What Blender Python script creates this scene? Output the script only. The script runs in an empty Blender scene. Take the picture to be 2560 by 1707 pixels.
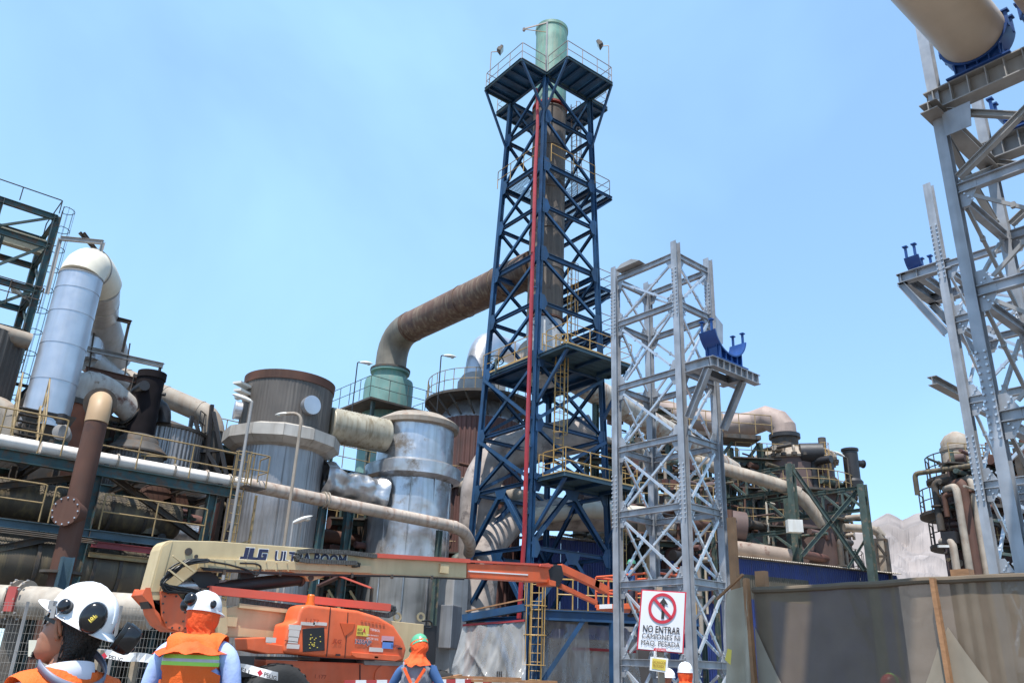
import bpy, bmesh, math, random
import numpy as np
from mathutils import Vector, Matrix
random.seed(7)
S = bpy.context.scene
C = S.collection
# ------------------------------------------------------------------ camera
# world frame = the plant's own grid: +X runs along the pipe rack, +Y across it
F = 2066.; TH = math.radians(21.83); RO = math.radians(2.33); CZ = 1.6
g_ = math.radians(40)
hf = np.array([math.sin(g_), math.cos(g_), 0]); hr = np.array([math.cos(g_), -math.sin(g_), 0]); zz = np.array([0, 0, 1.])
f0 = math.cos(TH)*hf + math.sin(TH)*zz; u0 = -math.sin(TH)*hf + math.cos(TH)*zz
RT = math.cos(RO)*hr + math.sin(RO)*u0; UP = math.cos(RO)*u0 - math.sin(RO)*hr
CO = np.array([0, 0, CZ])
cd = bpy.data.cameras.new('camera'); cam = bpy.data.objects.new('camera', cd); C.objects.link(cam)
cd.sensor_width = 36; cd.lens = 36*F/2560; cd.clip_end = 9000; cd.clip_start = .05
m = Matrix.Identity(4)
for i in range(3):
    m[i][0] = RT[i]; m[i][1] = UP[i]; m[i][2] = -f0[i]; m[i][3] = CO[i]
cam.matrix_world = m
S.camera = cam
def ray(x, y): return f0*F + RT*(x-1280) + UP*(853.5-y)
def pd(x, y, D): d = ray(x, y); return CO + d*D/(d@hf)          # pixel direction at a ground distance
def pu(x, y, c): d = ray(x, y); return CO + d*(c-CO[0])/d[0]     # pixel direction met by the plane X = c
def pv(x, y, c): d = ray(x, y); return CO + d*(c-CO[1])/d[1]
def pz(x, y, c): d = ray(x, y); return CO + d*(c-CO[2])/d[2]
V = lambda *a: np.array(a, float)
# ------------------------------------------------------------------ sky and sun
SUN_EL = math.radians(69); SUN_AZ = math.radians(239.3)   # azimuth of the sun, clockwise from +Y
W = bpy.data.worlds.new('World'); S.world = W; W.use_nodes = True
nt = W.node_tree; nt.nodes.clear()
def N(nt, t, **k):
    n = nt.nodes.new(t)
    for a, b in k.items(): setattr(n, a, b)
    return n
sky = N(nt, 'ShaderNodeTexSky', sky_type='NISHITA', sun_disc=False, sun_elevation=SUN_EL, sun_rotation=SUN_AZ,
        altitude=900, air_density=1.0, dust_density=1.0, ozone_density=1.5)
bg = N(nt, 'ShaderNodeBackground'); bg.inputs[1].default_value = .15
out = N(nt, 'ShaderNodeOutputWorld')
tc = N(nt, 'ShaderNodeTexCoord'); mp = N(nt, 'ShaderNodeMapping')
mp.inputs['Scale'].default_value = (1.0, 1.0, 1.5)
nz = N(nt, 'ShaderNodeTexNoise'); nz.inputs['Scale'].default_value = 1.7; nz.inputs['Detail'].default_value = 5; nz.inputs['Roughness'].default_value = .5; nz.inputs['Distortion'].default_value = .5
cr = N(nt, 'ShaderNodeValToRGB'); cr.color_ramp.elements[0].position = .42; cr.color_ramp.elements[1].position = .8
cr.color_ramp.elements[0].color = (.40, .40, .40, 1); cr.color_ramp.elements[1].color = (.86, .86, .86, 1)
mx = N(nt, 'ShaderNodeMixRGB'); mx.inputs[2].default_value = (2.55, 4.4, 5.9, 1)
gm = N(nt, 'ShaderNodeMixRGB', blend_type='MULTIPLY'); gm.inputs[0].default_value = 1; gm.inputs[2].default_value = (1.12, 1.27, 1.5, 1)
nt.links.new(tc.outputs['Generated'], mp.inputs[0]); nt.links.new(mp.outputs[0], nz.inputs[0]); nt.links.new(nz.outputs[0], cr.inputs[0])
nt.links.new(sky.outputs[0], gm.inputs[1])
nt.links.new(cr.outputs[0], mx.inputs[0]); nt.links.new(gm.outputs[0], mx.inputs[1]); nt.links.new(mx.outputs[0], bg.inputs[0]); nt.links.new(bg.outputs[0], out.inputs[0])
sl = bpy.data.lights.new('sun', 'SUN'); sl.energy = 5.0; sl.angle = math.radians(.53); sl.color = (1, .96, .9)
so = bpy.data.objects.new('sun', sl); C.objects.link(so)
sd = Vector((math.sin(SUN_AZ)*math.cos(SUN_EL), math.cos(SUN_AZ)*math.cos(SUN_EL), math.sin(SUN_EL)))
so.rotation_euler = sd.to_track_quat('Z', 'Y').to_euler(); so.location = (0, -20, 60)
S.view_settings.view_transform = 'Standard'; S.view_settings.look = 'None'; S.view_settings.exposure = .5; S.view_settings.gamma = 1
S.render.engine = 'CYCLES'
# ------------------------------------------------------------------ materials
MATS = {}
def mat(name, col, rough=.6, metal=0., var=.2, vs=1.2, rust=0., rc=(.16, .07, .03), rs=1.6, streak=0., sc=(.05, .04, .03), bump=0., bs=25., alpha=1., spec=.5, dent=0., wav=0., trans=0., band=None):
    if name in MATS: return MATS[name]
    M = bpy.data.materials.new(name); M.use_nodes = True; t = M.node_tree; P = t.nodes['Principled BSDF']
    L = t.links.new
    P.inputs['Roughness'].default_value = rough; P.inputs['Metallic'].default_value = metal
    P.inputs['Specular IOR Level'].default_value = spec; P.inputs['Alpha'].default_value = alpha
    co = N(t, 'ShaderNodeTexCoord').outputs['Object']
    n1 = N(t, 'ShaderNodeTexNoise'); n1.inputs['Scale'].default_value = vs; n1.inputs['Detail'].default_value = 6; L(co, n1.inputs[0])
    r1 = N(t, 'ShaderNodeValToRGB'); e = r1.color_ramp.elements; e[0].position = .3; e[1].position = .7
    e[0].color = tuple(c*(1-var) for c in col)+(1,); e[1].color = tuple(min(1, c*(1+var)) for c in col)+(1,)
    L(n1.outputs[0], r1.inputs[0]); cur = r1.outputs[0]; rr = None
    if band:                                   # coat of another colour above/below a height, with a ragged edge
        z0, bc, soft = band
        sx = N(t, 'ShaderNodeSeparateXYZ'); L(co, sx.inputs[0])
        nb = N(t, 'ShaderNodeTexNoise'); nb.inputs['Scale'].default_value = 3; nb.inputs['Detail'].default_value = 6; L(co, nb.inputs[0])
        ma = N(t, 'ShaderNodeMath', operation='MULTIPLY_ADD'); ma.inputs[1].default_value = soft; L(nb.outputs[0], ma.inputs[0]); L(sx.outputs[2], ma.inputs[2])
        cm = N(t, 'ShaderNodeMath', operation='GREATER_THAN'); cm.inputs[1].default_value = z0+soft*.5; L(ma.outputs[0], cm.inputs[0])
        mb = N(t, 'ShaderNodeMixRGB'); mb.inputs[2].default_value = bc+(1,); L(cm.outputs[0], mb.inputs[0]); L(cur, mb.inputs[1]); cur = mb.outputs[0]
    if streak > 0:
        mpp = N(t, 'ShaderNodeMapping'); mpp.inputs['Scale'].default_value = (5, 5, .35); L(co, mpp.inputs[0])
        n2 = N(t, 'ShaderNodeTexNoise'); n2.inputs['Scale'].default_value = 1.; n2.inputs['Detail'].default_value = 5; L(mpp.outputs[0], n2.inputs[0])
        r2 = N(t, 'ShaderNodeValToRGB'); e = r2.color_ramp.elements; e[0].position = .47; e[1].position = .68
        e[1].color = (streak, streak, streak, 1); L(n2.outputs[0], r2.inputs[0])
        m2 = N(t, 'ShaderNodeMixRGB'); m2.inputs[2].default_value = tuple(sc)+(1,); L(r2.outputs[0], m2.inputs[0]); L(cur, m2.inputs[1]); cur = m2.outputs[0]; rr = r2.outputs[0]
    if rust > 0:
        n3 = N(t, 'ShaderNodeTexNoise'); n3.inputs['Scale'].default_value = rs; n3.inputs['Detail'].default_value = 10; n3.inputs['Roughness'].default_value = .7; L(co, n3.inputs[0])
        r3 = N(t, 'ShaderNodeValToRGB'); e = r3.color_ramp.elements; p0 = .72-.42*rust; e[0].position = p0; e[1].position = p0+.1
        L(n3.outputs[0], r3.inputs[0])
        m3 = N(t, 'ShaderNodeMixRGB'); m3.inputs[2].default_value = tuple(rc)+(1,); L(r3.outputs[0], m3.inputs[0]); L(cur, m3.inputs[1]); cur = m3.outputs[0]; rr = r3.outputs[0]
        if metal > 0:
            mm = N(t, 'ShaderNodeMath', operation='MULTIPLY_ADD'); mm.inputs[1].default_value = -metal*.9; mm.inputs[2].default_value = metal; L(rr, mm.inputs[0]); L(mm.outputs[0], P.inputs['Metallic'])
    L(cur, P.inputs['Base Color'])
    n5 = N(t, 'ShaderNodeTexNoise'); n5.inputs['Scale'].default_value = vs*4; n5.inputs['Detail'].default_value = 4; L(co, n5.inputs[0])
    mr = N(t, 'ShaderNodeMapRange'); mr.inputs[3].default_value = max(.05, rough-.13); mr.inputs[4].default_value = min(1, rough+.15); L(n5.outputs[0], mr.inputs[0]); L(mr.outputs[0], P.inputs['Roughness'])
    if bump > 0 or dent > 0:
        n4 = N(t, 'ShaderNodeTexNoise'); n4.inputs['Scale'].default_value = bs if not dent else 1.3; n4.inputs['Detail'].default_value = 3 if not dent else 2; L(co, n4.inputs[0])
        bp = N(t, 'ShaderNodeBump'); bp.inputs['Strength'].default_value = max(bump, min(1, dent*4)); bp.inputs['Distance'].default_value = .02 if not dent else dent; L(n4.outputs[0], bp.inputs['Height']); L(bp.outputs[0], P.inputs['Normal'])
    if trans > 0: P.inputs['Transmission Weight'].default_value = trans
    MATS[name] = M; return M
RUST = (.13, .06, .03)
blue = mat('blue paint', (.009, .046, .115), .5, var=.4, rust=.2, rc=(.045, .06, .07), streak=.35, sc=(.03, .06, .075))
bluel = mat('faded teal paint', (.045, .085, .11), .55, var=.3, rust=.16, rc=(.1, .09, .07))
sadb = mat('saddle blue paint', (.008, .052, .21), .4, var=.25, streak=.2, sc=(.02, .05, .14))
navy = mat('navy cladding', (.010, .024, .135), .45, var=.25, streak=.4, sc=(.03, .04, .09))
galv = mat('galvanised steel', (.33, .345, .37), .45, metal=.3, var=.22, vs=2.5, streak=.55, sc=(.21, .205, .20))
galvb = mat('bright galvanised steel', (.55, .56, .58), .32, metal=.6, var=.14, vs=4, streak=.2, sc=(.35, .34, .33))
galvw = mat('weathered galvanised steel', (.30, .29, .28), .55, metal=.15, var=.2, streak=.4, sc=(.22, .19, .16))
yel = mat('yellow rail paint', (.40, .24, .07), .5, var=.2, vs=3, rust=.3, rc=(.24, .16, .1), rs=5)
yelo = mat('weathered yellow rail', (.27, .185, .08), .6, var=.25, vs=4, rust=.4, rc=(.18, .13, .09), rs=6)
redp = mat('red pipe paint', (.33, .028, .034), .5, var=.2, streak=.2, sc=(.25, .05, .05))
steel = mat('stack steel', (.10, .08, .066), .7, var=.35, vs=.9, rust=.3, rc=(.08, .055, .045), streak=.5, sc=(.22, .17, .13))
frp = mat('green fibreglass', (.15, .29, .22), .5, var=.3, streak=.75, sc=(.27, .32, .23), rust=.25, rc=(.2, .2, .2))
brown = mat('brown duct', (.115, .062, .04), .65, var=.35, vs=.8, rust=.45, rc=(.075, .042, .035), rs=.8, streak=.6, sc=(.27, .21, .14))
rustp = mat('rusty brown pipe', (.082, .034, .021), .75, var=.3, rust=.3, rc=(.055, .026, .02), rs=2, streak=.3, sc=(.12, .062, .04))
cream = mat('cream duct paint', (.47, .42, .34), .5, var=.14, streak=.35, sc=(.42, .33, .22), rust=.08, rc=(.3, .16, .08))
creamd = mat('dusty cream duct', (.30, .255, .205), .7, var=.3, streak=.5, sc=(.22, .14, .09), rust=.3, rc=(.2, .11, .065), rs=1.4)
whitr = mat('white duct with rust', (.40, .37, .32), .6, var=.15, streak=.85, sc=(.22, .10, .05), rust=.28, rc=(.13, .06, .035), rs=.7)
silv = mat('aluminium cladding', (.50, .51, .54), .36, metal=.7, var=.12, vs=1.2, streak=.35, sc=(.42, .42, .43), dent=.03)
silvd = mat('dented aluminium', (.48, .48, .49), .33, metal=.75, var=.3, vs=.7, streak=.35, sc=(.22, .19, .155), rust=.4, rc=(.15, .125, .10), rs=.55, dent=.12)
clad = mat('corrugated cladding', (.30, .29, .29), .42, metal=.55, var=.22, vs=.7, streak=.5, sc=(.14, .125, .11), rust=.2, rc=(.16, .14, .12), rs=.5)
cladd = mat('dark stained cladding', (.09, .078, .068), .6, metal=.15, var=.3, vs=.6, streak=.6, sc=(.17, .15, .13))
clado = mat('oily duct cladding', (.085, .068, .048), .55, metal=.2, var=.35, vs=.9, streak=.6, sc=(.24, .18, .09), rust=.25, rc=(.07, .055, .04))
teal = mat('teal structural paint', (.03, .07, .075), .65, var=.4, vs=2, rust=.55, rc=(.075, .05, .035), rs=3)
tealc = mat('weathered green steel', (.05, .075, .065), .6, var=.3, vs=2, rust=.42, rc=(.17, .13, .09), rs=3)
rack = mat('rusted rack steel', (.06, .052, .045), .75, var=.4, vs=2, rust=.5, rc=(.085, .052, .03), rs=3)
black = mat('black painted steel', (.018, .016, .017), .5, var=.4, rust=.1, rc=(.05, .03, .02))
redv = mat('red brown vessel', (.105, .045, .036), .7, var=.35, vs=.8, streak=.55, sc=(.05, .035, .03), rust=.2, rc=(.15, .08, .055))
vess = mat('mauve vessel shell', (.105, .065, .058), .65, var=.3, vs=.5, streak=.5, sc=(.10, .065, .05), rust=.3, rc=(.14, .085, .05), rs=.7)
orange = mat('orange machine paint', (.70, .125, .04), .45, var=.16, vs=2.5, streak=.35, sc=(.55, .17, .09), rust=.1, rc=(.36, .15, .09), rs=5)
coral = mat('faded coral paint', (.60, .10, .06), .5, var=.12, streak=.2, sc=(.45, .14, .1))
boomc = mat('cream boom paint', (.56, .44, .25), .45, var=.12, vs=2, streak=.35, sc=(.42, .31, .17), rust=.1, rc=(.33, .24, .13), rs=5)
rubber = mat('tyre rubber', (.022, .021, .02), .8, var=.3, bump=.3)
hose = mat('black hose', (.012, .012, .012), .35, var=.3)
chain = mat('cable chain', (.10, .098, .09), .5, metal=.4, var=.4, vs=20)
dkb = mat('navy lettering', (.02, .025, .07), .5, var=.05)
wht = mat('white paint', (.78, .78, .77), .45, var=.05)
lampm = mat('lamp glass fibre', (.62, .61, .57), .4, var=.12, streak=.4, sc=(.4, .34, .25))
sgr = mat('sign red', (.55, .03, .05), .45, var=.08)
sgb = mat('sign black', (.03, .025, .022), .5, var=.1)
sgy = mat('sign yellow', (.72, .55, .09), .55, var=.15)
wood = mat('pine timber', (.31, .155, .07), .7, var=.3, vs=5, streak=.4, sc=(.28, .13, .05), bump=.2)
woodg = mat('grey weathered timber', (.30, .24, .17), .8, var=.3, vs=5, streak=.4, sc=(.2, .15, .1), bump=.2)
conc = mat('concrete', (.15, .13, .11), .85, var=.25, vs=1.5, bump=.3)
skin = mat('skin', (.34, .155, .09), .5, var=.12, vs=12, spec=.35)
hair = mat('black hair', (.012, .01, .009), .45, var=.4, vs=60, bump=.6, bs=160)
helm = mat('white helmet shell', (.83, .83, .84), .25, var=.03)
muff = mat('black earmuff shell', (.012, .012, .014), .2, var=.2)
vest = mat('orange vest cloth', (.85, .13, .012), .75, var=.08, vs=6, bump=.25, bs=90)
hoodm = mat('orange hood cloth', (.88, .105, .018), .8, var=.1, vs=8, bump=.25, bs=70)
vestr = mat('red vest cloth', (.60, .012, .035), .75, var=.1, vs=6, bump=.2)
vestg = mat('grey vest cloth', (.24, .235, .26), .8, var=.12, vs=6, bump=.2)
shirt = mat('pale blue shirt', (.40, .50, .80), .8, var=.08, vs=5, bump=.2)
shirtw = mat('white shirt', (.70, .70, .78), .8, var=.06, vs=5)
denim = mat('blue work shirt', (.05, .12, .28), .85, var=.2, vs=6)
trous = mat('dark trousers', (.04, .045, .07), .85, var=.2)
refl = mat('silver reflective tape', (.55, .56, .58), .4, var=.1)
lime = mat('lime reflective tape', (.42, .80, .10), .5, var=.08)
strapm = mat('grey neck strap', (.16, .17, .23), .45, var=.1)
shade = mat('dark lens', (.01, .015, .02), .1, var=.1)
boot = mat('boot leather', (.05, .035, .025), .7, var=.2)
# ------------------------------------------------------------------ builders
ORG = {}
def nrm(a): a = np.asarray(a, float); return a/(np.linalg.norm(a)+1e-12)
def frame(d, up=None):
    d = nrm(d); up = V(0, 0, 1) if up is None else np.asarray(up, float)
    if abs(d@nrm(up)) > .98: up = V(1, 0, 0) if abs(d[0]) < .9 else V(0, 1, 0)
    s = nrm(np.cross(d, up)); return d, s, np.cross(s, d)
class MB:
    def __init__(s): s.v = []; s.f = []; s.m = []
    def add(s, v, f, mi=0):
        k = len(s.v); s.v += [tuple(map(float, p)) for p in v]; s.f += [tuple(i+k for i in q) for q in f]; s.m += [mi]*len(f); return s
    def prof(s, p, q, pts, up=None, mi=0):
        d, a, b = frame(np.asarray(q, float)-np.asarray(p, float), up); n = len(pts)
        vs = [np.asarray(e)+a*x+b*y for e in (p, q) for x, y in pts]
        fs = [(i, (i+1) % n, n+(i+1) % n, n+i) for i in range(n)]+[tuple(range(n-1, -1, -1)), tuple(range(n, 2*n))]
        return s.add(vs, fs, mi)
    def bar(s, p, q, w, h=None, up=None, mi=0):
        h = w if h is None else h; return s.prof(p, q, [(-w/2, -h/2), (w/2, -h/2), (w/2, h/2), (-w/2, h/2)], up, mi)
    def ib(s, p, q, h, w, t=None, up=None):
        t = max(.012, h*.07) if t is None else t; a = w/2; b = h/2; c = t*.45
        return s.prof(p, q, [(-a, -b), (a, -b), (a, -b+t), (c, -b+t), (c, b-t), (a, b-t), (a, b), (-a, b), (-a, b-t), (-c, b-t), (-c, -b+t), (-a, -b+t)], up)
    def ang(s, p, q, w, t=None, up=None):
        t = w*.13 if t is None else t; return s.prof(p, q, [(0, 0), (w, 0), (w, t), (t, t), (t, w), (0, w)], up)
    def chan(s, p, q, h, w, t=None, up=None):
        t = h*.08 if t is None else t; b = h/2
        return s.prof(p, q, [(0, -b), (w, -b), (w, -b+t), (t, -b+t), (t, b-t), (w, b-t), (w, b), (0, b)], up)
    def box(s, c, sz, rz=0, mi=0):
        c = np.asarray(c, float); x, y, z = sz[0]/2, sz[1]/2, sz[2]/2; k, l = math.cos(rz), math.sin(rz)
        vs = [c+V(a*x*k-b*y*l, a*x*l+b*y*k, e*z) for e in (-1, 1) for a, b in ((-1, -1), (1, -1), (1, 1), (-1, 1))]
        return s.add(vs, [(3, 2, 1, 0), (4, 5, 6, 7), (0, 1, 5, 4), (1, 2, 6, 5), (2, 3, 7, 6), (3, 0, 4, 7)], mi)
    def tube(s, path, r, n=10, caps=True, mi=0):
        P = [np.asarray(p, float) for p in path]; r = [r]*len(P) if np.isscalar(r) else r
        T = [nrm(P[min(i+1, len(P)-1)]-P[max(i-1, 0)]) for i in range(len(P))]
        _, a, b = frame(T[0]); vs = []
        for i, p in enumerate(P):
            a = nrm(a-T[i]*(a@T[i])); b = np.cross(T[i], a)
            k = 1.
            if 0 < i < len(P)-1:
                e = nrm(P[i]-P[i-1]); k = 1/max(.5, abs(e@T[i]))
            vs += [p+(a*math.cos(2*math.pi*j/n)+b*math.sin(2*math.pi*j/n))*r[i] for j in range(n)]
        fs = [(i*n+j, i*n+(j+1) % n, (i+1)*n+(j+1) % n, (i+1)*n+j) for i in range(len(P)-1) for j in range(n)]
        if caps: fs += [tuple(range(n-1, -1, -1)), tuple((len(P)-1)*n+j for j in range(n))]
        return s.add(vs, fs, mi)
    def lathe(s, c, pr, n=40, flute=0, fa=0., a0=0, a1=2*math.pi, ax=None, cap=True, mi=0):
        c = np.asarray(c, float); d, x, y = (V(0, 0, 1), V(1, 0, 0), V(0, 1, 0)) if ax is None else frame(ax)
        full = abs(a1-a0-2*math.pi) < 1e-6; k = n if full else n+1; vs = []
        for r, z in pr:
            for j in range(k):
                t = a0+(a1-a0)*j/n; q = r + (fa*(1 if (j//2) % 2 else -1) if flute else 0)
                vs.append(c+d*z+x*q*math.cos(t)+y*q*math.sin(t))
        fs = [(i*k+j, i*k+(j+1) % k, (i+1)*k+(j+1) % k, (i+1)*k+j) for i in range(len(pr)-1) for j in range(k if full else k-1)]
        if cap and full:
            if pr[0][0] > 1e-4: fs.append(tuple(range(k-1, -1, -1)))
            if pr[-1][0] > 1e-4: fs.append(tuple((len(pr)-1)*k+j for j in range(k)))
        return s.add(vs, fs, mi)
    def poly(s, pts, d, mi=0):                 # flat outline given thickness vector d
        n = len(pts); P = [np.asarray(p, float) for p in pts]; d = np.asarray(d, float)
        vs = P+[p+d for p in P]
        return s.add(vs, [tuple(range(n-1, -1, -1)), tuple(range(n, 2*n))]+[(i, (i+1) % n, n+(i+1) % n, n+i) for i in range(n)], mi)
    def build(s, name, mt, par=None, smooth=False, bevel=0., bseg=2, ang=35):
        o = ORG.get(par.name, V(0, 0, 0)) if par is not None else V(0, 0, 0)
        if par is None: o = np.mean(np.array(s.v), axis=0); o[2] = min(p[2] for p in s.v)
        me = bpy.data.meshes.new(name); me.from_pydata([(p[0]-o[0], p[1]-o[1], p[2]-o[2]) for p in s.v], [], s.f)
        for q in (mt if isinstance(mt, (list, tuple)) else [mt]): me.materials.append(q)
        if any(s.m): me.polygons.foreach_set('material_index', s.m)
        bm = bmesh.new(); bm.from_mesh(me); bmesh.ops.recalc_face_normals(bm, faces=bm.faces)
        if bevel: bmesh.ops.bevel(bm, geom=[e for e in bm.edges if len(e.link_faces) == 2 and e.calc_face_angle(0) > .6], offset=bevel, segments=bseg, profile=.6, affect='EDGES', clamp_overlap=True)
        if smooth:
            for f in bm.faces: f.smooth = True
            for e in bm.edges: e.smooth = len(e.link_faces) != 2 or e.calc_face_angle(0) < math.radians(ang)
        bm.to_mesh(me); bm.free()
        ob = bpy.data.objects.new(name, me); C.objects.link(ob)
        if par is not None: ob.parent = par; ORG[ob.name] = o
        else: ob.location = o; ORG[ob.name] = o
        return ob
def tag(o, label, cat, group=None, kind=None):
    if label: o['label'] = label
    if cat: o['category'] = cat
    if group: o['group'] = group
    if kind: o['kind'] = kind
    return o
def thing(name, label, cat, loc, group=None):
    o = bpy.data.objects.new(name, None); C.objects.link(o); o.location = tuple(map(float, loc)); o.empty_display_size = .2
    ORG[o.name] = np.asarray(loc, float); return tag(o, label, cat, group)
def arc(p0, p1, p2, n=6):                      # bend from p0 to p2 round the corner p1
    p0, p1, p2 = map(np.asarray, (p0, p1, p2)); return [(1-t)**2*p0+2*t*(1-t)*p1+t*t*p2 for t in [i/n for i in range(n+1)]]
def bend(path, r, n=6):                        # polyline with rounded corners
    P = [np.asarray(p, float) for p in path]; o = [P[0]]
    for i in range(1, len(P)-1):
        a = P[i]+nrm(P[i-1]-P[i])*r; b = P[i]+nrm(P[i+1]-P[i])*r; o += arc(a, P[i], b, n)
    return o+[P[-1]]
def handrail(par, pts, mt, h=1.1, sp=1.3, r=.024, mid=True, loop=False, toe=0., ends=True, name='handrail'):
    P = [np.asarray(p, float) for p in pts]; m_ = MB(); up = V(0, 0, h)
    m_.tube(bend([P[0]+(up*.5 if ends else up)]*(1 if ends else 0)+[p+up for p in P]+([P[-1]+up*.5] if ends else []), .09, 3), r, 6)
    if mid: m_.tube([p+up*.5 for p in P], r*.9, 6)
    o = m_.build(name, mt, par, True)
    if toe: 
        t_ = MB()
        for a, b in zip(P[:-1], P[1:]): t_.bar(a+V(0, 0, toe/2), b+V(0, 0, toe/2), .012, toe)
        t_.build('toe_board', mt, o)
    for a, b in zip(P[:-1], P[1:]):
        n = max(1, round(np.linalg.norm(b-a)/sp))
        for i in range(n+1 if b is P[-1] else n):
            q = a+(b-a)*i/n; MB().tube([q, q+up], r*.95, 6).build('rail_post', mt, o, True)
    return o
def ladder(par, p, q, mt, out, w=.45, cage=True, c0=2.2, rs=.3, cr=.36):   # p bottom, q top, out = side the climber stands on
    p, q, out = V(*p), V(*q), nrm(out); L_ = np.linalg.norm(q-p); d = (q-p)/L_; s_ = nrm(np.cross(d, out))
    m_ = MB()
    for k in (-1, 1): m_.bar(p+s_*k*w/2, q+s_*k*w/2, .05, .03)
    lad = m_.build('ladder', mt, par)
    for i in range(int(L_/rs)): 
        c = p+d*(i+.7)*rs; MB().tube([c-s_*w/2, c+s_*w/2], .014, 5).build('rung', mt, lad)
    if cage and L_ > c0+.5:
        nh = max(2, int((L_-c0)/.9)+1); aa = [math.pi*(-.5+i/10) for i in range(11)]
        for i in range(nh):
            c = p+d*(c0+(L_-c0-.05)*i/(nh-1)); path = [c-s_*w/2]+[c+out*(.12+cr*1.7*math.cos(t))*.62+s_*cr*math.sin(t) for t in aa]+[c+s_*w/2]
            MB().tube(path, .016, 5).build('cage_hoop', mt, lad)
        m_ = MB()
        for t in (-1.25, -.6, 0, .6, 1.25):
            o_ = out*(.12+cr*1.7*math.cos(t))*.62+s_*cr*math.sin(t); m_.bar(p+d*c0+o_, q+o_, .03, .012, out)
        m_.build('cage_bars', mt, lad)
    return lad
def grating(par, c0, eu, ev, mt, pitch=.12, name='grating', t=.03):   # open bar grating spanned by eu, ev
    c0, eu, ev = map(lambda a: np.asarray(a, float), (c0, eu, ev)); m_ = MB(); n = int(np.linalg.norm(ev)/pitch); k = int(np.linalg.norm(eu)/(pitch*2.5))
    for i in range(n+1): m_.bar(c0+ev*i/n, c0+eu+ev*i/n, .014, t)
    for i in range(k+1): m_.bar(c0+eu*i/max(1, k)+V(0, 0, -.004), c0+ev+eu*i/max(1, k)+V(0, 0, -.004), .012, .012)
    return m_.build(name, mt, par)
def planks(par, c0, eu, ev, mt, n, t=.05, gap=.015, name='deck_plank'):   # n planks side by side along ev
    c0, eu, ev = map(lambda a: np.asarray(a, float), (c0, eu, ev)); w = np.linalg.norm(ev)/n; d = nrm(ev)
    for i in range(n): MB().bar(c0+d*w*(i+.5), c0+eu+d*w*(i+.5), w-gap, t).build(name, mt, par)
FONT = None
def text(par, s, org, xd, yd, h, mt, wscale=1., shear=0., name='lettering', bold=.0, ext=.004, align='LEFT', lsp=1., width=None):
    cu = bpy.data.curves.new(name, 'FONT'); cu.body = s; cu.size = 1; cu.align_x = align; cu.shear = shear; cu.offset = bold; cu.extrude = 0; cu.resolution_u = 3; cu.space_character = lsp
    ob = bpy.data.objects.new(name, cu); C.objects.link(ob); bpy.context.view_layer.update()
    me = bpy.data.meshes.new_from_object(ob.evaluated_get(bpy.context.evaluated_depsgraph_get())); C.objects.unlink(ob); bpy.data.objects.remove(ob)
    xd, yd = nrm(xd), nrm(yd); nd = np.cross(xd, yd); o = ORG.get(par.name, V(0, 0, 0)); org = np.asarray(org, float)
    k = h/.73
    if width: xs = [v.co.x for v in me.vertices]; wscale = width/((max(xs)-min(xs))*k); org = org-xd*min(xs)*k*wscale
    for v in me.vertices: v.co = tuple(org-o+xd*v.co.x*k*wscale+yd*v.co.y*k+nd*ext)
    me.materials.clear(); me.materials.append(mt)
    ob = bpy.data.objects.new(name, me); C.objects.link(ob); ob.parent = par; ORG[ob.name] = o; return ob
def copy_tree(o, loc=None, par=None):
    c = o.copy(); C.objects.link(c)
    if par is not None: c.parent = par
    if loc is not None: c.location = tuple(loc)
    for ch in list(o.children): copy_tree(ch, None, c)
    return c
def bolts(par, pts, axis, mt, r=.022, l=.03, name='bolts'):
    m_ = MB(); axis = nrm(axis)
    for p in pts: m_.tube([np.asarray(p), np.asarray(p)+axis*l], r, 6)
    o = m_.build(name, mt, par); o['kind'] = 'stuff'; return o
def flange(m_, c, d, r, t=.06, n=28): d = nrm(d); m_.lathe(np.asarray(c)-d*t/2, [(r, 0), (r, t)], n, ax=d)
def pipe(par, path, r, mt, name='duct', n=24, rings=(), rr=1.04, rt=.05, rmat=None, smooth=True, ends=True):
    o = MB().tube(path, r, n, ends).build(name, mt, par, smooth, ang=50)
    for c, d in rings:
        m_ = MB(); flange(m_, c, d, r*rr if np.isscalar(rr) else rr, rt); m_.build('band', rmat or mt, o, True)
    return o
def along(p, q, ts): p, q = np.asarray(p, float), np.asarray(q, float); return [(p+(q-p)*t, q-p) for t in ts]
def xz(v): return lambda x, y: pv(x, y, v)
# ------------------------------------------------------------------ ground and mountains
gm_ = mat('dry ground', (.19, .15, .115), .95, var=.3, vs=.35, bump=.4, bs=8)
g = MB()
n = 40
g.add([(x*160-3200, y*160-3200, 0) for y in range(n+1) for x in range(n+1)], [(j*(n+1)+i, j*(n+1)+i+1, (j+1)*(n+1)+i+1, (j+1)*(n+1)+i) for j in range(n) for i in range(n)])
o = g.build('ground', gm_); o['kind'] = 'structure'
yd_ = MB(); yd_.add([(-30, -30, .004), (75, -30, .004), (75, 70, .004), (-30, 70, .004)], [(0, 1, 2, 3)])
o = yd_.build('yard_pavement', conc); o['kind'] = 'structure'
from mathutils import noise as mn
rockm = mat('desert rock', (.25, .215, .20), .95, var=.35, vs=.012, rust=.32, rc=(.42, .345, .28), rs=.006, bump=.5, bs=.08)
ridge = [(1300, 1560), (1700, 1420), (2000, 1345), (2090, 1300), (2122, 1293), (2153, 1297), (2173, 1292), (2187, 1281), (2215, 1266), (2240, 1275), (2252, 1283), (2278, 1270), (2317, 1260), (2336, 1258), (2370, 1268), (2420, 1300), (2500, 1330), (2700, 1340), (3200, 1400), (4200, 1560)]
rid = [pd(x, y, 1500) for x, y in ridge]
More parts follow.
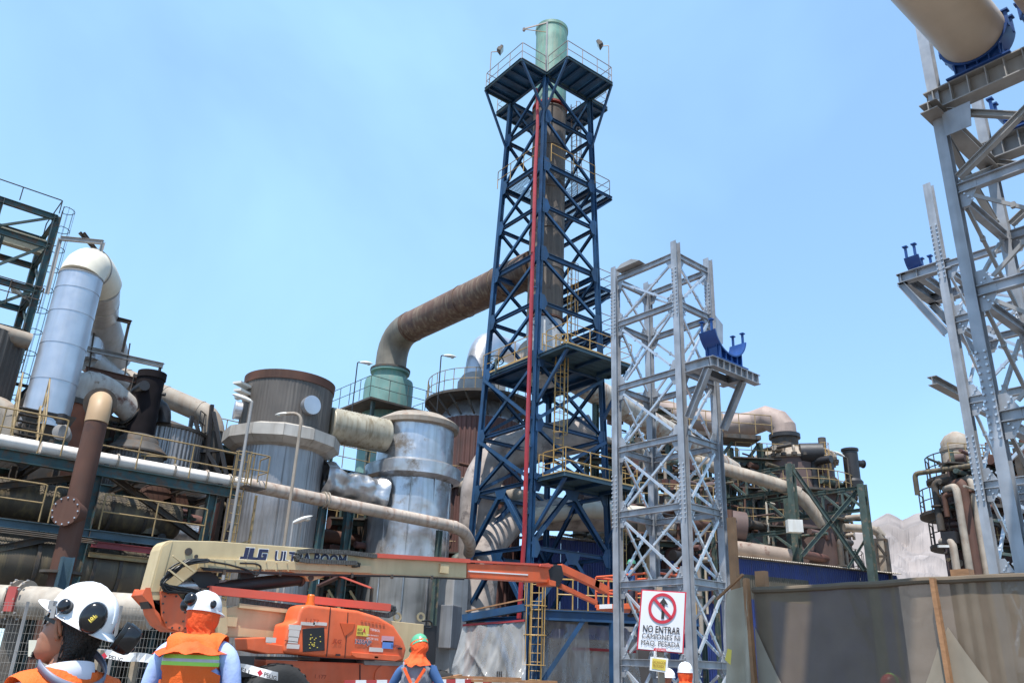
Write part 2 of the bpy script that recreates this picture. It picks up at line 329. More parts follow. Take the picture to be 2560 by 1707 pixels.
az = np.array([math.atan2(p@hr, p@hf) for p in rid]); hh = np.array([p[2]/math.hypot(p[0], p[1]) for p in rid])
mt_ = MB(); na, nr = 420, 90; vs = []
for j in range(nr+1):
    t = j/nr; r = 700+t*1500
    for i in range(na+1):
        a = az[0]+(az[-1]-az[0])*i/na; k = np.interp(a, az, hh)
        x, y = (hf*math.cos(a)+hr*math.sin(a))[:2]*r
        sh = (min(1, t/.62))**1.15 if t < .62 else 1-(t-.62)*.9
        z = k*1500*1.06*sh
        q = Vector((x/230, y/230, 0)); z += (mn.fractal(q, 1, 2.1, 8)*34-abs(mn.noise(q*2.3))*46-abs(mn.noise(q*6))*16-abs(mn.noise(q*15))*6)*min(1, t*4)*(.4+.6*k/.2)*(0.25 if .55 < t < .7 else 1)
        vs.append((x, y, max(-2, z)))
mt_.add(vs, [(j*(na+1)+i, j*(na+1)+i+1, (j+1)*(na+1)+i+1, (j+1)*(na+1)+i) for j in range(nr) for i in range(na)])
o = mt_.build('mountains', rockm, None, False); o['kind'] = 'structure'
# ------------------------------------------------------------------ blue stack tower
TP = (26.30, 28.81, 2.486, 2.40, .02635, -.0482)
def leg(su, sv, z, k=0.):
    cu, cv, a, b, s_, r = TP; c, s = math.cos(r), math.sin(r); x = su*(a-s_*z)+k*su; y = sv*(b-s_*z)+k*sv
    return V(cu+x*c-y*s, cv+x*s+y*c, z)
def loc(x, y, z):                              # tower's own slightly turned axes
    c, s = math.cos(TP[5]), math.sin(TP[5]); return V(TP[0]+x*c-y*s, TP[1]+x*s+y*c, z)
tw = thing('stack_tower', 'tall dark blue lattice tower with platforms around the green-topped stack', 'tower', (26.3, 28.81, 0))
LV = [0, 3.72, 6.59, 9.41, 12.15, 15.3, 18.26, 20.94, 23.74, 26.3, 29.4, 32.1]
COR = [(-1, -1), (-1, 1), (1, 1), (1, -1)]
for su, sv in COR:
    for a, b in zip(LV[:-1:3], LV[3::3]+[LV[-1]]): pass
    MB().ib(leg(su, sv, 0), leg(su, sv, 32.1), .23, .22, .02, (1, 0, 0)).build('leg', blue if (su, sv) != (-1, 1) else blue, tw)
    for z in (9.0, 20.6): 
        pts = [leg(su, sv, z+dz)+V(-.125 if su < 0 else .1, dv, 0) for dz in (-.4, -.25, -.1, .1, .25, .4) for dv in (-.07, .07)]
        bolts(tw, pts, (1, 0, 0), blue, .02, .03)
for fi in range(4):
    A_, B_ = (COR[fi], COR[(fi+1) % 4]) if fi in (2, 3) else (COR[(fi+1) % 4], COR[fi]); nrmf = nrm(V(A_[0]+B_[0], A_[1]+B_[1], 0))
    for i in range(1, len(LV)):
        z0, z1 = LV[i-1], LV[i]; dp = .26 if z1 in (15.3, 20.94, 26.3, 32.1) else .17
        MB().ib(leg(*A_, z1), leg(*B_, z1), dp, .16, .018).build('beam', blue, tw)
        if i in (2, 3, 1):
            mid = (leg(*A_, z1)+leg(*B_, z1))/2-V(0, 0, .12)
            for E_ in (A_, B_): MB().ib(leg(*E_, z0+.1), mid, .18, .18, .018, nrmf).build('brace', blue, tw)
            g = MB(); t = nrm(leg(*B_, z1)-leg(*A_, z1)); c = mid+nrmf*.11
            g.poly([c-t*.45+V(0, 0, .05), c+t*.45+V(0, 0, .05), c+t*.25-V(0, 0, .38), c-t*.25-V(0, 0, .38)], -nrmf*.012); g.build('gusset', blue, tw)
        else:
            MB().ib(leg(*A_, z0+.12)-nrmf*.03, leg(*B_, z1-.12)-nrmf*.03, .14, .14, .016, nrmf).build('brace', blue, tw)
            if i <= 5: MB().ib(leg(*B_, z0+.12)+nrmf*.15, leg(*A_, z1-.12)+nrmf*.11, .12, .14, .016, nrmf).build('brace', blue, tw)
    for i in range(1, len(LV)-1):
        for E_, O_ in ((A_, B_), (B_, A_)):
            p = leg(*E_, LV[i]); t = nrm(leg(*O_, LV[i])-p); c = p+nrmf*.10
            MB().poly([c+V(0, 0, .42), c+t*.3+V(0, 0, .4), c+t*.5, c+t*.3-V(0, 0, .4), c-V(0, 0, .42)], -nrmf*.012).build('gusset', blue, tw)
# decks
deckb = mat('deck blue with bounce light', (.016, .075, .17), .5, var=.3, streak=.3, sc=(.02, .06, .1))  # lighter than the tower blue: reflected light on the undersides painted into the colour
def deck(name, x0, x1, y0, y1, z, along_x, n, rails, mt=None, rmt=yel, joists=3, grate=False):
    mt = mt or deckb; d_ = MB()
    for a, b in (((x0, y0), (x1, y0)), ((x1, y0), (x1, y1)), ((x1, y1), (x0, y1)), ((x0, y1), (x0, y0))):
        d_.chan(loc(*a, z-.09), loc(*b, z-.09), .18, .07)
    dk = d_.build(name, bluel if not grate else blue, tw)
    if grate: grating(dk, loc(x0, y0, z), loc(x1, y0, z)-loc(x0, y0, z), loc(x0, y1, z)-loc(x0, y0, z), rack, .09)
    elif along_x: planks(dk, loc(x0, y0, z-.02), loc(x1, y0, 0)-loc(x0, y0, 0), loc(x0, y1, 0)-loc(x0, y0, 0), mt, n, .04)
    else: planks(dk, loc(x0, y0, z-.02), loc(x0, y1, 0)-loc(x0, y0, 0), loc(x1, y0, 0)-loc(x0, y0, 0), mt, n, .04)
    for i in range(abs(joists)):
        t = (i+.5)/abs(joists)
        if along_x != (joists < 0): p, q = loc(x0+(x1-x0)*t, y0, z-.12), loc(x0+(x1-x0)*t, y1, z-.12)
        else: p, q = loc(x0, y0+(y1-y0)*t, z-.12), loc(x1, y0+(y1-y0)*t, z-.12)
        MB().ib(p, q, .16, .1).build('joist', blue, dk)
    for pts in rails: handrail(tw, [loc(x, y, z) for x, y in pts], rmt, toe=.1)
    return dk
hT = 1.64
greyr = mat('grey handrail', (.30, .24, .21), .5, var=.2, vs=3)
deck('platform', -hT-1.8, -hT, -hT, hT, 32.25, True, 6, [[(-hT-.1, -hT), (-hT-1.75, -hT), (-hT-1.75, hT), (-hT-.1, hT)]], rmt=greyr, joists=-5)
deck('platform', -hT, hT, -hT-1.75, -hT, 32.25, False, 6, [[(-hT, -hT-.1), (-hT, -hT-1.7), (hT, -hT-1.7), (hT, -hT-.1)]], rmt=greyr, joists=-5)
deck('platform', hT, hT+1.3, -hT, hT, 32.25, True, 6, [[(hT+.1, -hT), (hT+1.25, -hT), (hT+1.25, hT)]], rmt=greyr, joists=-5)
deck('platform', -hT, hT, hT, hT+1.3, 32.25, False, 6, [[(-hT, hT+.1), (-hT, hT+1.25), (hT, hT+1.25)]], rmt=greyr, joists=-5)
for (x, y, su, sv, z) in ((-hT-1.75, hT, -1, 1, 28.9), (-hT-1.75, -hT, -1, -1, 29.6), (-hT, -hT-1.7, -1, -1, 29.6), (hT, -hT-1.7, 1, -1, 28.9)):
    MB().bar(loc(x, y, 32.15), leg(su, sv, z), .11, .11).build('knee_brace', blue, tw)
# grating level at 26.3
h26 = 1.8
for a in ((-h26, -1.0, -h26, h26), (1.0, h26, -h26, h26), (-1.0, 1.0, -h26, -1.0), (-1., 1., 1., h26)):
    grating(tw, loc(a[0], a[2], 26.5), loc(a[1], a[2], 0)-loc(a[0], a[2], 0), loc(a[0], a[3], 0)-loc(a[0], a[2], 0), rack, .1)
handrail(tw, [loc(-h26-.1, h26+.3, 26.5), loc(-h26-.1, -h26+.45, 26.5)], yel); handrail(tw, [loc(-h26+.4, -h26-.1, 26.5), loc(h26-.05, -h26-.1, 26.5)], yel)
deck('platform', h26, h26+1.5, -h26+.2, h26+.6, 26.4, True, 4, [[(h26+.3, -h26+.3), (h26+1.45, -h26+.3), (h26+1.45, h26+.5)]], rmt=greyr, grate=True)
deck('platform', 2.0, 3.5, -1.6, 1.9, 20.6, True, 4, [[(2.2, -1.5), (3.45, -1.5), (3.45, 1.8)]], rmt=greyr, grate=True)
deck('platform', 2.05, 3.4, -1.7, 1.9, 18.0, True, 4, [[(2.2, -1.6), (3.35, -1.6), (3.35, 1.8)]], rmt=greyr, grate=True)
for z in (26.3, 20.5, 17.9):
    for y in (-1.5, 1.7): MB().bar(loc(3.3, y, z-.1), loc(2.0, y, z-1.3), .08, .08).build('knee_brace', blue, tw)
# main working platform at 15.3 and its lower twin
for z, w in ((15.5, 2.1), (9.6, 2.2)):
    deck('platform', -w+.15, w+.3, -w-1.85, -w, z, True, 5, [[(-w+.25, -w-.3), (-w+.25, -w-1.8), (w+.2, -w-1.8), (w+.2, -w)], [(-w+.3, -w+.05), (w, -w+.05)]], mt=bluel)
    for x in (-w+.3, w): MB().bar(loc(x, -w-1.75, z-.18), loc(x if x > 0 else -w+.05, -w+.05, z-2.4), .13, .13).build('knee_brace', blue, tw)
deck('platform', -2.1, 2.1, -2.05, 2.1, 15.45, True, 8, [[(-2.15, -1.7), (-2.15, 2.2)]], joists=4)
wh = MB(); wh.lathe(loc(-2.3, .9, 15.9), [(.36, -.02), (.4, 0), (.36, .02), (.33, 0), (.36, -.02)], 20, ax=(.3, .2, 1), cap=False); wh.tube([loc(-2.3, .9, 15.2), loc(-2.3, .9, 16)], .05, 8); wh.bar(loc(-2.65, .9, 15.9), loc(-1.95, .9, 15.9), .03); wh.build('valve_handwheel', tealc, tw)
# ladders
ladder(tw, loc(-.9, -2.3, 9.6), loc(-.9, -2.3, 16.6), yel, (-.2, -1, 0), .5)
ladder(tw, loc(2.3, -2.75, 2.0), loc(2.3, -2.75, 10.6), yel, (.4, -1, 0), .5)
ladder(tw, loc(1.75, 1.2, 18.2), loc(1.75, 1.2, 27.4), greyr, (1, .3, 0), .45)
ladder(tw, loc(2.15, .2, 26.4), loc(2.0, .2, 33.2), greyr, (1, 0, 0), .45)
ladder(tw, loc(.9, -.9, 15.5), loc(.9, -.9, 21.6), yel, (.4, -1, 0), .5)
# side bracket near the foot of the left leg
p = leg(-1, 1, 5.7); MB().ib(p, p+V(-1.5, .35, .1), .3, .2, .03).build('side_bracket', sadb, tw); MB().bar(p-V(0, 0, 1.2), p+V(-1.3, .3, -.1), .12).build('knee_brace', blue, tw)
# ------------------------------------------------------------------ stack
SC_ = V(26.30, 28.81, 0); R0 = .93
zt = pd(1375, 44, 37.9)[2]
st = thing('chimney_stack', 'tall round stack with pale green top rising inside the blue tower', 'chimney', (26.3, 28.81, 14))
MB().lathe(SC_, [(R0, 18.4), (R0, 31.3)], 48).build('steel_shaft', steel, st, True)
m_ = MB()
for z in (21.2, 23.5, 26.0, 28.7, 31.3): flange(m_, SC_+V(0, 0, z), (0, 0, 1), R0*1.04, .07, 48)
m_.build('shaft_bands', steel, st, True)
m_ = MB(); flange(m_, SC_+V(0, 0, 31.55), (0, 0, 1), R0*1.09, .12, 48); m_.build('red_flange', mat('red lead flange', (.3, .04, .03), .6, var=.3), st, True)
MB().lathe(SC_, [(R0*.98, 31.6), (R0*1.0, zt-.25), (R0*1.05, zt-.2), (R0*1.05, zt), (R0*.93, zt), (R0*.9, 33)], 48, cap=False).build('green_top', frp, st, True)
wst = mat('peeling white paint', (.55, .55, .55), .6, var=.2, rust=.35, rc=(.22, .2, .2), rs=3)
MB().lathe(SC_, [(R0*.75, 15.0), (R0*.8, 16.2), (R0*.99, 17.6), (R0*.99, 18.3)], 48).build('white_base', wst, st, True)
m_ = MB(); flange(m_, SC_+V(0, 0, 18.38), (0, 0, 1), R0*1.08, .1, 48); m_.build('rust_flange', rustp, st, True)
# horizontal brown flue from the stack to the green vessel, with its elbow
dz = 21.75; v1 = 43.3; du = 26.25
br = thing('flue_duct', 'big brown rusty flue duct crossing from the stack to a green vessel', 'duct', (26.25, 36, 18.6))
P0 = V(du, 29.6, dz); P1 = V(du, v1-1.9, dz); Pc = V(du, v1, dz); P2 = V(du, v1, dz-1.9)
pipe(br, [P0, P0+(P1-P0)*.5, P1], .97, brown, 'horizontal_run', 36, along(P0, P1, (.2, .25, .52, .98)), 1.035, .08, brown)
el = mat('elbow paint peeled', (.17, .15, .115), .6, var=.3, vs=1, rust=.2, rc=(.25, .2, .13), streak=.4, sc=(.09, .07, .06), band=(dz-.6, (.42, .37, .25), 1.2))
pipe(br, arc(P1, Pc, P2, 7)+[P2-V(0, 0, .6)], .99, el, 'elbow', 36)
gv = thing('green_vessel', 'teal green cylindrical vessel top below the brown elbow, with guardrail', 'tank', (du, v1, 0))
MB().lathe(V(du, v1, 0), [(1.55, 0), (1.55, 18.2), (1.5, 18.5), (1.05, 18.6), (1.05, 19.0), (1.25, 19.05), (1.25, 19.2)], 44).build('shell', mat('green vessel paint', (.12, .24, .21), .6, var=.2, vs=1, rust=.3, rc=(.25, .24, .2), rs=1, streak=.3, sc=(.3, .28, .22)), gv, True)
m_ = MB(); flange(m_, V(du, v1, 19.25), (0, 0, 1), 1.28, .12, 40); m_.build('top_flange', rack, gv, True)
MB().box((du, v1, 16.3), (5.4, 5.0, .12)).build('platform', rack, gv)
handrail(gv, [(du-2.7, v1+2.4, 16.4), (du-2.7, v1-2.4, 16.4), (du+2.6, v1-2.4, 16.4), (du+2.6, v1+1, 16.4)], tealc, h=1.3)
for x in (-2.3, 2.3):
    for y in (-2.2, 2.2): MB().ib((du+x, v1+y, 0), (du+x, v1+y, 16.2), .2, .2).build('support_leg', tealc, gv)
# red cable tray and hose beside the front leg
rt_ = thing('red_cable_tray', 'long red cable tray running up the front leg of the blue tower', 'cable tray', leg(-1, -1, 2)+V(-.3, .3, 0))
uu = lambda x, y, z: pu(x, y, leg(-1, -1, z)[0]-.28)
lo_ = [uu(1297, 1545, 3.5), uu(1311, 1334, 7), uu(1314, 1215, 9), uu(1323, 934, 14.5), uu(1326, 838, 16.5), uu(1332, 632, 21)]
m_ = MB()
for a, b in zip(lo_[:-1], lo_[1:]): m_.bar(a, b, .07, .2, (0, 1, 0))
m_.build('tray', redp, rt_)
m_ = MB()
for a, b in zip(lo_[:-1], lo_[1:]): m_.bar(a+V(-.05, -.09, 0), b+V(-.05, -.09, 0), .05, .03, (0, 1, 0))
m_.build('tray_lip', redp, rt_)
hi_ = [lo_[-1], uu(1335, 560, 23), uu(1338, 430, 26), uu(1344, 315, 29), uu(1343, 250, 31), uu(1341, 222, 32)]
MB().tube(hi_, [.1, .1, .1, .09, .08, .06], 8).build('hose', redp, rt_, True)
for z in (5, 8, 11, 13.5, 17, 19): 
    c = np.interp(z, [q[2] for q in lo_], range(6)); i = min(4, int(c)); q = lo_[i]+(lo_[i+1]-lo_[i])*(c-i)
    MB().bar(q, leg(-1, -1, z), .08, .05).build('clip', blue, rt_)
# floodlights and davit on the top platform
def flood(base, h, toward, lbl):
    t_ = thing('floodlight', lbl, 'floodlight', base); base = np.asarray(base, float); tw_ = nrm(toward)
    top = base+V(0, 0, h); e = top+tw_*.5+V(0, 0, .06)
    MB().tube(bend([base, top, e], .05, 2), .028, 6).build('pole', greyr, t_, True)
    d, s_, u_ = frame(tw_-V(0, 0, .5))
    c = e+V(0, 0, .12)
    hs = MB(); hs.add([c+s_*x*k+u_*y*k+d*z for z, k in ((-.16, .5), (.12, 1)) for x, y in ((-.25, -.19), (.25, -.19), (.25, .19), (-.25, .19))], [(3, 2, 1, 0), (0, 1, 5, 4), (1, 2, 6, 5), (2, 3, 7, 6), (3, 0, 4, 7), (4, 5, 6, 7)]); hb = hs.build('lamp_housing', rack, t_)
    MB().poly([c+d*.122+s_*x+u_*y for x, y in ((-.21, -.15), (.21, -.15), (.21, .15), (-.21, .15))], d*.008).build('lens', mat('floodlight lens', (.5, .52, .42), .15, var=.1), hb)
    MB().tube([e, c-u_*.05], .03, 6).build('bracket', rack, t_); MB().lathe(c+u_*.2-d*.05, [(.09, 0), (.09, .13)], 10, ax=u_).build('ballast_box', black, t_)
flood(loc(-hT-1.6, hT-.1, 32.3), 2.6, loc(2, -2, 0)-loc(-2, 1, 0), 'small floodlight on pole at the left rail of the top platform')
flood(loc(hT-.1, -hT-1.6, 32.3), 2.6, loc(-2, 2, 0)-loc(1, -2, 0), 'small floodlight on pole at the right rail of the top platform')
dv = thing('davit_arm', 'slim swing davit arm standing in front of the green stack top', 'davit', leg(-1, -1, 32.2))
b = leg(-1, -1, 32.2); t = V(b[0], b[1], 35.9)
MB().tube([b, t], .055, 8).build('mast', galvw, dv, True)
e = pd(1310, 73, float((b+V(-.9, 1.1, 0))@hf)); e2 = V(e[0], e[1], e[2])
MB().bar(t-V(0, 0, .05), e2, .05, .07).build('jib', greyr, dv); MB().bar(t-V(0, 0, .75), e2-V(0, 0, .02), .035).build('stay', yelo, dv); MB().box(e2-V(0, 0, .05), (.12, .12, .2)).build('pulley_block', greyr, dv)
# ------------------------------------------------------------------ galvanised pipe towers
def gtower(name, label, u_, v_, du_, dv_, lv, ztop, cw=.36, bd=.2, mb=galvb, bw=.1, skip=(), ext=0., bdet=True):
    t_ = thing(name, label, 'tower', (u_+du_/2, v_+dv_/2, 0), 'galvanised pipe support towers')
    cs = {(0, 0): (u_, v_), (1, 0): (u_+du_, v_), (1, 1): (u_+du_, v_+dv_), (0, 1): (u_, v_+dv_)}
    for k, (x, y) in cs.items():
        c_ = MB().ib((x, y, 0), (x, y, ztop), cw, cw*.95, cw*.06, (1, 0, 0)).build('column', galv, t_)
        MB().box((x, y, .012), (cw*1.6, cw*1.6, .05)).build('base_plate', galv, c_)
    faces = [((0, 0), (0, 1), V(-1, 0, 0)), ((0, 0), (1, 0), V(0, -1, 0)), ((1, 0), (1, 1), V(1, 0, 0)), ((0, 1), (1, 1), V(0, 1, 0))]
    bl = {0: [], 1: []}
    for a, b, nf in faces:
        p0, p1 = V(*cs[a], 0), V(*cs[b], 0); d = nrm(p1-p0); fi = 0 if abs(nf[0]) > .5 else 1
        q0, q1 = p0+d*cw*.5, p1-d*cw*.5
        for i, z in enumerate(lv):
            Z = V(0, 0, z); MB().ib(q0+Z, q1+Z, bd, bd*.75, .014).build('beam', galv, t_)
            for q, s_ in ((q0, 1), (q1, -1)):
                g = MB(); zu = .34 if i < len(lv)-1 else .1; zd = .34; w = .27
                g.poly([q+Z+V(0, 0, zu), q+Z+d*s_*w*.45+V(0, 0, zu), q+Z+d*s_*w+V(0, 0, bd*.4), q+Z+d*s_*w-V(0, 0, bd*.4), q+Z+d*s_*w*.45-V(0, 0, zd), q+Z-V(0, 0, zd)], nf*.014); g.build('gusset', galv, t_)
                if bdet: bl[fi] += [] if (z*10) % 3 < 1 else [q+Z+d*s_*(.08+.05*k)+V(0, 0, e*(.12+.07*k))+nf*.012 for k in range(3) for e in (-1, 1)]
        zs = [0.25]+list(lv)
        for i in range(len(zs)-1):
            a0, a1 = zs[i]+.22, zs[i+1]-.22
            if i in skip: continue
            for k, (x, y) in enumerate(((q0, q1), (q1, q0))):
                off = nf*(.03 if k == 0 else -.07); i1 = x+(y-x)*.1; i2 = x+(y-x)*.9
                br_ = MB(); A0, A1 = i1+V(0, 0, a0)+off, i2+V(0, 0, a1)+off
                br_.bar(A0, A1, bw, bw*.9, nf)
                bo = br_.build('brace', mb, t_)
                for tt in (.28, .72): MB().box(A0+(A1-A0)*tt, (bw*1.2, bw*1.2, .09)).build('spacer', mb, bo)
    for fi in (0, 1):
        if bl[fi]: bolts(t_, bl[fi], (-1, 0, 0) if fi == 0 else (0, -1, 0), galvb, .017, .03)
    for z in lv[2::3]:                          # bolted column splices
        for (x, y) in (cs[(0, 0)], cs[(0, 1)], cs[(1, 0)]):
            bolts(t_, [(x-cw*.5-.01, y+e, z+.35+.11*k) for k in range(-6, 7) for e in (-cw*.33, cw*.33)], (-1, 0, 0), galvb, .02, .03)
    return t_, cs
def saddle(name, label, c, ax, R, w=.34, h=.55, lug=True, a=78):
    c = np.asarray(c, float); ax = nrm(ax); sd_ = np.cross(ax, V(0, 0, 1)); t_ = thing(name, label, 'pipe saddle', c, 'blue pipe saddles')
    cc = c+V(0, 0, R+h*.35)                     # pipe axis
    an = [math.radians(-90-a+2*a*i/20) for i in range(21)]
    m_ = MB(); n = len(an)
    for r, o_ in ((R+.005, 0),): pass
    vs = []
    for e in (-w/2, w/2):
        for r in (R+.004, R+.045): vs += [cc+ax*e+sd_*r*math.cos(t)+V(0, 0, r*math.sin(t)) for t in an]
    fs = []
    for i in range(n-1):
        fs += [(i, i+1, 2*n+i+1, 2*n+i), (n+i, 3*n+i, 3*n+i+1, n+i+1), (i, n+i, n+i+1, i+1), (2*n+i, 2*n+i+1, 3*n+i+1, 3*n+i)]
    fs += [(0, 2*n, 3*n, n), (n-1, 2*n-1, 4*n-1, 3*n-1)]
    m_.add(vs, fs); m_.build('cradle', sadb, t_, True)
    b = R*.72
    for e in (-w*.3, w*.3):
        g = MB(); ar = [t for t in an if abs(math.cos(t)) < .74]
        g.poly([c+ax*e-sd_*b+V(0, 0, .03), c+ax*e+sd_*b+V(0, 0, .03)]+[cc+ax*e+sd_*(R+.03)*math.cos(t)+V(0, 0, (R+.03)*math.sin(t)) for t in reversed(ar)], ax*.02); g.build('web_plate', sadb, t_)
    for k in (-.95, -.5, 0, .5, .95):
        x = b*k; zt_ = R+h*.35-math.sqrt(max(0, (R+.04)**2-x*x)); MB().bar(c+sd_*x+V(0, 0, .03), c+sd_*x+V(0, 0, max(.06, zt_)), w*.95, .02, sd_).build('stiffener', sadb, t_)
    MB().bar(c-sd_*b*1.35+V(0, 0, .015), c+sd_*b*1.35+V(0, 0, .015), w*1.15, .03).build('base_plate', sadb, t_)
    if lug:
        for s_ in (an[0], an[-1]):
            for e in (-w*.3, w*.3):
                p = cc+ax*e+sd_*(R+.03)*math.cos(s_)+V(0, 0, (R+.03)*math.sin(s_)); MB().box(p+V(0, 0, .12), (.05, .05, .3)).build('lug', sadb, t_); MB().box(p+V(0, 0, .28), (.11, .11, .03)).build('lug_head', sadb, t_)
    return t_
GU, GV, GDU, GDV = 16.21, 12.52, 1.45, 2.22
gt, gcs = gtower('pipe_tower', 'free-standing galvanised lattice pipe tower behind the no-entry sign', GU, GV, GDU, GDV, [1.95, 3.77, 5.53, 7.25, 9.0, 10.9, 12.35], 12.75, cw=.195, bd=.16, bw=.058)
m_ = [MB().ib((x, GV-.2, 9.0), (x, 11.62, 9.0), .26, .2, .016).build('cantilever_beam', galv, gt) for x in (GU, GU+GDU)]
ob_ = MB().ib((GU-.06, 11.55, 9.0), (18.2, 11.55, 9.0), .26, .2, .016).build('saddle_beam', galv, gt)
MB().ib((GU+.1, 12.1, 8.98), (18.1, 12.1, 8.98), .2, .16, .014).build('saddle_beam', galv, gt)
for k in range(8): MB().box((GU+.15+.25*k, 11.5, 9.0), (.014, .1, .23)).build('stiffener', galv, ob_)
for x in (GU, GU+GDU): MB().ib((x, GV-.2, 7.7), (x, 11.65, 8.86), .16, .16, .013).build('knee_brace', galv, gt)
MB().poly([V(GU+.1, 13.6, 12.47), V(GU+.1, 14.5, 12.47), V(GU+.1, 14.3, 12.6), V(GU+.1, 13.9, 12.62)], (-.35, 0, .03)).build('lifting_plate', galvw, gt)
MB().poly([V(GU+GDU+.2, GV, 11.1), V(GU+GDU+.55, GV, 10.9), V(GU+GDU+.5, GV, 10.3), V(GU+GDU+.2, GV, 10.2)], (0, .02, 0)).build('gusset', galv, gt)
saddle('pipe_saddle', 'blue pipe saddle waiting empty on the bracket of the free-standing tower', (17.05, 11.75, 9.15), (0, 1, 0), .66, .5, .75)
# tower carrying the big cream pipes
NU, NV, NDU, NDV = 12.82, 1.85, 2.15, 2.40
nt_, ncs = gtower('pipe_tower', 'galvanised lattice tower carrying the big cream pipes beside the mesh screen', NU, NV, NDU, NDV, [1.5, 3.4, 5.31, 7.31, 9.14], 13.6, cw=.18, bd=.17, mb=galvw, bw=.058, ext=1)
for x in (NU, NU+NDU):
    b_ = MB().ib((x, NV-.2, 10.9), (x, NV+NDV+.14, 10.9), .4, .3, .022).build('saddle_beam', galvw, nt_)
    for k in range(9): MB().box((x-.08, NV+.15+k*.28, 10.9), (.13, .016, .355)).build('stiffener', galvw, b_)
for y in (NV, NV+NDV):
    MB().ib((NU-.42, y, 10.62), (NU+NDU+.3, y, 10.62), .17, .28, .018).build('beam', galvw, nt_)
    for k, (a, b) in enumerate(((NU+.15, NU+NDU-.15), (NU+NDU-.15, NU+.15))): MB().ib((a, y+(.06 if k else -.03), 9.35), (b, y+(.06 if k else -.03), 10.5), .1, .12, .012).build('brace', galvw, nt_)
for x in (NU, NU+NDU):
    for k, (a, b) in enumerate(((NV+.15, NV+NDV-.15), (NV+NDV-.15, NV+.15))): MB().ib((x-.05-.06*k, a, 9.3), (x-.05-.06*k, b, 10.62), .1, .12, .012).build('brace', galvw, nt_)
MB().poly([V(NU-.16, NV+NDV-.1, 10.55), V(NU-.16, NV+NDV-.55, 10.55), V(NU-.16, NV+NDV-.5, 10.1), V(NU-.16, NV+NDV-.1, 10.1)], (.014, 0, 0)).build('gusset', galv, nt_)
saddle('pipe_saddle', 'blue pipe saddle clasping the underside of the big cream pipe', (NU, 3.48, 11.1), (1, 0, 0), .51, .36, .5)
saddle('pipe_saddle', 'blue pipe saddle on the rear beam of the tower with the cream pipes', (NU+NDU, 3.48, 11.1), (1, 0, 0), .51, .36, .5)
saddle('pipe_saddle', 'blue pipe saddle under the second cream pipe', (NU, 2.22, 11.1), (1, 0, 0), .51, .36, .5)
pcr = mat('clean cream pipe', (.55, .46, .36), .42, var=.08, streak=.12, sc=(.42, .33, .24))
for vv, lb in ((3.48, 'big cream pipe overhead resting in the blue saddle'), (2.2, 'second cream pipe overhead beside the first one')):
    t_ = thing('overhead_pipe', lb, 'pipe', (6, vv, 11)); za = 11.1+.51+.175
    o_ = MB().tube([(-16, vv, za), (2, vv, za), (NU+.2, vv, za)], .508, 48).build('shell', pcr, t_, True)
    m_ = MB()
    for x in (-9, -3, 3, 9.2): flange(m_, (x, vv, za), (1, 0, 0), .512, .02, 48)
    m_.build('weld_seams', pcr, o_, True)
    t_['group'] = 'overhead cream pipes'
# twin of the free-standing tower, behind the pipe-carrying one
ft, fcs = gtower('pipe_tower', 'galvanised lattice tower with bracket standing behind the pipe-carrying tower', 18.07, 4.1, 1.6, 2.4, [1.9, 3.7, 5.5, 7.3, 9.15, 10.5], 12.65, cw=.185, bd=.16, bw=.058)
for x in (18.07, 19.67):
    MB().ib((x, 6.3, 10.5), (x, 7.5, 10.5), .24, .2, .016).build('cantilever_beam', galv, ft); MB().ib((x, 6.65, 8.9), (x, 7.45, 10.38), .16, .16, .013).build('knee_brace', galv, ft)
o_ = MB().ib((18.0, 7.42, 10.5), (19.9, 7.42, 10.5), .24, .2, .016).build('saddle_beam', galv, ft)
MB().ib((18.0, 7.05, 10.5), (19.9, 7.05, 10.5), .2, .16, .016).build('saddle_beam', galv, ft)
MB().ib((18.3, 7.2, 8.0), (20.5, 7.2, 8.0), .2, .2, .016).build('beam', galvw, ft)
saddle('pipe_saddle', 'blue pipe saddle on the bracket of the tower behind the pipe-carrying one', (18.65, 7.2, 10.63), (0, 1, 0), .4, .34, .4)
# ------------------------------------------------------------------ pipe rack on the left
RV = 27.58
rk = thing('pipe_rack', 'long rusty two-level pipe rack with walkways and yellow handrails', 'pipe rack', (5, RV, 0))
for u_ in (-2.5, 2.3, 6.67, 10.33):
    for v_ in (RV+.05, RV+3.2):
        MB().ib((u_, v_, 0), (u_, v_, 6.8), .28, .28, .02, (1, 0, 0)).build('column', teal, rk)
for v_ in (RV, RV+3.2):
    MB().ib((-4, v_, 6.93), (11.1, v_, 6.93), .34, .22, .025).build('edge_beam', teal, rk)
    MB().chan((-4, v_, 5.02), (11.0, v_, 5.02), .24, .1).build('edge_beam', bluel if v_ == RV else rack, rk)
for k in range(11):
    x = -3.6+k*1.45; MB().ib((x, RV+.1, 6.92), (x, RV+3.1, 6.92), .2, .12).build('cross_beam', rack, rk)
    if k % 2: MB().ib((x, RV+.1, 5.0), (x, RV+3.1, 5.0), .18, .12).build('cross_beam', rack, rk)
for k in range(5):
    x = -3.6+k*2.9; grating(rk, (x, RV+.05, 7.12), (2.85, 0, 0), (0, 1.5, 0), rack, .07, t=.035); 
    if k % 2 == 0: grating(rk, (x, RV+1.6, 7.12), (2.85, 0, 0), (0, 1.5, 0), rack, .07, t=.035)
    grating(rk, (x, RV+.05, 5.16), (2.85, 0, 0), (0, .9, 0), rack, .07)
handrail(rk, [(-3, RV-.1, 7.14), (5.5, RV-.1, 7.14)], yelo, h=1.12, sp=1.6, r=.026); handrail(rk, [(6.0, RV-.1, 7.14), (11.1, RV-.1, 7.14)], yelo, h=1.12, sp=1.55, r=.026)
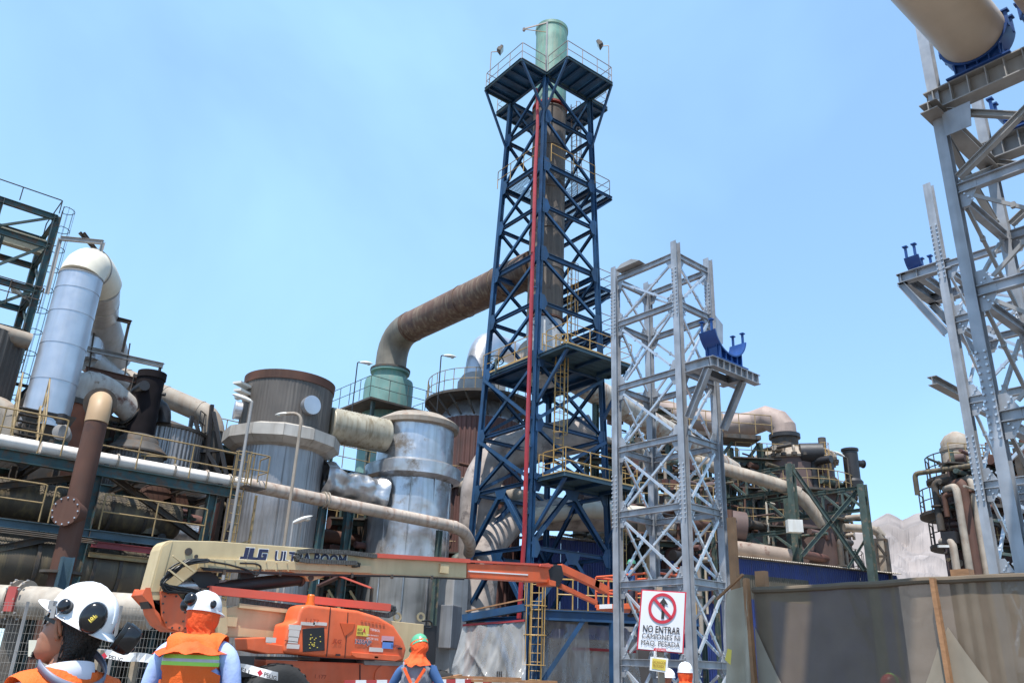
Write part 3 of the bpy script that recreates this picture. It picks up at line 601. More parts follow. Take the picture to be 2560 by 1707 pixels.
handrail(rk, [(-3, RV-.14, 5.16), (5.35, RV-.14, 5.16)], yelo, h=1.08, sp=1.5, r=.026); handrail(rk, [(7.0, RV-.14, 5.16), (10.2, RV-.14, 5.16)], yelo, h=1.08, sp=1.4, r=.026)
handrail(rk, [(5.6, RV-.14, 5.16), (6.45, RV-.14, 5.16)], yelo, h=1.08, sp=1.5, r=.026)
for a, b in (((7.3, RV+.9, 7.0), (10.5, RV+.9, 5.4)), ((2.4, RV+.9, 5.6), (6.4, RV+.9, 6.8)), ((6.8, RV+1.6, 5.6), (9.0, RV+1.6, 6.8)), ((3.2, RV+1.6, 6.9), (5.2, RV+1.6, 5.8)), ((2.6, RV+.1, 3.6), (6.4, RV+.1, 5.0))):
    MB().ib(a, b, .2, .2, .018).build('brace', rack, rk)
MB().ib((6.9, RV-.12, 4.72), (11.2, RV-.12, 4.72), .18, .14, .018).build('red_beam', mat('dark red beam', (.20, .03, .035), .55, var=.25), rk)
MB().ib((6.9, RV-.05, 4.42), (11.2, RV-.05, 4.42), .14, .1).build('edge_beam', yelo, rk)
for k, (dy, x0) in enumerate(((0, 3.2), (.06, 3.0), (.13, 3.5))): MB().tube([(1.0, RV-.35-dy, 4.35+.1*k), (x0, RV-.35-dy, 4.72+.05*k), (7, RV-.3-dy, 4.72+.04*k)], .022, 6).build('conduit', rack, rk, True)
# end ladder and landing
ladder(rk, (11.05, RV-.25, 3.3), (11.05, RV-.25, 8.3), yelo, (.3, -1, 0), .5, c0=3.9)
grating(rk, (11.1, RV-.7, 7.12), (.75, 0, 0), (0, .8, 0), rack, .08)
handrail(rk, [(11.15, RV-.68, 7.14), (11.85, RV-.68, 7.14), (11.85, RV+.1, 7.14)], yelo, h=1.1, sp=.8)
for a, b in (((11.3, RV+.1, 3.5), (11.3, RV+.1, 7.0)), ((11.9, RV+.1, 3.5), (11.9, RV+.1, 7.0))): MB().bar(a, b, .07).build('post', yelo, rk)
for z in (4.0, 4.6, 5.2): MB().bar((11.3, RV+.1, z), (11.9, RV+.1, z+.25), .05).build('lacing', yelo, rk)
# the pale pipe on the rack that runs on to the blue tower
wp = thing('rack_pipe', 'long pale pipe lying on the rack edge and running on to the blue tower', 'pipe', (8, RV-.05, 7))
wpm = mat('chalky white pipe', (.72, .66, .60), .55, var=.1, streak=.2, sc=(.5, .38, .3))
MB().tube([(-4, RV+.3, 7.36), (4.9, RV+.3, 7.36)], .2, 20).build('pipe_length', wpm, wp, True); MB().tube([(5.0, RV+.3, 7.36), (11.6, RV+.3, 7.36)], .2, 20).build('pipe_length', wpm, wp, True)
wpr = mat('pale pipe with rusty belly', (.43, .355, .29), .6, var=.2, streak=.6, sc=(.2, .09, .05), rust=.3, rc=(.2, .1, .06), rs=2)
e_ = V(20.6, RV+.1, 7.1)
MB().tube([(11.6, RV+.3, 7.36), (16, RV+.22, 7.22), e_], .235, 22).build('pipe_length', wpr, wp, True)
MB().tube(bend([e_-V(.3, 0, 0), e_+V(.5, .1, -.08), e_+V(1.3, .6, -.5), e_+V(2.0, 1.6, -.7)], .4), .25, 20).build('end_bend', wpr, wp, True)
for x in (7.2, 9.0, 10.1, 10.9, 14.55, 14.7):
    m_ = MB(); flange(m_, (x, RV+.28, 7.36 if x < 12 else 7.28), (1, 0, 0), .25 if x < 12 else .32, .05, 22); m_.build('coupling', creamd, wp, True)
for x in (1, 6.9, 10.6): MB().box((x, RV+.3, 7.14), (.12, .4, .1)).build('pipe_shoe', rack, wp)
MB().ib((14.6, RV+.28, 0), (14.6, RV+.28, 7.02), .24, .24, .02).build('support_post', teal, wp)
MB().ib((19.8, RV+.1, 0), (19.8, RV+.1, 6.84), .2, .2, .02).build('support_post', tealc, wp)
# ducts inside the rack
def hduct(name, lb, v, z, R, u0_, u1_, m1, fl=.02, n=180, rings=()):
    t_ = thing(name, lb, 'duct', ((u0_+u1_)/2, v, z-R)); sh = MB().lathe((u0_, v, z), [(R*.8, -.12), (R, 0)]+[(R+(.012 if i % 2 else -.012), i*(u1_-u0_)/n) for i in range(1, n)]+[(R, u1_-u0_), (R*.8, u1_-u0_+.12)], 36, ax=(1, 0, 0)).build('shell', m1, t_, True, ang=80)
    for x in rings:
        m_ = MB(); flange(m_, (x, v, z), (1, 0, 0), R*1.06, .1, 36); m_.build('band', rack, t_, True)
    return t_
hduct('insulated_duct', 'large ribbed oily duct lying under the rack beside the brown pipe', RV+.95, 4.05-.05, .95, 3.7, 10.0, clado, rings=(5.6, 7.15, 7.9, 8.7))
hduct('insulated_duct', 'smaller ribbed duct lying on the rack walkway behind the lower handrail', RV+1.7, 5.95, .62, 0.0, 9.8, clado, rings=(2, 4.2, 7.6, 8.7))
hduct('insulated_duct', 'pale ribbed pipe lagging lying deep inside the rack', RV+2.75, 5.75, .35, -1, 11.2, silvd, rings=(3, 5))
bx_ = thing('blower_casing', 'dark rusty blower casing hanging below the rack grating', 'blower', (9.3, RV+1.6, 6.3)); MB().lathe((9.0, RV+1.4, 6.5), [(.5, 0), (.62, .05), (.62, .3), (.5, .35)], 26, ax=(0, 1, 0)).build('casing', rustp, bx_, True); MB().bar((9.3, RV+1.6, 6.4), (10.0, RV+1.6, 6.75), .4, .4).build('outlet', rustp, bx_); MB().lathe((9.0, RV+1.6, 5.7), [(.42, -.3), (.42, .5)], 20).build('inlet_drum', clado, bx_, True)
# brown vent pipe in front of the rack
bp = thing('vent_pipe', 'upright rusty brown pipe with cream bent top and round blind flange', 'pipe', (6.0, 26.3, 0))
pb = V(6.0, 26.3, 0); MB().tube([pb, pb+V(0, 0, 8.05)], .31, 28).build('riser', rustp, bp, True)
MB().tube(arc(pb+V(0, 0, 8.05), pb+V(0, 0, 8.75), pb+V(.15, .7, 8.9), 8), .325, 28).build('cream_elbow', mat('ochre cream elbow', (.40, .26, .14), .55, var=.1), bp, True)
m_ = MB(); flange(m_, pb+V(.15, .72, 8.85), (.15, .7, .1), .48, .1, 28); m_.build('elbow_flange', rack, bp, True)
bf = MB().lathe(pb+V(-.35, -.38, 5.35), [(.42, 0), (.42, .06)], 32, ax=(.7, .72, 0)).build('blind_flange', rustp, bp, True)
bolts(bf, [pb+V(-.35, -.38, 5.35)+.37*(V(.717, -.697, 0)*math.cos(t)+V(0, 0, 1)*math.sin(t)) for t in np.linspace(0, 6.28, 13)[:-1]], (-.7, -.72, 0), galvb, .022, .03, 'flange_bolts')
MB().tube([pb+V(-.3, -.32, 5.35), pb+V(0, 0, 5.35)], .36, 20).build('branch', rustp, bp, True)
m_ = MB(); flange(m_, pb+V(0, 0, 3.72), (0, 0, 1), .55, .07, 28); m_.build('base_flange', rack, bp, True)
MB().ib(pb+V(-.05, -.55, 0), pb+V(-.05, -.55, 4.1), .3, .3, .03, (1, 0, 0)).build('guide_post', bluel, bp)
# clamped cream pipe low on the left
cp = thing('clamped_pipe', 'low cream pipe with a red bolted clamp behind the wire fence', 'pipe', (2, 17.2, 2.1))
P = [pd(-260, 1490, 21), pd(125, 1508, 20.5), pd(170, 1545, 20.5)]; cm_ = mat('chalky cream pipe', (.38, .33, .27), .65, var=.25, vs=2.5, streak=.3, sc=(.25, .18, .12), rust=.2, rc=(.25, .2, .15), rs=4)
MB().tube([P[0], P[1]], .375, 28).build('pipe_length', cm_, cp, True); MB().tube([P[1], P[1]+V(.18, -.3, -.06), P[1]+V(.3, -.75, -.55), P[1]+V(.3, -.9, -2.0)], .38, 28).build('end_bend', cm_, cp, True)
P2_ = pd(262, 1522, 21); MB().tube([P2_, P2_+V(.9, -.7, -.02)], .4, 24).build('pipe_length', cm_, cp, True)
c = pd(52, 1500, 20.6); dd = nrm(P[1]-P[0])
for k in (-.12, .12):
    m_ = MB(); flange(m_, c+dd*k, dd, .46, .05, 28); m_.build('clamp_ring', creamd, cp, True)
fr_ = frame(dd); MB().box(c-hf*.42, (.2, .1, .55), g_*-1).build('red_clamp_block', mat('red clamp paint', (.42, .07, .06), .6, var=.2), cp)
bolts(cp, [c+dd*k+nrm(np.cross(dd, V(0, 0, 1)))*-.0+V(0, 0, .46*math.sin(t))-hf*.46*math.cos(t) for k in (-.15, .15) for t in (-1.2, -.7, .5, .9, 1.3)], -hf, galvw, .025, .06, 'clamp_bolts')
MB().box(c-V(0, 0, 1.35), (.3, .3, 2.2)).build('pedestal', conc, cp)
# ------------------------------------------------------------------ ducts and vessels behind the rack
sdt = thing('silver_duct', 'fat silver clad duct rising to a cream bend and coming down behind', 'duct', (5.4, 30.9, 8))
b0 = V(5.42, 30.72, 8.6); t0 = V(5.42, 30.72, 14.2)
sv = silv
seg = [8.6, 10.2, 11.5, 12.7, 13.6, 14.2]
for a, b in zip(seg[:-1], seg[1:]): MB().lathe((b0[0], b0[1], 0), [(.735, a), (.725, b-.03), (.74, b-.03), (.74, b)], 40).build('clad_section', sv, sdt, True)
cap_ = arc(t0, t0+V(.1, .1, 1.05), t0+V(1.0, 1.45, .5), 8); ccl = mat('cream hood', (.66, .60, .48), .45, var=.08, streak=.25, sc=(.5, .44, .34))
MB().tube(cap_, .73, 40).build('cream_bend', ccl, sdt, True)
m_ = MB(); flange(m_, cap_[4], cap_[5]-cap_[3], .76, .06, 36); flange(m_, t0, (0, 0, 1), .75, .04, 36); m_.build('strap', galvw, sdt, True)
e0 = cap_[-1]; e1 = pd(252, 790, 31.5); e2 = pd(285, 905, 33.5)
silv2 = mat('dull silver cladding', (.47, .45, .43), .45, metal=.35, var=.15, streak=.4, sc=(.34, .29, .22), dent=.02)
for a, b in ((e0, e0+(e1-e0)*.5), (e0+(e1-e0)*.5, e1), (e1, e1+(e2-e1)*.55), (e1+(e2-e1)*.55, e2)):
    o_ = MB().tube([a, b], .66, 32).build('clad_section', silv2, sdt, True); m_ = MB(); flange(m_, b, b-a, .675, .05, 32); m_.build('band', silv2, o_, True)
q0 = pd(232, 850, 32); MB().tube([q0, q0-V(0, 0, .9)], .52, 28).build('branch', silv, sdt, True); MB().tube([q0-V(0, 0, .85), pd(262, 930, 33), pd(300, 960, 34)], .5, 28).build('branch', silv2, sdt, True)
m_ = MB(); c = b0+V(0, 0, .1); m_.add([c+V(x*a, y*a, z) for z, a in ((.3, .78), (-.6, .5), (-2.6, .5)) for x, y in ((-1, -1), (1, -1), (1, 1), (-1, 1))], [(i+j, i+(j+1) % 4, i+4+(j+1) % 4, i+4+j) for i in (0, 4) for j in range(4)]+[(0, 1, 2, 3)]); m_.build('hopper', rack, sdt)
for x, y in ((-.6, -.6), (.6, -.6), (.6, .6), (-.6, .6)): MB().ib(b0+V(x, y, -8.6), b0+V(x, y, -.1), .2, .2).build('support_leg', rack, sdt)
# portal frame that hangs the bend
t0 = t0+V(0, 0, .3); pf = thing('portal_frame', 'weathered goal-post frame straddling the cream duct bend', 'frame', t0+V(0, 0, 1))
a, b = pd(151, 596, 27.3), pd(258, 606, 27.3); a2, b2 = pd(117, 735, 27.1), pd(212, 770, 27.1)
fm = galvw
MB().ib(a2, a, .13, .12).build('post', fm, pf); MB().ib(b2, b, .13, .12).build('post', fm, pf); MB().ib(a, b, .16, .12).build('crossbar', fm, pf)
for k in (.46, .55): MB().ib(a+(b-a)*k+V(-.1, -.1, .25), cap_[5]+V(.1*k, 0, .7), .1, .09).build('hanger', rack, pf)
MB().tube([b2, pd(208, 782, 27)], .09, 10).build('shock_strut', black, pf)
# green lattice tower at far left
gl = thing('service_tower', 'rusty teal steel tower with caged ladder behind the silver duct', 'tower', (3, 36.5, 0))
X0, X1, Y0, Y1 = .4, 4.78, 35.05, 37.6
zl = [2, 5, 8.2, 11.4, 13.1, 14.9, 16.9, 18.2]
for x in (X0, 2.7, X1):
    for y in (Y0, Y1): MB().ib((x, y, 0), (x, y, 18.3), .26, .24, .02).build('leg', teal if x > 1 else tealc, gl)
for z in zl:
    for y in (Y0, Y1): MB().ib((X0, y, z), (X1, y, z), .24, .16, .016).build('beam', teal, gl)
    for x in (X0, 2.7, X1): MB().ib((x, Y0, z), (x, Y1, z), .22, .14, .016).build('beam', teal, gl)
for za, zb in zip(zl[:-1], zl[1:]):
    MB().ang((2.7, Y0, za), (X1, Y0, zb), .12).build('brace', tealc, gl); MB().ang((X1, Y0, za), (X1, Y1, zb), .12).build('brace', tealc, gl); MB().ang((2.7, Y0, zb), (X0, Y0, za), .12).build('brace', tealc, gl)
MB().ib((X0-1, Y0+1.4, 17.35), (X1+.1, Y0+1.4, 17.35), .62, .35, .04).build('crane_beam', mat('chipped cream beam', (.42, .38, .28), .6, var=.15, rust=.35, rc=(.14, .08, .05), rs=2), gl)
handrail(gl, [(X0, Y0-.1, 18.4), (X1, Y0-.1, 18.4), (X1, Y1, 18.4)], black, h=.6, sp=1.3, mid=False); handrail(gl, [(X0, Y1+.1, 18.0), (X1-.4, Y1+.1, 17.6)], black, h=.6, sp=1.3)
for z in (11.5, 14.0): handrail(gl, [(X0, Y0-.1, z), (X1+.2, Y0-.1, z), (X1+.2, Y1, z)], rack, h=1.05, sp=1.2)
ladder(gl, (X1+.2, Y0+.6, 8.5), (X1+.2, Y0+.6, 19.0), black, (1, -.1, 0), .45)
for y in (Y0+.8, Y0+1.8): MB().tube([(3.2, y, 4), (3.2, y, 17.3)], .06, 8).build('riser_pipe', tealc, gl, True)
for z in (13.2, 11.45): MB().box((2.6, Y0+1.3, z), (4.2, 2.3, .1)).build('floor_plate', rack, gl)
def cobra(name, lb, base, top, arm, tip, mt=lampm, pm=galvw, r=.05, group='cobra-head street lamps', sz=1., pole=True):
    base, top, tip = map(lambda a: np.asarray(a, float), (base, top, tip)); t_ = thing(name, lb, 'street lamp', base, group)
    if pole: MB().tube(bend([base, top, tip], arm, 6), [r]*8+[r*.8] if False else r, 8).build('pole', pm, t_, True)
    d, s_, u_ = frame(tip-top); m_ = MB(); L_ = .75*sz; K = 12; rows = []
    for i in range(K+1):
        t = i/K; w = .17*sz*math.sin(math.pi*min(1, .12+t*.92))**.6*(.55+.6*t if t < .6 else .91); h = .10*sz*math.sin(math.pi*min(1, .15+t*.86))**.7
        rows.append([tip+d*(t*L_-.08)+s_*w*math.cos(a)+u_*(h*math.sin(a) if math.sin(a) > 0 else h*.7*math.sin(a)) for a in np.linspace(0, 2*math.pi, 15)[:-1]])
    n = 14; m_.add([p for r_ in rows for p in r_], [(i*n+j, i*n+(j+1) % n, (i+1)*n+(j+1) % n, (i+1)*n+j) for i in range(K) for j in range(n)]+[tuple(range(n)), tuple(K*n+j for j in range(n))])
    hd = m_.build('lamp_head', mt, t_, True, ang=60)
    MB().lathe(tip+d*L_*.55-u_*.06*sz, [(.11*sz, 0), (.1*sz, .03*sz), (.05*sz, .06*sz)], 16, ax=-u_).build('lens', mat('lamp lens', (.55, .56, .52), .2, var=.1), hd, True)
    return t_
p = pd(78, 760, 30); q = pd(70, 750, 30); cobra('street_lamp', 'lamp head on a short arm fixed to the teal service tower', pd(92, 775, 30.2), pd(82, 758, 30), .05, pd(60, 742, 29.8), sz=1.0, r=.03)
# ducts further right on the left side
dc = thing('dark_chimney', 'short soot-black chimney standing on a conical grey tank', 'chimney', (9.1, 32.85, 8.8))
cc_ = V(9.1, 32.85, 0); MB().lathe(cc_, [(.5, 9.4), (.5, 11.75), (.54, 11.78), (.54, 12.05), (.46, 12.05), (.42, 11)], 32, cap=False).build('shaft', mat('soot black', (.011, .008, .009), .9, var=.5, vs=2, spec=.2), dc, True)
MB().lathe(cc_, [(.78, 9.15), (.72, 9.35), (.55, 9.5)], 32).build('collar', rack, dc, True); m_ = MB()
m_.lathe(cc_+V(.42, -.35, 11.2), [(.07, 0), (.07, .12)], 10, ax=(.8, -.6, 0)); m_.build('sample_port', black, dc)
ct = thing('cone_tank', 'grey corrugated tank with shallow cone roof under the black chimney', 'tank', (9.1, 32.85, 0))
MB().lathe(cc_, [(1.0, 0), (1.0, 8.85)], 200, 1, .012).build('shell', cladd, ct, True, ang=20); MB().lathe(cc_, [(1.15, 8.75), (1.15, 8.82), (.75, 9.2)], 36).build('cone_roof', rack, ct, True)
text(ct, 'asmsa', cc_+V(-.62, -.83, 7.9), (.75, -.66, 0), (0, 0, 1), .16, mat('chalk', (.5, .5, .52), .9, var=.2), shear=.25, ext=.03)
bt = thing('storage_tank', 'wide grey corrugated tank standing behind the black chimney', 'tank', (10.9, 35.2, 0))
MB().lathe((10.75, 35.2, 0), [(1.6, 0), (1.6, 10.4)], 220, 1, .013).build('shell', clad, bt, True, ang=20); MB().lathe((10.75, 35.2, 0), [(1.68, 10.3), (1.68, 10.42), (.3, 10.9)], 36).build('roof', rack, bt, True); handrail(bt, [(12.2, 34.6, 10.4), (11.6, 33.9, 10.4)], black, h=.9, sp=.6)
ed = thing('elbow_duct', 'dusty white elbow duct running down into the black chimney', 'duct', (6.9, 32.2, 8))
a = pd(180, 1010, 29.2); b = pd(198, 955, 29.2); c = pd(237, 962, 29.6); d = pd(352, 1050, 31.2)
edm = mat('white duct rusty belly', (.42, .39, .35), .6, var=.15, rust=.42, rc=(.10, .035, .02), rs=1, streak=.3, sc=(.2, .1, .06))
MB().tube(bend([a-V(0, 0, .3), b, c+V(.3, 0, .05), d], .55), .47, 30).build('bend', edm, ed, True); f1 = d+nrm(c-d)*.35
for q_, d_, tt_ in ((a+V(0, 0, .05), V(0, 0, 1), .2), (f1, d-c, .1), (f1+nrm(c-d)*.14, d-c, .05)):
    m_ = MB(); flange(m_, q_, d_, .56, tt_, 28); m_.build('flange', rack, ed, True)
MB().lathe((a[0], a[1], 0), [(.8, 6.9), (.85, 8.6), (.6, 9.2), (.5, a[2])], 28).build('rusty_drum', mat('rust red drum', (.2, .06, .025), .75, var=.35, rust=.3, rc=(.1, .05, .04)), ed, True)
wd = thing('white_duct', 'long dusty white duct sloping down to a bend beside the corrugated tank', 'duct', (11, 36.5, 10))
a = pd(262, 925, 34.5); b = pd(505, 1030, 34.5); c = pd(535, 1075, 34.5); MB().tube([a, a+(b-a)*.5, b], .45, 28).build('pipe_length', creamd, wd, True)
MB().tube(arc(b-nrm(b-a)*.05, b+nrm(b-a)*.55, V(b[0]+.5, b[1]-.42, b[2]-.95), 6), .46, 28).build('bend', creamd, wd, True); MB().lathe((b[0]+.5, b[1]-.42, 0), [(.44, 6.5), (.44, b[2]-.9)], 28).build('downcomer', cladd, wd, True)
m_ = MB()
for t in (.22, .62, .98): flange(m_, a+(b-a)*t, b-a, .47, .06, 28)
m_.build('bands', creamd, wd, True)
af = thing('trestle', 'black painted A-frame trestle around the bend of the white duct', 'trestle', (12.8, 34.6, 0))
D_ = 33.9; ap, l_, r_, l2, r2 = pd(530, 1012, D_), pd(458, 1185, D_), pd(566, 1185, D_), pd(470, 1130, D_), pd(556, 1130, D_)
for x, y in (((530, 1012), (512, 1190)), ((480, 1040), (458, 1190)), ((534, 1030), (566, 1185)), ((488, 1050), (505, 1110)), ((466, 1130), (556, 1125)), ((520, 1130), (550, 1185)), ((470, 1135), (500, 1180))): MB().bar(pd(*x, D_), pd(*y, D_), .16, .14).build('strut', black, af)
for x in (458, 566): q = pd(x, 1185, D_); MB().bar((q[0], q[1], 0), q, .16).build('strut', black, af)
# steel outriggers among the ducts
og = thing('duct_gantry', 'dark steel gantry beams and hangers between the ducts', 'gantry', (8, 33, 8)); Dg = 31.5
gb = lambda x, y, D=Dg: pd(x, y, D)
for (a, b, w, mm) in (((187, 865), (408, 914), .2, galvw), ((276, 793), (328, 806), .16, rack), ((323, 806), (306, 880), .1, rack), ((213, 922), (342, 952), .22, rustp), ((401, 916), (396, 940), .1, rack), ((235, 830), (222, 925), .06, rack), ((325, 858), (312, 938), .05, rack), ((200, 868), (325, 893), .04, rack), ((168, 925), (215, 935), .05, black), ((200, 908), (190, 950), .05, black)):
    MB().ib(gb(*a), gb(*b), w, w*.8).build('beam', mm, og)
for x in (213, 340): q = gb(x, 935); MB().ib((q[0], q[1], 0), q, .16, .16).build('post', rack, og)
# small platform clutter on the rack top
st_ = thing('stair_flight', 'short yellow stair and gate on the rack beside the silver duct', 'stair', (4.5, 28.8, 7.1))
for x in (4.3, 5.0): MB().bar((x, 28.4, 7.15), (x, 29.6, 9.0), .05, .18).build('stringer', yelo, st_)
for k in range(7): MB().box((4.65, 28.5+k*.17, 7.35+k*.25), (.66, .2, .03)).build('tread', rack, st_)
handrail(st_, [(4.25, 28.4, 7.3), (4.25, 29.5, 9.0)], yelo, h=1.0, sp=.6); handrail(st_, [(5.05, 28.4, 7.3), (5.05, 29.5, 9.0)], yelo, h=1.0, sp=.6)
mo = thing('pump_motor', 'grey motor and valve body beside the yellow stair on the rack', 'motor', (5.6, 28.9, 7.15))
MB().lathe((5.6, 28.6, 8.1), [(.1, -.15), (.26, -.1), (.26, .5), (.2, .6)], 20, ax=(.3, .9, 0)).build('motor_body', galvw, mo, True); MB().box((5.6, 28.85, 7.5), (.5, .5, .7)).build('stand', teal, mo); MB().lathe((5.45, 28.3, 8.3), [(.14, 0), (.14, .3)], 12, ax=(0, 0, 1)).build('gear_box', black, mo, True)
ccp = thing('bleached_pipe_bend', 'bleached cream pipe bend at the far left of the rack', 'duct', (3.2, 30, 7))
MB().tube(bend([pd(-60, 1010, 27), pd(12, 1020, 27), pd(28, 1060, 27), pd(20, 1110, 27)], .5), .38, 24).build('bend', creamd, ccp, True)
ltk = thing('stained_tank', 'dark stained flat-sided tank with cream top pipe behind the silver duct', 'tank', (3, 33.2, 0)); MB().lathe((3.1, 33.2, 0), [(1.5, 6), (1.5, 12.0)], 160, 1, .012).build('shell', cladd, ltk, True, ang=20); MB().tube([(0, 32.2, 12.1), (4.6, 32.2, 11.9)], .3, 20).build('top_pipe', creamd, ltk, True)
for x in (2, 4): MB().ib((x, 33.2, 0), (x, 33.2, 6.1), .25, .25).build('support_leg', rack, ltk)
# ------------------------------------------------------------------ the two clad vessels in the middle
t1 = thing('corrugated_tank', 'tall grey corrugated tank with faceted collar and two round manholes', 'tank', (14.15, 31.2, 0))
c1 = V(14.15, 31.2, 0)
MB().lathe(c1, [(1.74, 0), (1.74, 9.7)], 320, 1, .005).build('lower_shell', clad, t1, True, ang=20)
MB().lathe(c1, [(1.80, 10.0), (1.80, 12.3)], 320, 1, .005).build('upper_shell', cladd, t1, True, ang=20)
MB().lathe(c1, [(1.84, 12.15), (1.86, 12.5), (1.5, 12.62), (.2, 12.8)], 48).build('roof', rustp, t1, True)
colm = mat('dusty collar sheet', (.42, .385, .34), .55, metal=.15, var=.2, streak=.45, sc=(.24, .2, .16))
for k in range(12):
    a0, a1 = 2*math.pi*k/12+.1, 2*math.pi*(k+1)/12+.1-.004; m_ = MB()
    e = [V(math.cos(a), math.sin(a), 0) for a in (a0, a1)]; r = 2.33; z0, z1 = 9.62, 10.2
    rr_ = [1.76, 2.02, r, r, 1.78]; zzs = [9.42, 9.5, 9.72, 10.16, 10.36]
    for i in range(4): m_.add([c1+e[0]*rr_[i]+V(0, 0, zzs[i]), c1+e[1]*rr_[i]+V(0, 0, zzs[i]), c1+e[1]*rr_[i+1]+V(0, 0, zzs[i+1]), c1+e[0]*rr_[i+1]+V(0, 0, zzs[i+1])], [(0, 1, 2, 3)])
    m_.build('collar_panel', colm, t1)
for px, py, fx in ((768, 1013, None), (605, 1015, None)):
    d_ = nrm(pd(px, py, 31.8)[:2]-c1[:2]); d_ = V(d_[0], d_[1], 0); zc = pd(px, py, 31.6)[2]
    if px < 700: d_ = nrm(V(-.86, .25, 0))
    MB().lathe(c1+d_*1.7+V(0, 0, zc), [(.36, 0), (.36, .3), (.38, .3), (.38, .36), (.3, .37)], 28, ax=d_).build('manhole', silv, t1, True)
m_ = MB(); p = c1+nrm(V(-.8, -.1, 0))*2.0+V(0, 0, 11.55); m_.box(p, (.9, .35, .1), .5); m_.box(p+V(-.1, 0, .3), (.8, .4, .09), .5); m_.build('vent_cowl', mat('white cowl', (.66, .65, .6), .5, var=.15), t1)
for a in (3.6, 4.4, 5.0): m_ = MB(); m_.bar(c1+V(1.757*math.cos(a), 1.757*math.sin(a), 0), c1+V(1.757*math.cos(a), 1.757*math.sin(a), 9.6), .03, .02); m_.build('sheet_seam', clad, t1)
c2 = V(20.27, 30.64, 0); t2 = thing('dented_tank', 'dented silver-clad tank with domed rusty lid beside the corrugated tank', 'tank', c2)
def dented(prof, n=72, amp=.05, seed=0, fr=1.1):
    m_ = MB(); vs = []; rows = []
    for i in range(len(prof)-1):
        (r0_, z0), (r1_, z1) = prof[i], prof[i+1]; k = max(1, int((z1-z0)/.14))
        rows += [(r0_+(r1_-r0_)*j/k, z0+(z1-z0)*j/k) for j in range(k)]
    rows.append(prof[-1])
    for r, z in rows:
        for j in range(n):
            a = 2*math.pi*j/n; q = Vector((math.cos(a)*2.2*fr, math.sin(a)*2.2*fr, z*.8*fr+seed)); d = mn.noise(q)*amp+max(0, mn.noise(q*1.7+Vector((5, 0, 0)))-.28)*-amp*2.2
            vs.append(c2+V((r+d)*math.cos(a), (r+d)*math.sin(a), z))
    m_.add(vs, [(i*n+j, i*n+(j+1) % n, (i+1)*n+(j+1) % n, (i+1)*n+j) for i in range(len(rows)-1) for j in range(n)]); return m_
dented([(1.72, 9.6), (1.68, 11.7)], amp=.05).build('upper_cladding', silvd, t2, True, ang=80)
dented([(1.78, 5.6), (1.76, 9.4)], amp=.06, seed=4).build('lower_cladding', silvd, t2, True, ang=80); dented([(1.72, 0), (1.72, 5.6)], amp=.05, seed=9).build('base_cladding', mat('grey stained cladding', (.24, .235, .225), .5, metal=.35, var=.25, vs=.7, streak=.6, sc=(.12, .115, .1), dent=.05), t2, True, ang=80)
dented([(1.8, 9.2), (2.1, 9.35), (2.12, 9.85), (1.76, 10.02)], amp=.07, seed=2).build('middle_collar', silvd, t2, True, ang=40)
MB().lathe(c2, [(1.8, 11.62), (1.9, 11.66), (1.92, 11.86), (1.85, 11.92), (1.3, 12.25), (.5, 12.42), (0.02, 12.45)], 56).build('domed_lid', creamd, t2, True)
for a in (3.5, 4.1, 4.7, 5.3): m_ = MB(); m_.bar(c2+V(1.76*math.cos(a), 1.76*math.sin(a), 1), c2+V(1.78*math.cos(a), 1.78*math.sin(a), 9.2), .04, .05); m_.build('sheet_seam', silvd, t2)
cn = thing('link_duct', 'short wide duct linking the corrugated tank to the dented silver tank', 'duct', (17, 30.9, 9.8)); a = pd(820, 1060, 33.6); b = pd(965, 1090, 35.2)
lm = mat('cream top oily belly duct', (.37, .33, .25), .5, metal=.2, var=.2, streak=.7, sc=(.16, .11, .05), rust=.25, rc=(.17, .13, .08)); n_ = 44
MB().lathe(a, [(.72+(.02 if i % 2 else -.02), i/n_*np.linalg.norm(b-a)) for i in range(n_+1)], 36, ax=b-a).build('ribbed_shell', lm, cn, True, ang=70)
ck = thing('crumpled_cladding', 'crumpled torn sheet cladding around the low pipe between the tanks', 'duct', (17, 30.6, 6.8)); m_ = MB(); a = pd(800, 1195, 33.6); b = pd(955, 1240, 35.2); L_ = np.linalg.norm(b-a); d, s_, u_ = frame(b-a); n = 36; rows = 24; vs = []
for i in range(rows+1):
    for j in range(n):
        t = 2*math.pi*j/n; q = Vector((i*.35, math.cos(t)*2, math.sin(t)*2)); r = .8-.25*math.sin(math.pi*i/rows)+mn.noise(q*.8)*.2+mn.noise(q*2.3)*.03; vs.append(a+d*L_*i/rows+s_*r*math.cos(t)+u_*r*math.sin(t))
m_.add(vs, [(i*n+j, i*n+(j+1) % n, (i+1)*n+(j+1) % n, (i+1)*n+j) for i in range(rows) for j in range(n)]); m_.build('sheet', silvd, ck, True, ang=60)
for z0_ in (0, ): MB().ib(a+(b-a)*.5-V(0, 0, 6), a+(b-a)*.5-V(0, 0, .6), .3, .3).build('support_post', teal, ck)
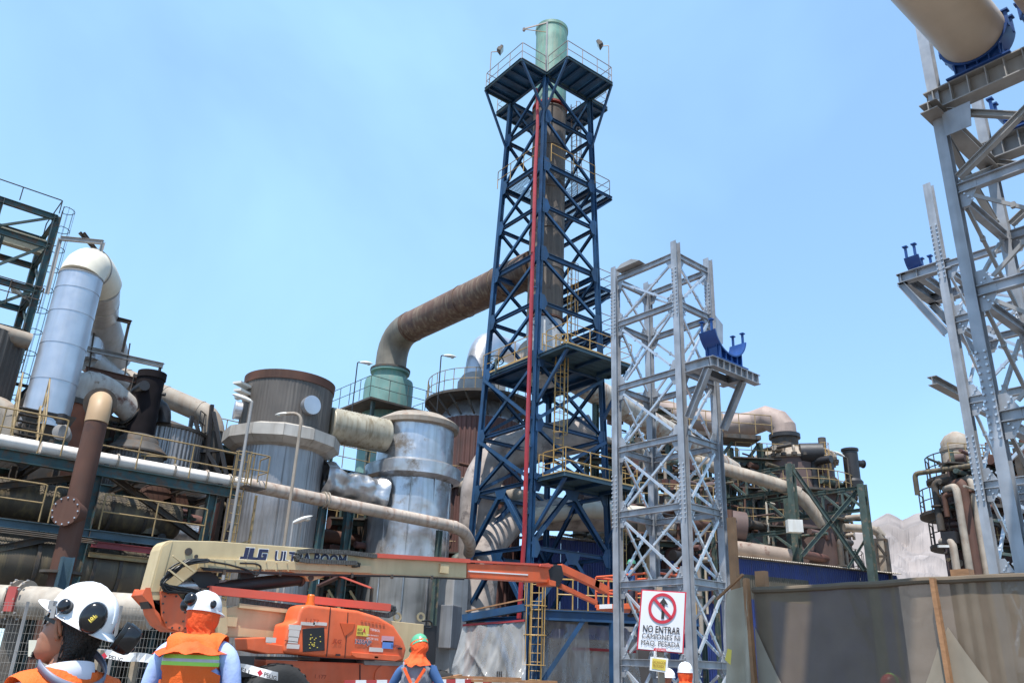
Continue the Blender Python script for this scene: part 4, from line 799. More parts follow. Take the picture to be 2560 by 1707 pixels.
# street lamps in front of the tanks
cobra('street_lamp', 'tall curved-neck street lamp in front of the corrugated tank', V(*pd(752, 1060, 26.5)[:2], 0), V(*pd(752, 1060, 26.5)[:2], pd(752, 1030, 26.5)[2]), .42, pd(716, 1034, 26.5), r=.055, pm=creamd, sz=.62)
q = pd(630, 1004, 26); cobra('street_lamp', 'white street lamp on a straight pole beside the round manhole', V(q[0], q[1], 0), q, .05, pd(622, 1001, 26), r=.05, sz=.95)
q = pd(733, 1307, 21); cobra('street_lamp', 'white street lamp head low in front of the corrugated tank', V(q[0], q[1], 0), q, .04, pd(741, 1304, 21), r=.03, sz=.68)
for px, py, D, lb in ((894, 905, 44, 'thin street lamp on the platform of the green vessel'), (1103, 888, 44, 'thin street lamp on the ring platform of the red brown vessel')):
    q = pd(px, py, D); zb = pd(px, 1030, D)[2]; cobra('street_lamp', lb, V(q[0], q[1], zb), q, .1, pd(px+10, py+1, D), r=.035, pm=black)
# ------------------------------------------------------------------ red brown vessel behind the blue tower
rv = thing('round_vessel', 'red-brown corrugated round vessel with ring platform behind the blue tower', 'tank', (28.9, 37.1, 0)); c3 = V(28.9, 37.1, 0)
MB().lathe(c3, [(2.55, 0), (2.55, 14.9)], 220, 1, .03).build('shell', redv, rv, True, ang=20)
MB().lathe(c3, [(2.5, 14.9), (2.35, 15.3), (1.75, 16.1)], 48).build('cone_roof', silvd, rv, True)
MB().lathe(c3, [(1.55, 16.1), (1.6, 16.6), (1.45, 16.7), (1.45, 17.6), (1.2, 18.0), (.8, 18.1)], 40).build('top_drum', galvw, rv, True)
MB().lathe(c3, [(1.62, 16.1), (3.3, 16.1), (3.3, 16.25), (1.62, 16.25)], 48, cap=False).build('ring_platform', rack, rv)
for k in range(20): a = 2*math.pi*k/20; MB().bar(c3+V(3.2*math.cos(a), 3.2*math.sin(a), 16.1), c3+V(2.45*math.cos(a+.15), 2.45*math.sin(a+.15), 15.0), .09).build('platform_strut', rack, rv)
handrail(rv, [c3+V(3.2*math.cos(a), 3.2*math.sin(a), 16.25) for a in np.linspace(2.3, 6.6, 22)], yelo, h=1.25, sp=1.0)
se = thing('silver_elbow', 'smooth silver duct bend rising from the red-brown vessel', 'duct', c3+V(0, 0, 18))
MB().tube(arc(c3+V(-.2, .2, 17.9), c3+V(-.2, .2, 20.3), c3+V(1.4, 1.0, 20.8), 9)+[c3+V(6, 3.5, 22)], .78, 32).build('bend', silv, se, True)
# white rust-streaked duct sloping to the right behind the tower
idt = thing('sloping_duct', 'white duct with rust-brown belly sloping down behind both towers', 'duct', (40, 33.5, 15)); a = pv(1360, 905, 33.5); b = pv(1700, 1100, 33.5); c = pv(1830, 1180, 33.5)
pipe(idt, [a-V(1.5, 0, -.25), a+(b-a)*.4, b, c], .78, whitr, 'sloping_run', 32, along(a, b, (.2, .5, .8)), 1.02)
for t in (.35, .9): q = a+(b-a)*t; MB().ib((q[0], q[1], 0), (q[0], q[1], q[2]-.7), .3, .3).build('support_post', tealc, idt)
# dusty ducts low behind the tower
ld = thing('dusty_duct', 'mottled dusty duct arching down behind the foot of the blue tower', 'duct', (28, 33, 6)); mot = mat('mottled lagging', (.34, .29, .26), .85, var=.3, vs=1.5, rust=.4, rc=(.18, .15, .14), rs=1.3)
MB().tube(bend([pd(1480, 1080, 42), pd(1340, 1110, 42), pd(1240, 1140, 41.5), pd(1200, 1210, 41), pd(1195, 1310, 41), pd(1195, 1420, 41)], .7), .95, 26).build('arched_run', mot, ld, True)
MB().tube(bend([pd(1560, 1290, 43), pd(1290, 1285, 42), pd(1210, 1370, 40), pd(1190, 1560, 39.5)], .8), .8, 24).build('lower_run', mot, ld, True)
ld2 = thing('lagged_pipe', 'pale lagged pipe running level behind the foot of the blue tower', 'pipe', (30, 33, 8)); MB().tube([pd(1150, 1215, 44), pd(1560, 1300, 44), pd(1700, 1320, 44)], .5, 20).build('upper_pipe', creamd, ld2, True); MB().tube([pd(1330, 1290, 41), pd(1480, 1275, 41), pd(1640, 1290, 41)], .42, 20).build('lower_pipe', cream, ld2, True)
bgp = thing('process_building', 'dark open steel process building filling the gaps behind the tanks', 'building', (24, 40, 0))
cols = [(x, y) for x in (12, 16, 20, 24) for y in (36.0, 40.5)]
for x, y in cols: MB().ib((x, y, 0), (x, y, 10.5), .3, .3).build('column', tealc, bgp)
for z in (4, 7.2, 10.4):
    for y in (36.0, 40.5): MB().ib((12, y, z), (24, y, z), .3, .2).build('beam', tealc, bgp)
    MB().box((18, 38.3, z+.17), (12.4, 4.6, .06)).build('floor_plate', rack, bgp)
    handrail(bgp, [(12, 35.8, z+.2), (24, 35.8, z+.2)], yelo, sp=1.5)
for k in range(10): MB().box((12.6+k*1.2, 40.7, 5.2), (1.14, .06, 10.2)).build('wall_panel', redv, bgp)
for x in (12, 16, 20): MB().bar((x, 36, 4), (x+4, 36, 7.2), .14).build('brace', tealc, bgp)
tk = thing('red_drum', 'dull red process drum inside the dark building between the tanks', 'tank', (17.4, 37.6, 0)); MB().lathe((17.4, 37.6, 0), [(1.1, .3), (1.1, 9.3), (.8, 9.7)], 36).build('shell', mat('dull red paint', (.22, .035, .025), .6, var=.3, rust=.2, rc=(.08, .04, .03)), tk, True)
m_ = MB()
for z in (3, 6, 8.6): flange(m_, (17.4, 37.6, z), (0, 0, 1), 1.14, .08, 36)
m_.build('bands', redv, tk, True)
cvy = thing('conveyor_hood', 'red pitched hood over a small conveyor between the tanks', 'hood', (16.5, 27, 2)); p = pd(850, 1440, 28); q = pd(930, 1470, 28); r = pd(795, 1465, 28)
MB().bar(p, q, .5, .05).build('roof_sheet', coral, cvy); MB().bar(p, r, .5, .05).build('roof_sheet', redv, cvy)
for a in (p, q, r): MB().bar((a[0], a[1], 0), a, .08).build('post', rack, cvy)
for k in (.2, .6): MB().bar(r+(q-r)*k-V(0, 0, .1), r+(q-r)*(k+.3)-V(0, 0, .8), .07).build('brace', yelo, cvy)
# ------------------------------------------------------------------ blue corrugated shed
A_, B_ = V(29.6, 32.1, 0), V(53.2, 24.9, 0); sdir = nrm(B_-A_); sn = V(sdir[1], -sdir[0], 0); L_ = np.linalg.norm(B_-A_)
sh = thing('corrugated_shed', 'long low shed clad in dark blue corrugated sheets', 'shed', (A_+B_)/2)
olive = mat('olive cladding', (.085, .072, .05), .6, var=.2, streak=.3, sc=(.05, .045, .035)); ns = 24
for i in range(ns):
    a = A_+sdir*L_*i/ns; w = L_/ns-.01; pts = []; k = 14
    pts = [(a+sdir*w*j/k+sn*(.03 if (j//1) % 2 else 0)) for j in range(k+1)]
    for z0, z1, mm in ((0, 6.0, navy), (6.0, 7.35, olive if i in (12, 13, 14, 15, 16, 8, 9) else navy), (7.35, 8.2, navy)):
        m_ = MB(); m_.add([p+V(0, 0, z0) for p in pts]+[p+V(0, 0, z1) for p in pts], [(j, j+1, k+2+j, k+1+j) for j in range(k)]); m_.build('wall_sheet', mm, sh)
for i in range(ns):
    a = A_+sdir*L_*i/ns; w = L_/ns+.04; k = 14; m_ = MB(); lo_ = [a+sdir*w*j/k+sn*.35+V(0, 0, 8.24+(.06 if j % 2 else 0)) for j in range(k+1)]; hi_ = [p-sn*5+V(0, 0, .5) for p in lo_]
    m_.add(lo_+hi_, [(j, j+1, k+2+j, k+1+j) for j in range(k)]); m_.build('roof_sheet', mat('dusty roof sheet', (.52, .46, .38), .6, var=.15, rust=.15), sh)
for q in (A_, B_): MB().bar(q-sn*2.5+V(0, 0, 0), q-sn*2.5+V(0, 0, 8.1), 5, .05, sdir).build('end_wall', navy, sh)
# ------------------------------------------------------------------ big vessel at the back right
bv = thing('dome_vessel', 'large mauve-brown vessel with domed lid and ring platform behind the shed', 'tank', (54.7, 32.4, 0)); c4 = V(54.7, 32.4, 0)
MB().lathe(c4, [(3.45, 0), (3.45, 14.0)], 64).build('shell', vess, bv, True)
for k in range(9): a = math.radians(262+k*9.5); MB().bar(c4+V(3.5*math.cos(a), 3.5*math.sin(a), 4), c4+V(3.5*math.cos(a), 3.5*math.sin(a), 12.6), .3, .1, V(math.cos(a), math.sin(a), 0)).build('rib', redv, bv)
MB().lathe(c4, [(3.2, 13.9), (2.95, 14.0), (2.95, 16.6)], 56).build('upper_shell', vess, bv, True)
MB().lathe(c4, [(3.1, 16.6), (3.15, 16.75), (3.0, 16.9), (2.5, 17.4), (1.6, 17.8), (.9, 18.0)], 56).build('domed_lid', creamd, bv, True)
MB().lathe(c4, [(3.3, 14.0), (4.3, 14.0), (4.3, 14.14), (3.3, 14.14)], 56, cap=False).build('ring_platform', rack, bv)
for k in range(24): a = 2*math.pi*k/24; MB().bar(c4+V(4.2*math.cos(a), 4.2*math.sin(a), 14.0), c4+V(3.4*math.cos(a), 3.4*math.sin(a), 12.4), .1).build('platform_strut', tealc, bv)
handrail(bv, [c4+V(4.2*math.cos(a), 4.2*math.sin(a), 14.14) for a in np.linspace(2.6, 6.9, 24)], yelo, h=1.3, sp=1.1, r=.035)
for k in range(14):
    a = 3.3+k*.23; q = c4+V(3.12*math.cos(a), 3.12*math.sin(a), 16.75); MB().tube(bend([q, q+V(0, 0, .55), q+V(-.7*math.cos(a), -.7*math.sin(a), .75)], .2, 3), .09, 8).build('header_pipe', creamd, bv, True); MB().lathe(q-V(0, 0, .1), [(.2, 0), (.2, .22)], 12).build('nozzle', rack, bv, True)
ladder(bv, c4+V(-1.0, -3.15, 14.1), c4+V(-.9, -3.1, 17.6), yel, (-.2, -1, 0), .5, c0=1.6)
MB().lathe(c4+V(1.4, -3.9, 0), [(.6, 14.2), (.68, 15.1), (.52, 15.3), (.52, 17.3), (.6, 17.35), (.6, 17.5)], 28).build('side_stack', black, bv, True)
MB().lathe(c4+V(1.4, -3.9, 16.5), [(.25, .5), (.25, .95), (.3, .95), (.3, 1.02)], 18, ax=(.8, -.4, 0)).build('stack_branch', black, bv, True)
MB().lathe(c4+V(-1.3, -2.4, 16.9), [(.1, -.9), (.75, -.75), (.75, .75), (.2, .9)], 26, ax=(.6, -.8, 0)).build('explosion_door', black, bv, True)
q = c4+V(-.2, -3.3, 9.5); 
for k, (dx, h) in enumerate(((.2, 3.2), (.9, 2.6), (1.6, 3.4))): MB().tube([c4+V(dx, -3.62, 5.2), c4+V(dx, -3.62, 5.2+h)], .07, 8).build('riser_pipe', creamd, bv, True)
MB().box(c4+V(.8, -3.9, 7.0), (1.8, .8, 1.6)).build('black_cowl', black, bv)
MB().lathe(c4+V(0, 0, 0), [(3.9, 8.8), (4.3, 8.8), (4.3, 8.95), (3.9, 8.95)], 48, cap=False, a0=4.4, a1=6.4).build('lower_platform', rack, bv); handrail(bv, [c4+V(4.2*math.cos(a), 4.2*math.sin(a), 8.95) for a in np.linspace(4.5, 6.3, 9)], rack, h=1.3, sp=1.0)
ge = thing('gooseneck_duct', 'pale gooseneck duct bending down into the domed vessel', 'duct', c4+V(-1, 1, 18)); a = pd(1962, 1100, 59); 
MB().tube([a-V(0, 0, 1.4), a+V(0, 0, .4)], .95, 32).build('neck', rack, ge, True)
MB().tube([a+V(0, 0, .3), a+V(0, 0, .9), pd(1946, 1056, 59.3), pd(1915, 1045, 60), pd(1880, 1058, 60.6), pd(1820, 1066, 61), pd(1700, 1040, 61.5), pd(1620, 1015, 62)], [.9, .9, .95, .95, .92, .9, .9, .9], 32).build('gooseneck', mat('pinkish cream duct', (.30, .225, .19), .65, var=.2, rust=.25, rc=(.2, .13, .10), rs=.8), ge, True, ang=13)
m_ = MB(); flange(m_, a+V(0, 0, .25), (0, 0, 1), 1.12, .3, 32); flange(m_, a+V(0, 0, -.6), (0, 0, 1), 1.1, .2, 32); m_.build('flange_pair', black, ge, True)
pl = a+V(-3.2, 1.2, -1.0); MB().box(pl+V(-2.5, 2, .6), (8, 2.2, .3), -.58).build('walkway', rack, ge); d_ = nrm(V(-6, 4, 0)); s_ = V(-d_[1], d_[0], 0)
for s2 in (-1, ): handrail(ge, [pl+d_*-1.5-s_*-1.2+V(0, 0, .75), pl+d_*7-s_*-1.2+V(0, 0, .75)], yelo, h=1.4, sp=1.3, r=.035)
for k in range(4): MB().ib(pl+d_*(2.*k-1)+V(0, 0, .4), pl+d_*(2.*k+.8)+V(.4, -.3, -1.3), .2, .2).build('brace', tealc, ge)
for t in (-1, 6): q = pl+d_*t; MB().ib((q[0], q[1], 0), (q[0], q[1], q[2]+.4), .35, .35).build('support_leg', tealc, ge)
# white pipe sloping down in front of the vessel
p_ = thing('white_pipe', 'white pipe sloping down across the face of the domed vessel', 'pipe', (47.5, 29, 12)); MB().tube(bend([pd(1700, 1140, 54), pd(1960, 1215, 52.5), pd(2000, 1235, 52.5), pd(2060, 1310, 52.5)], 1.), .42, 22).build('pipe_run', creamd, p_, True)
p_ = thing('bent_pipe', 'cream pipe with right-angle bend beside the far lattice frame', 'pipe', (52, 24, 0)); MB().tube(bend([pd(2110, 1318, 54), pd(2190, 1322, 54), pd(2205, 1340, 54), pd(2208, 1440, 54)], .6), .27, 16).build('pipe_run', creamd, p_, True); MB().tube([pd(2208, 1430, 54), V(*pd(2208, 1440, 54)[:2], 0)], .27, 16).build('drop_leg', creamd, p_, True)
p_ = thing('drain_pipe', 'fat rusty pipe lying along the shed roof below the domed vessel', 'pipe', (47, 29, 9)); MB().tube([pd(1780, 1368, 52), pd(1850, 1372, 52), pd(1975, 1392, 52)], .5, 20).build('pipe_run', mat('half rusty pipe', (.26, .2, .16), .65, var=.2, rust=.4, rc=(.12, .05, .03)), p_, True); MB().tube([pd(1795, 1310, 52.5), pd(1860, 1320, 52.5)], 1.0, 22).build('drum', vess, p_, True)
# truss gantry in front of the vessel
tg = thing('truss_gantry', 'green lattice truss gantry spanning in front of the domed vessel', 'gantry', (48, 28, 0)); u1_, u2_ = 47.35, 48.84
for (u_, v_, zt_) in ((u1_, 28.15, 14.75), (u2_, 24.29, 13.15), (u1_, 33.2, 14.7), (u2_, 29.4, 12.9)): MB().ib((u_, v_, 0), (u_, v_, zt_), .46, .42, .04).build('post', tealc, tg)
def truss(u_, va, vb, zt_, zb_, n=5):
    for z in (zt_, zb_): MB().ib((u_, va, z), (u_, vb, z), .2, .2, .02).build('chord', tealc, tg)
    for i in range(n):
        y0 = va+(vb-va)*i/n; y1 = va+(vb-va)*(i+1)/n; MB().bar((u_, y0, zb_), (u_, y0, zt_), .12).build('web', tealc, tg); MB().bar((u_, y0, zb_), (u_, y1, zt_), .14).build('diagonal', tealc, tg); MB().box((u_-.05, y0, zt_-.05), (.03, .5, .4)).build('gusset', tealc, tg)
truss(u1_, 28.15, 36.5, 14.55, 13.05); truss(u1_, 28.15, 38, 10.5, 9.2, 6); truss(u2_, 24.29, 31, 12.95, 11.6)
for a, b, w in (((2150, 1218), (2005, 1388), .24), ((1985, 1175), (2160, 1425), .24), ((2110, 1300), (2165, 1300), .1), ((2165, 1345), (2120, 1420), .14), ((2135, 1375), (2165, 1425), .14)): MB().ib(pd(*a, 50.6), pd(*b, 50.6), w, w*.8).build('brace', tealc, tg)
MB().box(pd(1986, 1315, 51), (.9, .5, .75), g_*-1).build('lamp_housing', lampm, tg)
lt = thing('lattice_mast', 'small dark lattice frame standing beside the bent cream pipe', 'frame', (51, 24.5, 0)); 
for x in (2186, 2214): q = pd(x, 1347, 53); MB().bar((q[0], q[1], 0), q, .2).build('post', rack, lt)
for a, b in (((2186, 1348), (2214, 1348)), ((2186, 1390), (2214, 1390)), ((2186, 1350), (2214, 1388)), ((2214, 1392), (2186, 1430)), ((2186, 1430), (2214, 1430))): MB().bar(pd(*a, 53), pd(*b, 53), .13).build('lacing', rack, lt)
q = pd(2118, 1145, 57); cobra('street_lamp', 'thin lamp on the ring platform of the domed vessel', V(q[0], q[1], 14.1), q, .1, pd(2108, 1140, 57), r=.05, pm=rack, sz=1.1)
# ------------------------------------------------------------------ vessel far right behind the towers
fv = thing('piped_column', 'rusty process column wrapped in pipes and platforms at the far right', 'tank', (50.5, 20, 0)); Dv = 47; c5 = pd(2442, 1300, Dv); c5 = V(c5[0], c5[1], 0)
fz = lambda y, x=2400: pd(x, y, Dv)[2]
MB().lathe(c5, [(1.9, 0), (1.9, fz(1240)), (1.5, fz(1225)), (1.3, fz(1190)), (1.3, fz(1170))], 40).build('shell', redv, fv, True)
MB().lathe(c5+V(-.3, .3, 0), [(1.1, fz(1190)), (.95, fz(1165)), (.9, fz(1130)), (.95, fz(1128)), (.95, fz(1120)), (.85, fz(1118)), (.85, fz(1105)), (.6, fz(1090)), (.2, fz(1080))], 32).build('cream_top', creamd, fv, True)
for y, r in ((1205, 2.3), (1290, 2.9), (1370, 2.6)):
    MB().lathe(c5, [(1.4, fz(y)), (r, fz(y)), (r, fz(y)+.18), (1.4, fz(y)+.18)], 40, cap=False).build('ring_platform', rack, fv); handrail(fv, [c5+V((r-.1)*math.cos(a), (r-.1)*math.sin(a), fz(y)+.18) for a in np.linspace(1.6, 6.6, 20)], rack, h=1.3, sp=1.0, r=.035)
for x0, xt, yt, r in ((2398, 2390, 1215, .2), (2412, 2405, 1205, .26), (2432, 2428, 1195, .22), (2385, 2380, 1350, .2), (2452, 2448, 1250, .2)):
    t_ = pd(xt, yt, Dv-3); b_ = V(t_[0], t_[1], 0); MB().tube(bend([b_, t_, t_+V(.9, .9, .1)], .4, 4), r, 12).build('riser_pipe', rustp if x0 in (2412, 2452) else creamd, fv, True)
for x, y in ((2380, 1345), (2455, 1180), (2470, 1300)): q = pd(x, y, Dv-2.6); MB().box(q, (.9, .7, .6)).build('valve_box', black, fv)
for x in (2370, 2378): q = pd(x, 1150, Dv-2); MB().tube([q-V(0, 0, 6), q], .035, 6).build('lightning_rod', rack, fv)
MB().bar(pd(2345, 1365, Dv-3), pd(2372, 1365, Dv-3), .12).build('lamp_arm', lampm, fv)
MB().lathe(c5+V(1.5, -2, 0), [(1.6, 0), (1.6, fz(1330))], 36).build('orange_drum', mat('rust orange', (.42, .09, .03), .6, var=.3), fv, True)
for x in (2500, 2540):                          # more steel behind the tower legs
    q = pd(x, 1120, 44); MB().ib((q[0], q[1], 0), q, .3, .3).build('post', rack, fv)
for y in (1100, 1200, 1300, 1380): MB().bar(pd(2480, y, 44), pd(2600, y+18, 44), .16).build('beam', tealc, fv)
# ------------------------------------------------------------------ mesh screen
def netm(name, col, al):
    M = mat(name, col, .9, var=.12, vs=3, bump=.15, bs=300, spec=.1); P = M.node_tree.nodes['Principled BSDF']; P.inputs['Alpha'].default_value = al; return M
net1 = netm('shade net', (.165, .128, .092), .88); net2 = netm('shade net lower piece', (.30, .255, .195), .88)
ms = thing('mesh_screen', 'brown shade-net screen stretched between timber posts beside the sign', 'fence', (7.8, 1.5, 0))
U0 = 7.82; va, vb = 5.2, -4.5
def cloth(f_top, f_bot, off, nm, mt, amp=.01, va=va, vb=vb, nx=90, ny=22):
    m_ = MB(); vs = []
    for i in range(nx+1):
        y = va+(vb-va)*i/nx
        for j in range(ny+1):
            t = j/ny; z = f_top(y)*(1-t)+f_bot(y)*t; vs.append((U0+off+amp*mn.noise(Vector((y*1.3, z*1.1, off*9)))+.004*mn.noise(Vector((y*6, z*2, 3))), y, z))
    k = ny+1; m_.add(vs, [(i*k+j, i*k+j+1, (i+1)*k+j+1, (i+1)*k+j) for i in range(nx) for j in range(ny)]); return m_.build(nm, mt, ms, True, ang=80)
ztp = lambda y: 2.51-.012*abs(math.sin((y-3.3)*1.3))
cloth(ztp, lambda y: .05, 0, 'net', net1)
roll = MB(); roll.tube([(U0-.01, y, ztp(y)+.012*mn.noise(Vector((y*3, 1, 1)))) for y in np.linspace(va, vb, 80)], .032, 8); roll.build('rolled_hem', net1, ms, True)
ps = [5.2, 3.28, .9, -1.4, -3.8]
def sag(y):
    for a, b in zip(ps[:-1], ps[1:]):
        if b <= y <= a: t = (y-b)/(a-b); k = (2*t-1); return .85+1.3*abs(k)**1.7
    return 1.0
cloth(sag, lambda y: .04, -.028, 'lower_net', net2, .012)
for i, y in enumerate(ps):
    ln = .1 if i == 1 else .02; MB().bar((U0-.075, y-.02, 0), (U0-.075, y+.03+ln*0, 2.52 if i else 2.62), .038, .06, (1, 0, 0)).build('timber_post', wood, ms)
MB().box((U0+.06, 5.13, 1.35), (.07, .12, 2.7)).build('timber_post', wood, ms)
MB().box((U0+.35, 3.22, 2.58), (.12, .16, .1)).build('timber_block', wood, ms)
# folded return of the net at its left end
m_ = MB(); vs = []; nx, ny = 14, 24; eR, eL = V(U0-.03, 5.22, 0), V(7.80, 5.56, 0)
for i in range(nx+1):
    t = i/nx; b = eR+(eL-eR)*t
    for j in range(ny+1):
        z = (2.60-.16*t)*(1-j/ny); vs.append((b[0]+.05*math.sin(t*9+z*2)+.02*mn.noise(Vector((t*4, z*3, 2)))-.03, b[1]+.02*mn.noise(Vector((t*2, z*3, 7))), z))
k = ny+1; m_.add(vs, [(i*k+j, i*k+j+1, (i+1)*k+j+1, (i+1)*k+j) for i in range(nx) for j in range(ny)]); m_.build('net_return', netm('sacking', (.42, .36, .27), .97), ms, True, ang=80)
MB().bar((7.72, 5.6, 2.42), (7.72, 5.25, 2.66), .03, .02).build('timber_batten', wood, ms); MB().bar((7.74, 5.24, .1), (7.74, 5.24, 2.6), .045, .03).build('timber_batten', wood, ms)
tp = thing('timber_post', 'tall pale timber post standing at the left end of the mesh screen', 'post', (7.93, 5.5, 0)); MB().box((7.93, 5.5, 1.66), (.06, .085, 3.3)).build('post', wood, tp); m_ = MB(); m_.poly([pd(1819, 1620, 9.1), pd(1829, 1624, 9.1), pd(1826, 1661, 9.1), pd(1812, 1648, 9.1)], -hf*.006); m_.build('paper_tag', sgy, tp)
# ------------------------------------------------------------------ no-entry sign
sg = thing('warning_sign', 'white no-entry sign board for trucks and heavy machinery on a timber post', 'sign', V(*pd(1650, 1600, 11.06)[:2], 0))
sp = lambda x, y, D=11.: pd(1540+x*.1703, 1440+y*.1703, D)
def panel(cs_, D, mt, nm, th=.006, par=None): return MB().poly([sp(*c_, D) for c_ in cs_], hf*th).build(nm, mt, par or sg)
bd_ = panel([(375, 190), (1035, 230), (990, 1135), (305, 1075)], 11.0, sgr, 'board', .02); panel([(390, 207), (1012, 245), (972, 1117), (325, 1060)], 10.994, mat('sign white', (.74, .73, .75), .4, var=.03), 'face')
xd = nrm(sp(935, 850)-sp(390, 805)); yd = nrm(np.cross(np.cross(xd, sp(680, 300)-sp(680, 600)), xd)); ydn = nrm(sp(690, 300)-sp(660, 700))
cc_ = sp(680, 467, 10.988); rx = np.linalg.norm(sp(885, 480)-sp(475, 455))/2; ry = rx*1.05
def ringm(r0_, r1_, n=48): 
    m_ = MB(); vs = [cc_+xd*r*rx*math.cos(2*math.pi*i/n)+ydn*r*ry*math.sin(2*math.pi*i/n) for r in (r0_, r1_) for i in range(n)]; m_.add(vs+[v-hf*.004 for v in vs], [(i, (i+1) % n, n+(i+1) % n, n+i) for i in range(n)]+[(2*n+i, 2*n+(i+1) % n, 3*n+(i+1) % n, 3*n+i) for i in range(n)]+[(n+i, n+(i+1) % n, 3*n+(i+1) % n, 3*n+i) for i in range(n)]); return m_
m_ = MB(); m_.bar(sp(683, 620, 10.987), sp(696, 400, 10.987), rx*.2, .004, hf); m_.poly([sp(628, 405, 10.986), sp(700, 312, 10.986), sp(765, 420, 10.986), sp(700, 395, 10.986)], -hf*.003); m_.build('arrow', sgb, sg)
ringm(.80, 1.0).build('ring', sgr, sg); MB().bar(sp(560, 325, 10.98), sp(805, 605, 10.98), rx*.21, .004, hf).build('slash', sgr, sg)
for s_, x0, y0, x1, h, b in (('NO ENTRAR', 392, 808, 938, 98, .018), ('CAMIONES NI', 378, 903, 936, 72, .008), ('MAQ. PESADA', 366, 1000, 934, 72, .008)):
    o0, o1 = sp(x0, y0, 10.988), sp(x1, y0+(x1-x0)*.079, 10.988); text(sg, s_, o0, o1-o0, ydn, h*.1703/197.4*1.0, sgb, bold=.012 if b > .01 else 0, width=np.linalg.norm(o1-o0))
panel([(560, 1050), (730, 1062), (742, 1100), (548, 1088)], 10.99, sgr, 'badge', .004); text(sg, 'O STAPES', sp(580, 1086, 10.985), xd, ydn, .022, wht, width=np.linalg.norm(sp(725, 1)-sp(585, 1)))
q = sp(660, 1300, 11.06); MB().box((q[0], q[1], 1.35), (.07, .09, 2.7), g_*-1+.05).build('timber_post', woodg, sg)
s2 = thing('warning_sign', 'small yellow deep-excavation notice hung on the sign post', 'sign', sp(630, 1400, 10.95)); 
pan2 = lambda cs_, D, mt, nm, th=.01: MB().poly([sp(*c_, D) for c_ in cs_], hf*th).build(nm, mt, s2)
pan2([(505, 1175), (768, 1205), (750, 1415), (495, 1375)], 10.95, wht, 'board'); pan2([(535, 1200), (735, 1222), (722, 1385), (525, 1352)], 10.945, sgy, 'face', .003)
for s_, x0, y0, x1 in (('EXCAVACION', 538, 1272, 728), ('PROFUNDA', 542, 1328, 708)):
    o0, o1 = sp(x0, y0, 10.941), sp(x1, y0+(x1-x0)*.1, 10.941); text(s2, s_, o0, o1-o0, ydn, .034, mat('brown ink', (.25, .13, .03), .6, var=.1), width=np.linalg.norm(o1-o0), bold=.01)
for x in (560, 585): MB().tube([sp(x, 1185, 10.945), sp(575+(x-572)*.8, 1095, 10.99)], .004, 5).build('string', wht, s2)
# ------------------------------------------------------------------ boom lift
bl_ = thing('boom_lift', 'large orange and cream articulated boom lift with basket at the blue tower', 'boom lift', (8.5, 16.3, 0))
def tr(px, v, th, mt, nm, par=None, bev=.0, smooth=False, seg=2): 
    return MB().poly([pv(x, y, v) for x, y in px], (0, th, 0)).build(nm, mt, par or bl_, smooth, bev, seg)
VB = 16.12
boom = tr([(425, 1350), (415, 1353), (405, 1362), (399, 1374), (372, 1474), (373, 1490), (380, 1500), (400, 1500), (405, 1478), (440, 1468), (494, 1427), (728, 1428), (763, 1441), (772, 1451), (783, 1451), (837, 1431), (1166, 1444), (1167, 1404), (864, 1376), (540, 1352)], VB, .5, boomc, 'base_boom', None, .015)
tr([(498, 1397), (520, 1395), (720, 1402), (930, 1413), (930, 1432), (728, 1424), (494, 1422)], VB-.05, .055, boomc, 'side_rail', boom, .008)
tr([(407, 1366), (432, 1352), (425, 1378), (398, 1478), (378, 1478)], VB-.012, .014, boomc, 'end_plate', boom)
fly = tr([(1168, 1408), (1382, 1414), (1388, 1424), (1388, 1452), (1380, 1456), (1168, 1443)], VB+.06, .36, orange, 'fly_boom', None, .012)
MB().bar(pv(1170, 1427, VB+.055), pv(1320, 1436, VB+.055), .01, .03, (0, 0, 1)).build('stripe', wht, fly)
MB().bar(pv(1166, 1403, VB+.2), pv(1168, 1446, VB+.2), .5, .03, (0, 1, 0)).build('wear_collar', black, boom)
MB().box(pv(1110, 1421, VB-.03), (.24, .06, .2)).build('access_cover', boomc, boom)
for x, y, r in ((472, 1378, .07), (491, 1390, .035), (778, 1444, .06)): MB().lathe(pv(x, y, VB-.02), [(r, 0), (r, .05)], 16, ax=(0, 1, 0)).build('pivot_pin', rack, boom, True)
# lettering
def lab(s_, x0, y0, x1, y1, hpx, mt, par, v, out=None, bold=0., shear=0.):
    o0, o1 = pv(x0, y0, v), pv(x1, y1, v); h = abs(pv(x0, y0-hpx, v)[2]-o0[2])
    if out is not None: text(par, s_, o0+V(0, .003, 0), o1-o0, (0, 0, 1), h, out, bold=bold+.035, shear=shear, width=np.linalg.norm(o1-o0)*1.015)
    return text(par, s_, o0, o1-o0, (0, 0, 1), h, mt, bold=bold, shear=shear, width=np.linalg.norm(o1-o0))
for gp in ([(1172, 222), (1216, 222), (1187, 356), (1104, 350), (1114, 322), (1146, 324)], [(1226, 226), (1276, 228), (1254, 330), (1312, 336), (1303, 366), (1196, 357)], [(1332, 238), (1436, 244), (1428, 278), (1364, 274), (1350, 333), (1374, 335), (1379, 318), (1362, 316), (1369, 290), (1424, 294), (1404, 370), (1300, 364)]):
    c_ = np.mean(np.array(gp), axis=0); f_ = lambda q, e: (360+(q[0]+e*np.sign(q[0]-c_[0]))*.2168, 1320+(q[1]+e*np.sign(q[1]-c_[1]))*.2168)
    MB().poly([pv(*f_(q, 7), VB-.004) for q in gp], (0, .003, 0)).build('letter_edge', wht, boom); MB().poly([pv(*f_(q, 0), VB-.009) for q in gp], (0, .004, 0)).build('letter', dkb, boom)
lab('ULTRA BOOM', 685, 1403, 864, 1413, 28, dkb, boom, VB-.004, wht, .035)
